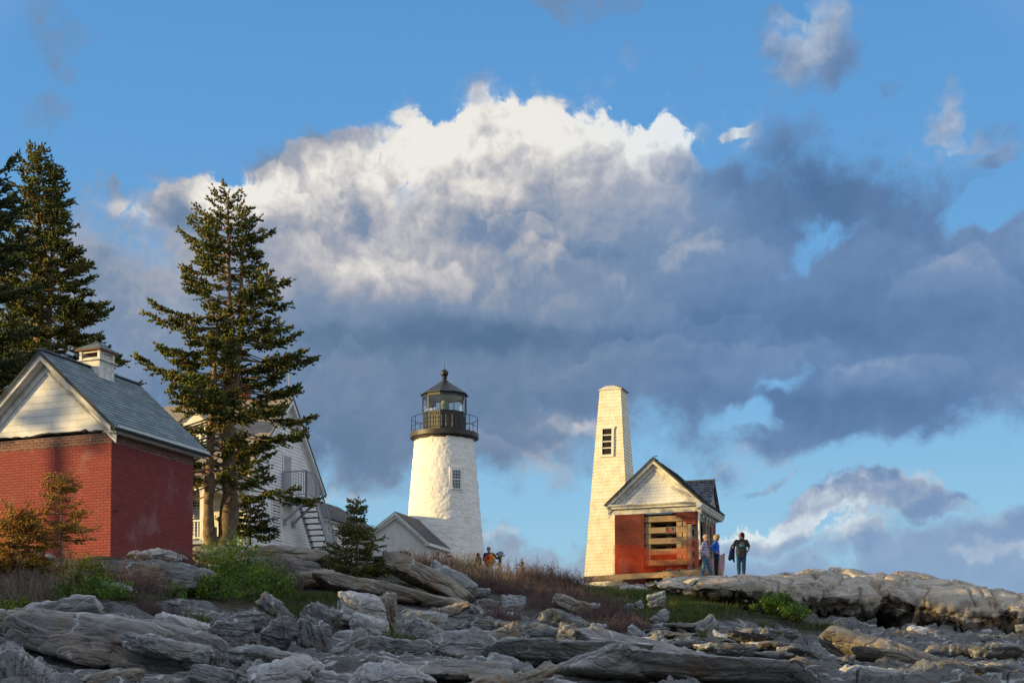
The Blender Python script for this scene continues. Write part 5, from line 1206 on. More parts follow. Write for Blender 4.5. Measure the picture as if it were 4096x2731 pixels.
me.materials.append(RM['under']); me.polygons.foreach_set('material_index', ul.astype(np.int32)); 
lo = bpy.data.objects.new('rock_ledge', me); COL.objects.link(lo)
tag(lo, 'massive pale rounded rock ledge with a dark undercut face along the right side', 'rock')
LEDGE = P
def ledge_z(x, y):
    d2 = (LEDGE[..., 0] - x) ** 2 + (LEDGE[..., 1] - y) ** 2; k = np.where(np.arange(nv)[None, :] < nv * .45, d2, 1e9).argmin(); return float(LEDGE.reshape(-1, 3)[k, 2])
SHADE_TREES = [(-34, 2, 4.5), (-35, 8, 4.2), (-35, 13, 4.6), (-34, 27.5, 4.8), (-34, 29.0, 2.6), (-33, 35.5, 3.8), (-33, 38.5, 5.4), (-31, 41.5, 5.8), (-34, 44, 5.6), (-33, 47, 4.4), (-30, 49.8, 4.2), (-33, 52.5, 4.6), (-55, 23.0, 9), (-56, 47.2, 15.5), (-55, 39.5, 10.5)]
SHADE_HIGH = [(-48, 28.4), (-52, 24.2)]

# ================================================================== vegetation
def leaf_material(name, c1, c2, c3, transl=.35, vs=2.2):
    m = bpy.data.materials.new(name); m.use_nodes = True; nt = NT(m.node_tree); MATS[name] = m
    b = nt.n['Principled BSDF']; b.inputs['Roughness'].default_value = .65; b.inputs['Specular IOR Level'].default_value = .25
    co = nt.node('ShaderNodeTexCoord').outputs['Object']
    at = nt.node('ShaderNodeAttribute'); at.attribute_name = 'rnd'
    col = nt.mix(nt.smooth(nt.noise(co, vs, 4, .6), .4, .62), c1, c2)
    col = nt.mix(nt.smooth(at.outputs['Fac'], .72, .98), col, c3)
    nt.l.new(col, b.inputs['Base Color'])
    tb = nt.node('ShaderNodeBsdfTranslucent', ins={0: col}); ms = nt.node('ShaderNodeMixShader', ins={0: transl, 1: b.outputs[0], 2: tb.outputs[0]})
    nt.l.new(ms.outputs[0], nt.n['Material Output'].inputs[0])
    return m
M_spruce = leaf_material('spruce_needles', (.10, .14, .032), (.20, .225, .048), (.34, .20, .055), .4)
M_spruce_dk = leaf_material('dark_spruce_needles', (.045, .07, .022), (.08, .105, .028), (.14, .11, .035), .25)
M_sapling = leaf_material('sun_gold_needles', (.36, .29, .035), (.48, .20, .03), (.55, .24, .04), .4, 5)  # orange of the low sun is put into the needle colour
M_bark = mat('spruce_bark', (.27, .19, .115), .9, col2=(.12, .085, .06), vscale=6, bump=.03, bscale=9)
M_twig = mat('dead_twig', (.15, .11, .085), .9, col2=(.09, .07, .055), vscale=9)
M_bush1 = leaf_material('fresh_green_leaf', (.085, .17, .025), (.14, .25, .04), (.26, .34, .06), .4, 3)
M_bush2 = leaf_material('yellow_green_leaf', (.10, .16, .02), (.18, .22, .03), (.36, .34, .04), .4, 3)
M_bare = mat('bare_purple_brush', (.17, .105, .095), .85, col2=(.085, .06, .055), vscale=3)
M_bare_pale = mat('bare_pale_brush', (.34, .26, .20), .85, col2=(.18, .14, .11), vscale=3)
M_grass = leaf_material('shore_grass', (.045, .085, .015), (.085, .115, .03), (.20, .16, .07), .35, 2)

def ortho(D):
    """two unit vectors perpendicular to each row of D"""
    a = np.where(np.abs(D[:, 2:3]) < .9, np.array([[0, 0, 1.0]]), np.array([[1.0, 0, 0]]))
    u = np.cross(D, a); u /= np.linalg.norm(u, axis=1, keepdims=True) + 1e-9
    return u, np.cross(D, u)
def spindles(P, D, L, Wd, rs, k=3):
    """needle shoots: k-sided bipyramids. P base points, D unit directions, L lengths, Wd widths"""
    n = len(P); u, v = ortho(D); V = np.empty((n, k + 2, 3)); V[:, 0] = P; V[:, 1] = P + D * L[:, None]
    ph = rs.uniform(0, 6.28, n); M = P + D * (L * .38)[:, None]
    for i in range(k):
        a = ph + 2 * np.pi * i / k; V[:, 2 + i] = M + (u * np.cos(a)[:, None] + v * np.sin(a)[:, None]) * Wd[:, None]
    F_ = []
    for i in range(k): F_ += [(0, 2 + i, 2 + (i + 1) % k), (1, 2 + (i + 1) % k, 2 + i)]
    Fc = (np.array(F_)[None] + (np.arange(n) * (k + 2))[:, None, None]).reshape(-1, 3)
    return V.reshape(-1, 3), Fc, np.repeat(rs.rand(n), 2 * k)
def sticks(A, B, ra, rb, k=3):
    """thin tapered prisms between point arrays"""
    n = len(A); D = B - A; D /= np.linalg.norm(D, axis=1, keepdims=True) + 1e-9; u, v = ortho(D); V = np.empty((n, 2 * k, 3))
    for i in range(k):
        a = 2 * np.pi * i / k; o = u * np.cos(a) + v * np.sin(a); V[:, i] = A + o * ra[:, None]; V[:, k + i] = B + o * rb[:, None]
    F_ = []
    for i in range(k): j = (i + 1) % k; F_ += [(i, j, k + j), (i, k + j, k + i)]
    return V.reshape(-1, 3), (np.array(F_)[None] + (np.arange(n) * 2 * k)[:, None, None]).reshape(-1, 3)
def join(parts):
    V = []; Fc = []; o = 0
    for v, f in parts: V.append(v); Fc.append(f + o); o += len(v)
    return np.concatenate(V), np.concatenate(Fc)
def mesh_rnd(name, V, Fc, rnd=None, smooth=False):
    me = np_mesh(name, V, Fc, smooth)
    if rnd is not None: at = me.attributes.new('rnd', 'FLOAT', 'FACE'); at.data.foreach_set('value', rnd.astype(np.float32))
    return me
def nrm_(v): return v / (np.linalg.norm(v, axis=-1, keepdims=True) + 1e-9)

def conifer(H, prof, leaders, seed, clear=.2, dens=1.0, shoot=.135, wid=.036, m=None, label='', droop=.16, group=None, name='spruce_tree', trunk_r=.22, knots=True, bare_in=.38, zmin_shoot=0.0, lowcut=None, custom=None):
    """prof(t) = crown radius at height fraction t (0 base, 1 top); leaders = list of trunk polylines [(x, y, z, r), ...] in metres"""
    rs = np.random.RandomState(seed); root = empty(name, label=label, cat='tree', group=group)
    tb = []; brA, brB, brr = [], [], []; sp = []
    for li, tr in enumerate(leaders):
        tr = np.array(tr, float); mb = MB()
        zs = np.linspace(tr[0, 2], tr[-1, 2], max(8, int((tr[-1, 2] - tr[0, 2]) / .18)))
        c = [np.interp(zs, tr[:, 2], tr[:, i]) for i in (0, 1, 3)]
        pts = [(c[0][i] + rs.normal(0, .008), c[1][i] + rs.normal(0, .008), zs[i]) for i in range(len(zs))]
        kn = np.convolve(rs.randn(len(zs) + 4), [.25, .5, .25], 'same')[2:-2]; rr_ = [c[2][i] * (1 + (.15 * kn[i] if knots and c[2][i] > .08 else 0)) for i in range(len(zs))]
        mb.tube(pts, rr_, 9); mb.build('trunk', M_bark, root, smooth=True)
        z = max(clear * H, tr[0, 2] + .3); top = tr[-1, 2]; myL = tr[0, 2]
        while z < top - .05:
            cx_ = np.interp(z, tr[:, 2], tr[:, 0]); cy_ = np.interp(z, tr[:, 2], tr[:, 1]); t = z / H
            R_ = prof(t); own = 1.0 if li == 0 else np.clip((top - z) / (top - myL + .01) * 1.5, .15, .8)
            nb = max(2, int(round(rs.uniform(2.2, 4.6) * dens)))
            a0 = rs.uniform(0, 6.28)
            for b in range(nb):
                az_ = a0 + b * 2 * np.pi / nb + rs.normal(0, .3)
                L = R_ * rs.choice([rs.uniform(.35, .7), rs.uniform(.75, 1.05), rs.uniform(.95, 1.22)]) * own
                if li > 0: L = min(L, (top - z) * .55 + .12)
                L = max(L, .12)
                up = np.interp(t, [0, .4, .75, .92, 1], [-.20, -.06, .10, .5, 1.1]) + rs.normal(0, .13)
                n = max(4, int(L / .16)); s = np.linspace(0, 1, n + 1)
                dirx, diry = math.cos(az_), math.sin(az_)
                curve = L * (up * s - droop * s ** 1.6 * min(L, 1.6) + .22 * s ** 3 * min(L, 1.4))
                wob = np.cumsum(rs.normal(0, .035 * L / n * 3, n + 1))
                px = cx_ + dirx * L * s - diry * wob; py = cy_ + diry * L * s + dirx * wob; pz = z + curve
                P_ = np.stack([px, py, pz], 1); r0 = .012 + .020 * L * .6
                brA.append(P_[:-1]); brB.append(P_[1:]); brr.append(np.linspace(r0, .006, n + 1))
                # side twigs
                nt_ = max(3, int(L / .058 * dens)); inner = bare_in * (1 if t < .75 else .2)
                ts = rs.uniform(inner, 1.0, nt_) ** .75; ts = np.append(ts, [1.0, .97])
                for q_ in ts:
                    i = min(int(q_ * n), n - 1); f = q_ * n - i; base = P_[i] * (1 - f) + P_[i + 1] * f
                    ax = nrm_(P_[i + 1] - P_[i]); side = nrm_(np.cross(ax, [0, 0, 1])) * rs.choice([-1, 1])
                    tl = (.13 + .28 * L * (1 - q_ * .72) * rs.uniform(.5, 1.15)); tl = min(tl, .62)
                    spread = rs.uniform(.5, 1.1) if q_ < .96 else rs.uniform(0, .35)
                    d = nrm_(ax * 1.0 + side * spread + np.array([0, 0, rs.normal(-.12, .22)]))
                    ns = max(2, int(tl / .055)); e = base + d * tl
                    brA.append(base[None]); brB.append(e[None]); brr.append(np.array([.006, .003]))
                    k = np.linspace(.15, 1, ns)[:, None]; bp = base + d * tl * k
                    bp = bp + rs.normal(0, .012, bp.shape); bp[:, 2] -= .05 * tl * (k[:, 0] ** 2)
                    s2 = nrm_(np.cross(d, [0, 0, 1]))
                    dd = nrm_(d[None] + s2[None] * rs.uniform(-1.0, 1.0, (ns, 1)) + np.stack([rs.normal(0, .15, ns), rs.normal(0, .15, ns), rs.normal(.22, .32, ns)], 1))
                    sp.append((bp, dd, shoot * rs.uniform(.6, 1.25, ns), wid * rs.uniform(.7, 1.4, ns)))
            z += rs.uniform(.12, .32) * (1 if t < .8 else .6) / max(dens, .6)
        # leader tip
        e = np.array([[tr[-1, 0], tr[-1, 1], tr[-1, 2] - .04 * k] for k in range(9)]); dd = nrm_(np.stack([rs.normal(0, .7, 9), rs.normal(0, .7, 9), np.ones(9)], 1)); dd[0] = (0, 0, 1)
        sp.append((e, dd, np.full(9, shoot * .9), np.full(9, wid * .8)))
    A = np.concatenate(brA); B = np.concatenate(brB); ra = np.concatenate([r[:-1] for r in brr]); rb = np.concatenate([r[1:] for r in brr])
    v, f = sticks(A, B, ra, rb); link_mesh('branches', np_mesh('branches', v, f), M_bark, root)
    P_ = np.concatenate([s[0] for s in sp]); D_ = np.concatenate([s[1] for s in sp]); L_ = np.concatenate([s[2] for s in sp]); W_ = np.concatenate([s[3] for s in sp])
    v, f, rn = spindles(P_, D_, L_, W_, rs); link_mesh('foliage', mesh_rnd('foliage', v, f, rn), m or M_spruce, root)
    return root

# the big two stemmed spruce in the middle left
TB = U(930 / 4, 2175 / 4, 45.5); pxm = 45.5 / 6000
def X_(px): return (px - 930) * pxm
def Z_(py): return (2175 - py) * pxm
big_prof = lambda t: np.interp(1 - t, [0, .02, .10, .20, .27, .36, .46, .54, .65, .76, .86, 1], [.05, .24, .98, 1.35, 1.65, 1.85, 2.15, 2.45, 2.65, 2.5, 2.0, 1.2])
big = conifer(10.75, big_prof, [
    [(X_(930), 0, -.15, .42), (X_(940), 0, .25, .30), (X_(950), 0, 1.2, .235), (X_(945), 0, 2.3, .22), (X_(938), .1, 4, .17), (X_(945), .1, 6, .12), (X_(938), 0, 8.5, .07), (X_(935), 0, 10.7, .015)],
    [(X_(890), -.1, -.1, .28), (X_(868), -.15, .35, .20), (X_(872), -.2, 1.5, .15), (X_(875), -.2, 3.0, .13), (X_(885), -.1, 5, .09), (X_(900), 0, 7.6, .02)],
    [(X_(965), .1, 4.2, .10), (X_(985), .1, 6.5, .08), (X_(990), .1, 8.5, .05), (X_(1010), 0, 10.05, .012)]],
    101, clear=.165, dens=.94, label='tall spruce with two knobbly trunks standing before the white clapboard house')
big.location = TB + Vector((-.24, 0, 0))
# tree mass at the left edge
T2 = U(160 / 4, 2150 / 4, 50)
t2 = conifer(13.2, lambda t: np.interp(1 - t, [0, .05, .15, .25, .33, .45, .6, .8, 1], [.05, .42, .86, 1.2, 1.65, 2.15, 2.55, 2.5, 2.0]), [
    [(0, 0, 0, .30), (-.1, 0, 6, .20), (-.15, 0, 10, .10), (-.22, 0, 13.15, .012)], [(.15, 0, 6.0, .13), (.30, .1, 9.5, .08), (.36, .1, 12.55, .012)]],
    202, clear=.1, dens=1.15, label='tall spruce with twin tips rising behind the brick shed'); t2.location = T2
T3 = U(-215 / 4, 2200 / 4, 40)
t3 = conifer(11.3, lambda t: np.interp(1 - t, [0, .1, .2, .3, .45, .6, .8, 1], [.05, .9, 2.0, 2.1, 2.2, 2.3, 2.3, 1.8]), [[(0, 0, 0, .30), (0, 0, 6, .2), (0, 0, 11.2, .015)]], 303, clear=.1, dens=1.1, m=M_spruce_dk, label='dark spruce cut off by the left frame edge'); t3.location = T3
# lower spruce hidden between the left trees and the shed roof
T4 = U(360 / 4, 2130 / 4, 54)
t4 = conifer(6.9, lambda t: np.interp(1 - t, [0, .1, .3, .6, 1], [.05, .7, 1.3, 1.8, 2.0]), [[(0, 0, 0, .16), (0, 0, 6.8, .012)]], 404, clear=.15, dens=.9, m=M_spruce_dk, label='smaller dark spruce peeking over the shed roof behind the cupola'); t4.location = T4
# dark young spruce behind the trunk
T5 = U(1000 / 4, 2178 / 4, 47.5)
t5 = conifer(1.5, lambda t: np.interp(1 - t, [0, .3, .7, 1], [.1, .6, .85, .9]), [[(0, 0, 0, .05), (0, 0, 1.45, .01)]], 505, clear=.06, dens=1.5, shoot=.09, m=M_spruce_dk, knots=False, label='low dark spruce bush behind the foot of the big trunk', bare_in=.1); t5.location = T5
# young spruce in the middle
T6 = U(1425 / 4, 2330 / 4, 42)
t6 = conifer(2.35, lambda t: np.interp(1 - t, [0, .28, .4, .6, .85, 1], [.04, .08, .42, .72, .92, .95]), [[(0, 0, -.1, .06), (.02, 0, 1.0, .035), (0, 0, 2.3, .008)]], 606, clear=.04, dens=1.8, shoot=.09, wid=.024, knots=False, label='young spruce with a thin bare tip in front of the white wing', bare_in=.08, droop=.02); t6.location = T6
# sapling at the left, gold of the low sun in its needle colour
T7 = U(240 / 4, 2330 / 4, 30.5)
t7 = conifer(2.25, lambda t: np.interp(1 - t, [0, .15, .35, .5, .62, .7, 1], [.05, .22, .30, .62, .62, .3, .2]), [[(0, 0, -.2, .03), (.02, 0, 1.0, .022), (0, 0, 2.2, .006)]], 707, clear=.40, dens=1.7, shoot=.08, wid=.017, m=M_sapling, knots=False, label='small spruce sapling with low sun gold in its needle colour in front of the brick shed', bare_in=.1, droop=.0); t7.location = T7
T8 = U(70 / 4, 2330 / 4, 30)
t8 = conifer(1.2, lambda t: np.interp(1 - t, [0, .2, .6, 1], [.25, .5, .7, .5]), [[(0, 0, -.2, .03), (.0, 0, .7, .02), (.05, 0, 1.3, .01)]], 808, clear=.3, dens=2.2, shoot=.08, wid=.017, m=M_sapling, knots=False, label='broad spruce bush with low sun orange in its needle colour at the left edge in front of the shed', bare_in=.05); t8.location = T8
# spruces out of the picture on the rise to the left: added to throw the shade on the shore
far_src = None
for i, (x, y, h) in enumerate(SHADE_TREES):
    if far_src is None:
        far_src = conifer(7.0, lambda t: np.interp(1 - t, [0, .1, .4, 1], [.05, .6, 1.4, 1.9]), [[(0, 0, 0, .18), (0, 0, 6.95, .012)]], 909, clear=.12, dens=.75, shoot=.2, wid=.05, m=M_spruce_dk, label='dark spruce in the unseen row added on the left rise to shade the shore', group='added shade spruces on the left rise'); o = far_src
    else: o = copy_tree(far_src)
    o.location = (x, y, gz(x, y) - .1); o.scale = (h / 7.0,) * 3 if h < 15 else (.5, .5, h / 7.0); o.rotation_euler = (0, 0, i * 1.3)

hi_src = conifer(14.5, lambda t: np.interp(1 - t, [0, .1, .25, .45, 1], [.1, 1.2, 2.0, 1.9, .6]), [[(0, 0, 0, .34), (0, 0, 14.4, .03)]], 911, clear=.66, dens=.8, shoot=.2, wid=.05, m=M_spruce_dk, label='tall unseen spruce with a high crown and bare trunk added to shade the shed gable', group='added high crowned shade spruces far left')  # added out of view: crown shades the shed gable, lower wall stays sunny
for i, (x, y) in enumerate(SHADE_HIGH):
    o = hi_src if i == 0 else copy_tree(hi_src); o.location = (x, y, gz(x, y) - .1); o.rotation_euler = (0, 0, i * 2.1)

# ---- leafy bushes
def bush(c, rx, ry, rz, n, seed, m, label, leaf=.035, stems=14, name='leafy_bush', cat='bush', group=None):
    rs = np.random.RandomState(seed); root = empty(name, c, 0, label, cat, group)
    ncl = max(6, n // 45); cc = rs.normal(0, .5, (ncl, 3)); cc[:, 2] = rs.uniform(.1, 1, ncl); rad = np.sqrt(cc[:, 0] ** 2 + cc[:, 1] ** 2); cc[:, 2] *= np.clip(1.25 - .55 * rad, .25, 1)
    k = rs.randint(0, ncl, n); P_ = cc[k] + rs.normal(0, .13, (n, 3)); P_[:, 2] = np.abs(P_[:, 2]); P_ *= np.array([rx, ry, rz])
    D_ = nrm_(rs.normal(0, 1, (n, 3)) + [0, 0, .5]); u, v = ortho(D_); s = leaf * rs.uniform(.6, 1.4, n)[:, None]
    V = np.stack([P_ - u * s * .5, P_ + D_ * s * .9 - v * s * .1, P_ + u * s * .5, P_ - D_ * s * .5 + v * s * .3], 1).reshape(-1, 3)
    Q = (np.array([[0, 1, 2, 3]]) + (np.arange(n) * 4)[:, None]); link_mesh('leaves', mesh_rnd('leaves', V, Q, rs.rand(n)), m, root)
    A, B, ra, rb = [], [], [], []
    for i in range(stems):
        e = cc[rs.randint(ncl)] * [rx, ry, rz] * 1.05; b_ = np.array([e[0] * .3, e[1] * .3, -.15]); p = b_; 
        for j in range(4):
            q_ = b_ + (e - b_) * (j + 1) / 4 + rs.normal(0, .03, 3); A.append(p); B.append(q_); ra.append(.009 - .0018 * j); rb.append(.009 - .0018 * (j + 1)); p = q_
    v, f = sticks(np.array(A), np.array(B), np.array(ra), np.array(rb)); link_mesh('stems', np_mesh('stems', v, f), M_twig, root)
    return root
def at_px(px, py, D): p = U(px / 4, py / 4, D); return Vector((p.x, p.y, gz(p.x, p.y)))
for i, (px, py, D, rx, rz, n, m, lab) in enumerate([
    (930, 2420, 35.5, .85, 1.05, 5200, M_bush1, 'big fresh green bush left of the long plank slab'),
    (1060, 2440, 34.5, .7, .75, 3200, M_bush1, 'green bush hanging toward the swirled dark rock'),
    (870, 2470, 33, .55, .5, 1800, M_bush1, 'low green growth under the big fresh green bush'),
    (330, 2330, 31, .55, .85, 2600, M_bush2, 'green bush with sunlit yellow in its leaf colour at the shed corner'),  # leaf yellow stands in for low sun on this bush
    (390, 2420, 30, .75, .42, 2200, M_bush1, 'low green bush below the sun yellowed bush'),
    (270, 2400, 29.8, .4, .4, 900, M_bush1, 'small green bush at the foot of the sapling'),
    (60, 2420, 28.5, .5, .35, 900, M_bush2, 'low yellow green weeds at the left edge'),
    (690, 2400, 32, .35, .4, 900, M_bush1, 'small green shrub right of the dark layered outcrop'),
    (1200, 2262, 44.5, .9, .42, 1700, M_bush1, 'green shrub strip behind the long tan ledge'),
    (1120, 2275, 43, .5, .35, 900, M_bush1, 'low green shrub at the end of the long tan ledge'),
    (1625, 2490, 31.5, .32, .5, 900, M_bush1, 'green tuft bush beside the pale cracked block'),
    (3110, 2415, 48.4, .65, .8, 2200, M_bush1, 'green bush growing against the overhanging ledge'),
    (3180, 2460, 47.6, .6, .4, 1000, M_bush1, 'sprawling low green bush under the overhanging ledge'),
    (1000, 2330, 37, .6, .5, 1300, M_bush1, 'green bush in front of the long tan ledge'),
    (3640, 2680, 40, .5, .3, 500, M_bush1, 'dim green weeds in the dark recess at right'),
    (1900, 2268, 60, .5, .55, 500, M_bush2, 'yellow green bush on the crest near the two viewers'),
    (2085, 2262, 59, .30, .75, 500, M_sapling, 'orange tipped shrub on the crest right of the viewing scope'),
    (1965, 2262, 61.5, .40, .95, 600, M_sapling, 'orange green shrub behind the viewing scope post'),
    ]):
    c = at_px(px, py, D); bush(c, rx, rx * .8, rz, n, 900 + i, m, lab, leaf=.04 if D < 40 else .06)

# ---- bare brush
def brush(name, c, rx, ry, h, n, seed, m, label, lean=.35, curl=.0, r0=.006, seg=6, fork=2, kind=None, group=None, ground=True, cat='shrub'):
    rs = np.random.RandomState(seed); A, B, ra, rb = [], [], [], []
    for i in range(n):
        bx, by = rs.normal(0, .5) * rx, rs.normal(0, .5) * ry; wx_, wy_ = c[0] + bx, c[1] + by
        p = np.array([bx, by, 0.0]); p[2] = 0; d = nrm_(np.array([rs.normal(0, lean), rs.normal(0, lean), 1.0])); L = h * rs.uniform(.45, 1.15)
        st = [(p, d, L, r0 * rs.uniform(.7, 1.3), 0)]
        while st:
            p, d, L, r, dep = st.pop(); ns = seg if dep == 0 else max(3, seg - 2)
            for j in range(ns):
                d = nrm_(d + rs.normal(0, .16 + curl, 3) + np.array([0, 0, -curl * .35])); q_ = p + d * L / ns; r2 = r * (1 - .6 / ns)
                A.append(p); B.append(q_); ra.append(r); rb.append(r2); p = q_; r = r2
                if dep < fork and rs.rand() < .42: st.append((p, nrm_(d + rs.normal(0, .5, 3)), L * rs.uniform(.3, .6), r * .75, dep + 1))
    A = np.array(A); B = np.array(B)
    if ground:
        zA = ground_z_fast(A[:, 0] + c[0], A[:, 1] + c[1]) - c[2]; zB = ground_z_fast(B[:, 0] + c[0], B[:, 1] + c[1]) - c[2]; A[:, 2] += zA; B[:, 2] += zB
    v, f = sticks(A, B, np.array(ra), np.array(rb)); o = link_mesh(name, np_mesh(name, v, f), m); o.location = c
    return tag(o, label, cat, group, kind)
def ground_z_fast(x, y):
    """bilinear lookup in the ground grid"""
    fy = np.interp(y, yr_, np.arange(len(yr_))); s_ = x / (np.maximum(y, 0) + 4.0); fx = np.interp(s_, sc_, np.arange(len(sc_)))
    i = np.clip(fy.astype(int), 0, len(yr_) - 2); j = np.clip(fx.astype(int), 0, len(sc_) - 2); a, b = fy - i, fx - j
    return (Zg[i, j] * (1 - a) * (1 - b) + Zg[i + 1, j] * a * (1 - b) + Zg[i, j + 1] * (1 - a) * b + Zg[i + 1, j + 1] * a * b)
BR = [  # px, py, D, rx, ry, h, n, curl, material, label
    (30, 2420, 29.5, .8, .8, 1.05, 60, .05, M_bare_pale, 'tall bare pale brush at the left edge under the sun tinted spruce bush'),
    (190, 2400, 30, .6, .6, .75, 50, .06, M_bare_pale, 'bare pale twigs around the foot of the sun tinted sapling'),
    (300, 2300, 32, .5, .5, .8, 30, .05, M_bare_pale, 'thin bare stems in front of the sunlit shed wall'),
    (470, 2330, 33, .5, .5, .75, 40, .06, M_bare, 'bare purplish twigs at the shed corner'),
    (560, 2420, 31.5, .45, .5, .8, 60, .16, M_bare, 'tangled curling bare brush below the layered outcrop'),
    (620, 2480, 30.2, .4, .4, .5, 45, .2, M_bare, 'drooping tangle of bare roots above the rocks'),
    (700, 2290, 34.5, .8, .4, .5, 40, .06, M_bare, 'fine bare twigs in front of the smooth white boulder'),
    (1110, 2330, 38.5, .5, .4, .7, 60, .05, M_bare, 'bare purplish brush right of the big green bush'),
    (1560, 2240, 56, .5, .5, .5, 40, .05, M_bare, 'bare brush beside the green garden chair'),
    (1680, 2270, 60, .8, .6, .9, 60, .05, M_bare, 'bare brush before the stucco passage'),
    (1790, 2300, 61, .8, .8, .8, 60, .06, M_bare, 'bare brush at the foot of the lighthouse'),
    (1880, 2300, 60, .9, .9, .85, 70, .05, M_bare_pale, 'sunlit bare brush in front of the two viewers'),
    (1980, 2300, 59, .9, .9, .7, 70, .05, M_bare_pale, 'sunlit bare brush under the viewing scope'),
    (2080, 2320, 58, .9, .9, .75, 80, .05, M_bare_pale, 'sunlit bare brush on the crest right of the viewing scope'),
    (2180, 2330, 56.5, .9, .9, .8, 80, .06, M_bare, 'tall bare brush on the crest between lighthouse and shingled tower'),
    (2270, 2345, 55.5, .7, .8, .55, 70, .06, M_bare, 'bare brush at the left foot of the shingled tower'),
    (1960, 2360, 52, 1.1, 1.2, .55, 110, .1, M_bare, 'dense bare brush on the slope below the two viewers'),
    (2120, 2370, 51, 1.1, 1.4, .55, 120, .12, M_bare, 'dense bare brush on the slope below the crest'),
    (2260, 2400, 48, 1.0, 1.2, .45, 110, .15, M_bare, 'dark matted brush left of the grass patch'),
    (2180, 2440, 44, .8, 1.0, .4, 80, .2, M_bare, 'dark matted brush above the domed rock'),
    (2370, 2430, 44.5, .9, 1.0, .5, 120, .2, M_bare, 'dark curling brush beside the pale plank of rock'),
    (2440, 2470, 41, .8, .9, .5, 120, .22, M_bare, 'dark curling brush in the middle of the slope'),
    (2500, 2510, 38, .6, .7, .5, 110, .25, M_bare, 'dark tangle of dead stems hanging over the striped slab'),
    (2590, 2535, 36, .45, .5, .35, 60, .25, M_bare, 'tip of the dead brush at the striped slab'),
    (3180, 2420, 48.2, .8, .5, .5, 40, .12, M_bare_pale, 'bare pale stems around the green bush under the ledge'),
    (2000, 2470, 38, .5, .5, .4, 40, .12, M_bare, 'thin bare twigs by the stack of dark stones'),
    (1620, 2470, 32, .35, .3, .55, 18, .05, M_bare_pale, 'few dry stems rising from the green tuft bush')]
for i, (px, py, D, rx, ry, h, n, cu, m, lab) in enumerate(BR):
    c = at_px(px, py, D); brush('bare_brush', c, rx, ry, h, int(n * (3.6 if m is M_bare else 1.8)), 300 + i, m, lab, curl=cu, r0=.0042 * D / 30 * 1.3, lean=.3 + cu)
# ---- grass
def grass_patch(spots, seed, m):
    rs = np.random.RandomState(seed); V = []; n_all = 0; Bs = []
    for px, py, D, rx, ry, h, n in spots:
        c = U(px / 4, py / 4, D); x = c.x + rs.normal(0, .5, n) * rx; y = D + rs.normal(0, .5, n) * ry; z = ground_z_fast(x, y) - .02
        a = rs.uniform(0, 6.28, n); d = np.stack([np.cos(a), np.sin(a), 0 * a], 1); hh = h * rs.uniform(.4, 1.15, n)[:, None]; w_ = (.006 + .0045 * D / 30)
        ln = nrm_(np.stack([rs.normal(0, .35, n), rs.normal(0, .35, n), np.ones(n)], 1)); P_ = np.stack([x, y, z], 1)
        t = P_ + ln * hh * .6; tip = P_ + ln * hh + np.stack([rs.normal(0, .3, n), rs.normal(0, .3, n), -.1 * np.ones(n)], 1) * hh * .5
        V.append(np.stack([P_ - d * w_, P_ + d * w_, t + d * w_ * .7, t - d * w_ * .7, tip], 1).reshape(-1, 3)); n_all += n
    V = np.concatenate(V); o = (np.arange(n_all) * 5)[:, None]
    T = np.concatenate([np.array([[0, 1, 2]]) + o, np.array([[0, 2, 3]]) + o, np.array([[3, 2, 4]]) + o]); ob = link_mesh('grass', mesh_rnd('grass', V, T, np.tile(rs.rand(n_all), 3)), m)
    return tag(ob, kind='stuff')
grass_patch([(2420, 2360, 54, 1.5, 1.2, .22, 2600), (2540, 2385, 51, 1.4, 1.5, .28, 4200), (2660, 2395, 50, .9, 1.5, .32, 2600), (2480, 2430, 47, 1.2, 1.5, .22, 2000), (2720, 2420, 49, .8, 1.0, .3, 2200), (2790, 2430, 48.3, 1.0, 1.2, .34, 3600), (2680, 2490, 43, .9, .9, .3, 2400), (2760, 2470, 45, .8, .8, .3, 1800), (2650, 2350, 56, .4, .3, .35, 700),
    (1150, 2290, 42.5, .8, .6, .25, 900), (1280, 2395, 36, 1.1, .9, .22, 2600), (1180, 2430, 34, .8, .6, .22, 1400), (1100, 2470, 31, .5, .5, .22, 700), (870, 2480, 30, .8, .4, .22, 1000), (60, 2440, 28, .8, .4, .18, 900), (700, 2480, 29.5, .3, .3, .2, 300), (1720, 2560, 28.5, .18, .2, .24, 260), (1640, 2520, 30.5, .25, .3, .3, 500), (1310, 2640, 23.5, .2, .15, .10, 200), (1460, 2390, 37, .5, .5, .2, 500),
    (3070, 2550, 43, .25, .3, .3, 350), (2800, 2580, 36, .2, .2, .25, 200), (1950, 2350, 55, 1.6, 1.0, .3, 1400), (2150, 2330, 56, 1.2, .8, .3, 600), (1350, 2320, 47, 1.5, 1.5, .25, 1500), (1600, 2310, 52, 1.5, 1.5, .25, 1200), (500, 2420, 31, .8, .6, .2, 700), (2420, 2520, 36, .3, .3, .2, 200), (960, 2580, 26, .12, .1, .12, 100), (3280, 2470, 47, .8, .4, .25, 300), (2200, 2470, 36, .3, .3, .18, 200)], 77, M_grass)

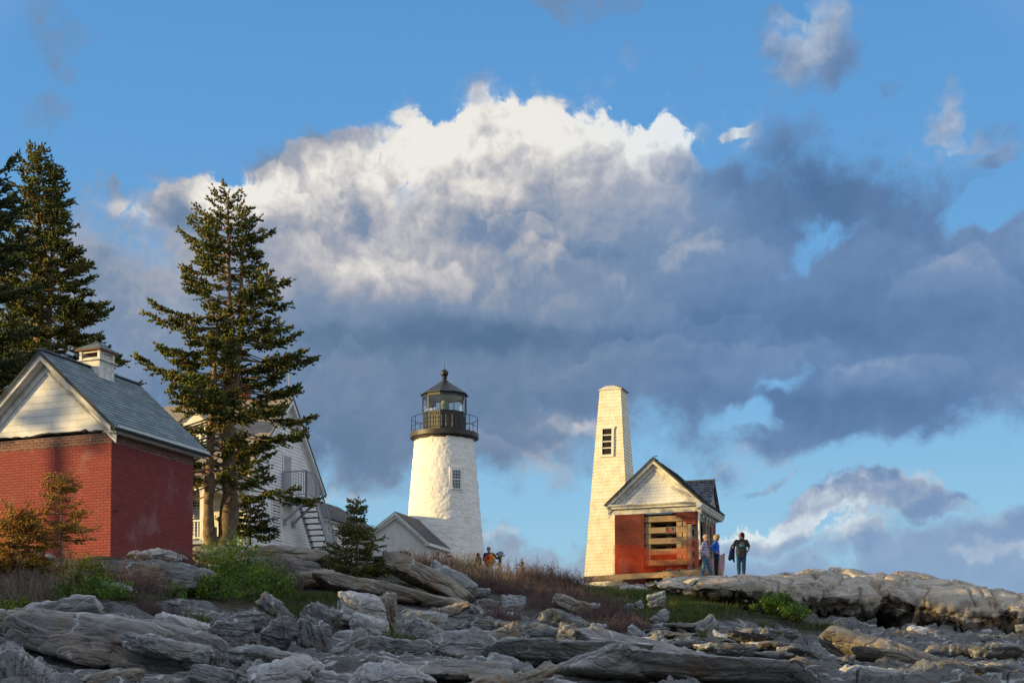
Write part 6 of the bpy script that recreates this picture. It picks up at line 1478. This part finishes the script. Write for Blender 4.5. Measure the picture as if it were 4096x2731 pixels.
# ================================================================== people (continuous metaball skins turned into meshes)
_mbn = [0]
def blob_mesh(name, balls, mats, parent, res=.013, smooth=True):
    _mbn[0] += 1
    mbd = bpy.data.metaballs.new('mb%dx' % _mbn[0]); mbd.resolution = res; mbd.render_resolution = res; mbd.threshold = .6
    ob = bpy.data.objects.new('Q%sx' % ''.join(chr(97 + int(c)) for c in str(_mbn[0])), mbd); COL.objects.link(ob)
    for c, r, sc in balls:
        e = mbd.elements.new(); e.co = c; e.radius = r; e.stiffness = 2.0
        if sc is not None: e.type = 'ELLIPSOID'; e.size_x, e.size_y, e.size_z = sc; e.radius = r
    dg = bpy.context.evaluated_depsgraph_get(); dg.update(); me = bpy.data.meshes.new_from_object(ob.evaluated_get(dg)); bpy.data.objects.remove(ob)
    me.name = name; me.materials.clear()
    if smooth: me.polygons.foreach_set('use_smooth', [True] * len(me.polygons))
    return link_mesh(name, me, mats, parent)
def limb(p0, p1, r0, r1=None, k=.5):
    p0 = Vector(p0); p1 = Vector(p1); r1 = r0 if r1 is None else r1; out = []; L = (p1 - p0).length; t = 0.0
    while True:
        r = (r0 + (r1 - r0) * min(t / max(L, 1e-6), 1)) / .635; out.append((p0.lerp(p1, min(t / max(L, 1e-6), 1)), r, None))
        if t >= L: break
        t += r * k
    return out
def chain(*pr):
    out = []
    for (p0, r0), (p1, r1) in zip(pr[:-1], pr[1:]): out += limb(p0, p1, r0, r1)
    return out
def cloth_mat(name, c, **k): return mat(name, c, .85, var=.12, vscale=8, bump=.004, bscale=25, **k)
M_skin = mat('skin', (.50, .27, .18), .6, var=.05)
def head_parts(par, hc, face, hairc, hair='short', glasses=True, cap=None, beard=None):
    """hc = head centre, face = heading angle of the nose in the body's frame (0 = +x)"""
    f = Vector((math.cos(face), math.sin(face), 0)); s = Vector((-f.y, f.x, 0)); up = Vector((0, 0, 1)); hm = cloth_mat('hair_%s' % hairc[0], hairc[1])
    if hair == 'short': b = [(hc + up * .035 - f * .018, .150, None), (hc + up * .02 - f * .045, .140, None)]
    elif hair == 'bob': b = [(hc + up * .04 - f * .01, .160, None), (hc - f * .05 + up * .0, .155, None), (hc - f * .045 - up * .07, .125, None), (hc + s * .05 - up * .04, .10, None), (hc - s * .05 - up * .04, .10, None), (hc + up * .06 + f * .05, .09, None)]
    else: b = [(hc + up * .035 - f * .015, .152, None), (hc - f * .05 + up * .0, .145, None), (hc - f * .09 - up * .03, .07, None)] + limb(hc - f * .10 - up * .04, hc - f * .11 - up * .22, .038, .018)
    if cap is None or hair != 'short': blob_mesh('hair', b, hm, par, .012)
    if cap: blob_mesh('cap', [(hc + up * .05, .155, None), (hc + up * .035 - f * .03, .145, None)] + limb(hc + up * .05 + f * .09, hc + up * .045 + f * .16, .02, .012), cloth_mat('cap_cloth', cap), par, .012)
    if beard: blob_mesh('beard', [(hc + f * .07 - up * .085, .075, None), (hc + f * .055 - up * .07 + s * .03, .06, None), (hc + f * .055 - up * .07 - s * .03, .06, None)], cloth_mat('beard', beard), par, .012)
    mb = MB()
    for q in (-1, 1): mb.tube([hc + f * .088 + s * (.033 * q) + up * .012 - f * .004, hc + f * .096 + s * (.033 * q) + up * .012], .010, 6)
    mb.build('eye', M_dark, par)
    if glasses:
        mb = MB()
        for q in (-1, 1):
            c = hc + f * .103 + s * (.034 * q) + up * .012; ring = [c + s * (.026 * math.cos(t)) + up * (.018 * math.sin(t)) for t in [math.pi * k / 5 for k in range(11)]]; mb.tube(ring, .004, 4)
            mb.tube([hc + f * .10 + s * (.06 * q) + up * .014, hc + f * .02 + s * (.085 * q) + up * .016], .004, 4)
        mb.build('glasses', M_dark, par)
def hand(w_, d, side, r=.0095):
    """palm plus four fingers and a thumb leaving its side; w_ wrist, d pointing along the hand"""
    w_ = Vector(w_); d = Vector(d).normalized(); s = Vector(side).normalized(); n = d.cross(s).normalized(); out = limb(w_, w_ + d * .045, .022, .026) + limb(w_ + d * .06 - s * .018, w_ + d * .06 + s * .018, .02)
    for i, L in enumerate((.062, .072, .068, .052)):
        b = w_ + d * .08 + s * (-.03 + .02 * i); m_ = b + d * L * .55 + n * .006; out += limb(b, m_, r, r * .95) + limb(m_, m_ + d * L * .4 + n * .016, r * .95, r * .8)
    b = w_ + d * .03 - s * .03; out += limb(b, b + d * .03 - s * .025, r * 1.1, r) + limb(b + d * .03 - s * .025, b + d * .06 - s * .032 + n * .01, r, r * .8)
    return out
def person(loc, rz, h, label, pose, clothes, headk, group=None):
    """pose: joint positions in metres for a 1.75 m body that faces +x; clothes: dict of part -> colour"""
    root = empty('person', loc, rz, label, 'person', group); root.scale = (h / 1.75,) * 3
    J = dict(pelvis=(0, 0, .95), waist=(0, 0, 1.08), chest=(0, 0, 1.30), neck=(0, 0, 1.50), head=(.02, 0, 1.635),
             ls=(0, .18, 1.42), rs=(0, -.18, 1.42), le=(-.02, .25, 1.13), re=(-.02, -.25, 1.13), lw=(.05, .25, .88), rw=(.05, -.25, .88),
             lh=(0, .09, .92), rh=(0, -.09, .92), lk=(.02, .10, .50), rk=(.02, -.10, .50), la=(0, .10, .09), ra=(0, -.10, .09), ltoe=(.15, .11, .04), rtoe=(.15, -.11, .04), hdl=(.2, 0, -1), hdr=(.2, 0, -1)); J.update(pose)
    V_ = {k: Vector(v) for k, v in J.items() if k != 'face'}; face = pose.get('face', 0.0); f = Vector((math.cos(face), math.sin(face), 0)); s = Vector((-f.y, f.x, 0)); hc = V_['head']
    tor = lambda g: limb(V_['pelvis'] + Vector((0, .07, 0)), V_['waist'] + Vector((0, .06, 0)), .095 + g, .085 + g) + limb(V_['pelvis'] - Vector((0, .07, 0)), V_['waist'] - Vector((0, .06, 0)), .095 + g, .085 + g) + limb(V_['waist'] + Vector((0, .06, 0)), V_['chest'] + Vector((0, .085, .02)), .085 + g, .095 + g) + limb(V_['waist'] - Vector((0, .06, 0)), V_['chest'] - Vector((0, .085, -.02)), .085 + g, .095 + g) + limb(V_['ls'] * .8 + V_['rs'] * .2 + Vector((0, 0, -.02)), V_['rs'] * .8 + V_['ls'] * .2 + Vector((0, 0, -.02)), .062 + g * .8)
    arm = lambda q, g, stop=1.0: chain((V_[q + 's'], .05 + g), (V_[q + 'e'], .038 + g)) + limb(V_[q + 'e'], V_[q + 'e'].lerp(V_[q + 'w'], stop), .036 + g, .026 + g)
    leg = lambda q, g: chain((V_[q + 'h'], .085 + g), (V_[q + 'k'], .055 + g), (V_[q + 'k'].lerp(V_[q + 'a'], .35), .052 + g), (V_[q + 'a'], .035 + g * 1.3))
    body = tor(-.01) + limb(V_['neck'] - Vector((0, 0, .06)), V_['neck'] + Vector((0, 0, .06)), .05, .048)
    body += [(hc + Vector((0, 0, .02)), .145, None), (hc - f * .02 + Vector((0, 0, .03)), .15, None), (hc + f * .02 - Vector((0, 0, .045)), .115, None), (hc + f * .04 - Vector((0, 0, .085)), .07, None)]
    body += limb(hc + f * .085 + Vector((0, 0, .005)), hc + f * .108 - Vector((0, 0, .018)), .010, .014) + limb(hc + f * .08 - s * .018 - Vector((0, 0, .055)), hc + f * .08 + s * .018 - Vector((0, 0, .055)), .009)
    for q in (-1, 1): body += limb(hc + s * (.078 * q) + Vector((0, 0, .02)), hc + s * (.082 * q) - Vector((0, 0, .02)), .012)
    for q, hd in (('l', 'hdl'), ('r', 'hdr')): body += arm(q, -.004) + leg(q, -.012) + hand(V_[q + 'w'], V_[hd], V_[hd].cross(Vector((.3, 1, .2))))
    blob_mesh('body', body, M_skin, root, .0115)
    c = clothes; sl = c.get('sleeve', .95)
    shirt = tor(.022) + limb(V_['pelvis'] + Vector((0, .07, -c.get('hem', .06))), V_['pelvis'] + Vector((0, .07, .05)), .112, .112) + limb(V_['pelvis'] + Vector((0, -.07, -c.get('hem', .06))), V_['pelvis'] + Vector((0, -.07, .05)), .112, .112)
    for q in ('l', 'r'):
        if sl > .5: shirt += arm(q, .014, sl)
        else: shirt += limb(V_[q + 's'], V_[q + 's'].lerp(V_[q + 'e'], .75), .07, .066)
    shirt += limb(V_['neck'] - Vector((0, 0, .05)), V_['neck'] - Vector((0, 0, .005)), .066, .058)
    if c.get('fat'): shirt += limb(V_['waist'] + Vector((.02, .06, 0)), V_['waist'] + Vector((.02, -.06, 0)), .135)
    tops = blob_mesh(c.get('top_name', 'shirt'), shirt, c['top'], root, .015)
    blob_mesh('trousers', leg('l', .018) + leg('r', .018) + limb(V_['lh'], V_['rh'], .10) + limb(V_['lh'] + Vector((0, 0, .06)), V_['rh'] + Vector((0, 0, .06)), .10), c['legs'], root, .015)
    for q in ('l', 'r'): a = V_[q + 'a']; t = V_[q + 'toe']; blob_mesh('shoe', limb(a - Vector((.03, 0, .045)) * 1, t, .042, .036) + limb(a, a - Vector((0, 0, .03)), .045), c['shoes'], root, .015)
    head_parts(root, hc, face, **headk)
    return root, V_, tops
M_denim = cloth_mat('blue_denim', (.06, .14, .24)); M_denim2 = cloth_mat('teal_denim', (.02, .08, .14)); M_blacktr = cloth_mat('black_cloth', (.012, .012, .016)); M_shoe = cloth_mat('dark_shoe', (.02, .02, .025)); M_boot = cloth_mat('brown_boot', (.09, .05, .035))
M_plaid = bpy.data.materials.new('plaid_shirt'); M_plaid.use_nodes = True; nt = NT(M_plaid.node_tree); b = nt.n['Principled BSDF']; b.inputs['Roughness'].default_value = .85
s_ = nt.node('ShaderNodeSeparateXYZ', ins={0: nt.node('ShaderNodeTexCoord').outputs['Object']}).outputs
st1 = lambda v, k, w_: nt.math('LESS_THAN', nt.math('FRACT', nt.math('MULTIPLY', v, k)), w_)
uu = nt.math('ADD', s_[0], nt.math('MULTIPLY', s_[1], .7)); col = nt.mix(nt.math('MULTIPLY', st1(s_[2], 9, .45), .7), (.42, .45, .55), (.10, .16, .30)); col = nt.mix(nt.math('MULTIPLY', st1(uu, 10, .4), .6), col, (.12, .18, .32)); col = nt.mix(nt.math('MULTIPLY', st1(s_[2], 9.02, .12), .8), col, (.50, .10, .06)); col = nt.mix(nt.math('MULTIPLY', st1(uu, 10.02, .12), .7), col, (.48, .12, .07)); nt.l.new(col, b.inputs['Base Color'])
def foot_at(px, py, D): return U(px / 4, py / 4, D)
# man in plaid, faces right, hand in pocket, far leg striding right
p1, V1, _ = person(foot_at(2822, 2317, 57.3), R(-12), 1.74, 'grey haired bearded man in plaid shirt and blue jeans with a hand in his pocket',
    dict(head=(.03, 0, 1.64), neck=(.0, 0, 1.50), chest=(-.03, 0, 1.30), waist=(-.03, 0, 1.08), ls=(-.02, .17, 1.42), rs=(-.05, -.17, 1.41), re=(-.16, -.24, 1.13), rw=(.04, -.20, .96), le=(0, .24, 1.14), lw=(.12, .2, .95),
         rk=(-.06, -.09, .50), ra=(-.13, -.10, .09), rtoe=(.02, -.12, .04), lk=(.12, .10, .52), la=(.30, .10, .09), ltoe=(.44, .11, .045), face=-.25, hdr=(.5, 0, -.8), hdl=(.5, 0, -.8)),
    dict(top=M_plaid, legs=M_denim, shoes=M_shoe, fat=True, hem=.08), dict(hairc=('grey', (.30, .29, .28)), beard=(.35, .33, .31)))
p2, V2, _ = person(foot_at(2866, 2314, 58.0), R(-8), 1.74, 'blonde woman in bright blue jacket and black trousers with a hand on her hip',
    dict(rs=(-.02, -.17, 1.42), re=(-.20, -.22, 1.22), rw=(-.04, -.20, 1.04), le=(.02, .24, 1.14), lw=(.08, .22, .92), lk=(.0, .07, .5), rk=(-.02, -.06, .5), la=(.0, .07, .09), ra=(.0, -.07, .09), face=-.1, hdr=(.8, 0, -.3)),
    dict(top=cloth_mat('blue_jacket', (.02, .12, .55)), legs=M_blacktr, shoes=M_shoe, top_name='jacket', hem=.12), dict(hairc=('blonde', (.36, .26, .13)), hair='bob'))
p3, V3, ts = person(foot_at(2966, 2310, 55.8), R(90 - 3), 1.72, 'woman seen from behind in printed charcoal T-shirt and jeans holding a navy jacket',
    dict(face=.95, ls=(0, .19, 1.41), rs=(0, -.19, 1.41), le=(.02, .32, 1.18), lw=(.14, .28, 1.06), re=(.02, -.30, 1.17), rw=(.16, -.26, 1.05), lk=(0, .10, .5), rk=(0, -.09, .5), la=(.0, .09, .09), ra=(.0, -.08, .09), hdl=(1, -.3, -.1), hdr=(1, .3, 0)),
    dict(top=cloth_mat('charcoal_tshirt', (.04, .043, .048)), legs=M_denim2, shoes=M_boot, sleeve=.4, fat=True, hem=.16), dict(hairc=('dark', (.03, .02, .016)), hair='ponytail'))
pr = MB(); pr.box(-.131, -.128, -.11, .11, 1.17, 1.35)                    # print on the back of the shirt (body faces +x, so its back is -x)
back = -.152
def patch(y0, y1, z0, z1, m, o): mb = MB(); mb.box(back - o, back - o + .004, y0, y1, z0, z1); return mb
g = MB(); g.box(back, back + .02, -.10, .10, 1.15, 1.29); pp = g.build('shirt_print', mat('teal_print', (.02, .28, .34), .8), p3)
g = MB(); g.lathe([(.055, 0), (.055, .012)], 16); 
mb = MB(); mb.tube([(back - .004, .06 * math.cos(t), 1.285 + .055 * math.sin(t)) for t in [math.pi * k / 8 for k in range(9)]], .011, 5); mb.build('orange_arc', mat('orange_print', (.75, .22, .06), .8), pp)
mb = MB(); rr = random.Random(1)
for i in range(7): y = -.09 + i * .03; mb.add([(back - .006, y - .012, 1.155), (back - .006, y + .012, 1.155), (back - .006, y, 1.19 + rr.uniform(0, .03))], [(0, 1, 2)])
mb.build('dark_trees', mat('navy_print', (.01, .03, .06), .8), pp)
mb = MB(); mb.add([(back - .005, -.02, 1.22), (back - .005, .09, 1.19), (back - .005, .03, 1.285)], [(0, 1, 2)]); mb.build('yellow_hill', mat('yellow_print', (.50, .45, .10), .8), pp)
# navy jacket hanging over her left arm
jk = empty('navy_jacket', p3.location + Vector((-.36, .10, 0)), 0, 'navy jacket draped over the left arm of the woman in the charcoal T-shirt', 'jacket')
blob_mesh('cloth', limb((.06, 0, 1.20), (.0, .0, .98), .085, .07) + limb((0, 0, .98), (-.05, 0, .74), .07, .075) + limb((.06, .02, 1.15), (.07, .0, .80), .07, .055) + limb((.07, 0, .80), (.10, 0, .62), .05, .03), cloth_mat('navy_cloth', (.012, .018, .045)), jk, .015)
# couple at the viewing scope
zc = 6.85
pm = U(1955 / 4, 2185 / 4, 74); hz = pm.z - 1.77
p4, V4, _ = person(Vector((pm.x, 74, hz)), R(90), 1.76, 'man in red and navy jacket and grey cap reaching to the viewing scope',
    dict(face=-.2, rs=(0, -.20, 1.42), re=(.06, -.42, 1.20), rw=(.10, -.66, 1.34), ls=(0, .19, 1.42), le=(.04, .26, 1.14), lw=(.2, .18, 1.05), hdr=(.1, -1, .25)),
    dict(top=cloth_mat('navy_jacket_cloth', (.012, .02, .06)), legs=M_blacktr, shoes=M_shoe, top_name='jacket', hem=.06, fat=True), dict(hairc=('brown', (.10, .07, .05)), cap=(.20, .20, .21)))
blob_mesh('red_panel', limb((-.03, .09, .93), (-.03, .10, 1.27), .125, .112) + limb((-.03, -.09, .93), (-.03, -.10, 1.27), .125, .112) + limb((-.03, .1, 1.0), (-.03, -.1, 1.0), .12) + limb((-.03, .1, 1.15), (-.03, -.1, 1.15), .115), cloth_mat('red_cloth', (.42, .012, .016)), p4, .015)
pm = U(1914 / 4, 2207 / 4, 73.6)
p5, V5, _ = person(Vector((pm.x, 73.6, pm.z - 1.53)), R(40), 1.52, 'shorter dark haired woman in dark jacket next to the man in the red jacket',
    dict(face=-.5), dict(top=cloth_mat('dark_jacket', (.015, .015, .03)), legs=M_blacktr, shoes=M_shoe, top_name='jacket', hem=.1), dict(hairc=('black', (.035, .022, .018)), hair='ponytail', glasses=False))
for p in (p4, p5): p.location.z = max(p.location.z, -99)
# coin viewing scope
pm = U(2000 / 4, 2203 / 4, 74); sc = empty('viewing_scope', (pm.x, 74, pm.z - 1.5), R(15), 'grey coin operated viewing scope on a dark tapered post on the crest', 'scope')
mb = MB(); mb.prism([(-.13, 1.29), (.10, 1.27), (.12, 1.31), (.12, 1.49), (.05, 1.51), (-.07, 1.50), (-.13, 1.44)], -.10, .10, 'y'); mb.build('scope_head', mat('scope_grey', (.26, .33, .36), .5), sc, bevel=.012)
mb = MB()
for q in (-.05, .05): mb.tube([(-.12, q, 1.38), (-.21, q, 1.37)], [.035, .04], 10)
mb.tube([(.12, 0, 1.42), (.17, 0, 1.42)], .045, 10); mb.build('eyepiece', M_lamp_black, sc)
mb = MB(); mb.lathe([(.12, -.4), (.12, .0), (.07, .1), (.06, .8), (.10, 1.28)], 14); mb.build('post', M_lamp_black, sc, smooth=True)
# garden chairs
def chair(loc, rz, label):
    M_g = mat('dark_green_paint', (.012, .06, .055), .55); r = empty('garden_chair', loc, rz, label, 'chair', 'dark green garden chairs')
    for i in range(7):
        u = -.27 + i * .09; top = 1.02 - .9 * (u * u) - (.0 if abs(u) < .25 else .03); mb = MB(); mb.beam((u * .8, .28, .36), (u * 1.12, .28 + .28, top), .078, .018, (0, 1, .3)); mb.build('back_slat', M_g, r)
    mb = MB(); mb.beam((-.3, .30, .50), (.3, .30, .50), .03, .07); mb.beam((-.34, .50, .82), (.34, .50, .82), .03, .06); mb.build('back_brace', M_g, r)
    for i in range(5): y = -.28 + i * .12; mb = MB(); mb.box(-.27, .27, y, y + .10, .36 - i * .01, .38 - i * .01); mb.build('seat_slat', M_g, r)
    for sx in (-1, 1):
        mb = MB(); mb.box(sx * .36 - .06, sx * .36 + .06, -.35, .42, .55, .575); mb.build('armrest', M_g, r)
        mb = MB(); mb.box(sx * .32 - .02, sx * .32 + .02, -.30, -.20, 0, .549); mb.build('front_leg', M_g, r)
        mb = MB(); mb.beam((sx * .28, -.30, .33), (sx * .28, .55, .05), .03, .12); mb.build('side_rail', M_g, r)
    return r
for px, py, D, rz, lab in ((1620, 2206, 62, 175, 'dark green garden chair in the brush before the stucco passage'), (1515, 2226, 60, 200, 'dark green garden chair half hidden right of the young spruce'), (1288, 2196, 58.5, 190, 'dark green garden chair at the foot of the outside stair')):
    p = U(px / 4, py / 4, D); chair((p.x, p.y, p.z - 1.02), R(rz), lab)
# orange marker in the grass
p = U(2905 / 4, 2314 / 4, 55.9); mb = MB(); mb.box(-.035, .035, -.035, .035, -.15, .15); o = mb.build('survey_stake', mat('orange_stake', (.55, .12, .04), .7), None, bevel=.01); o.location = p; tag(o, 'short orange red stake standing in the grass left of the woman with the navy jacket', 'stake')
grs = np.random.RandomState(4); n = 900; gx = np.interp(grs.rand(n), [0, 1], [U(2880 / 4, 500, 56).x, U(2975 / 4, 500, 56).x]); gy = grs.uniform(55.4, 56.6, n); gzv = np.array([U(0, 2314 / 4, y).z for y in gy]) - .05
hh = .13 * grs.uniform(.4, 1.3, n); V = np.stack([np.stack([gx - .008, gy, gzv], 1), np.stack([gx + .008, gy, gzv], 1), np.stack([gx + grs.normal(0, .05, n), gy, gzv + hh], 1)], 1).reshape(-1, 3)
tag(link_mesh('grass', mesh_rnd('grass', V, (np.array([[0, 1, 2]]) + (np.arange(n) * 3)[:, None]), grs.rand(n)), M_grass), kind='stuff')
n = 350; pc = U(3145 / 4, 2296 / 4, 55.5); gx = pc.x + grs.normal(0, .16, n); gy = 55.5 + grs.normal(0, .15, n); gzv = np.full(n, pc.z - .12); hh = .22 * grs.uniform(.4, 1.2, n)
V = np.stack([np.stack([gx - .008, gy, gzv], 1), np.stack([gx + .008, gy, gzv], 1), np.stack([gx + grs.normal(0, .07, n), gy, gzv + hh], 1)], 1).reshape(-1, 3)
tag(link_mesh('dry_tuft', mesh_rnd('dry_tuft', V, (np.array([[0, 1, 2]]) + (np.arange(n) * 3)[:, None]), grs.rand(n)), M_bare_pale), 'tuft of dry grass growing on top of the pale ledge', 'grass tuft')
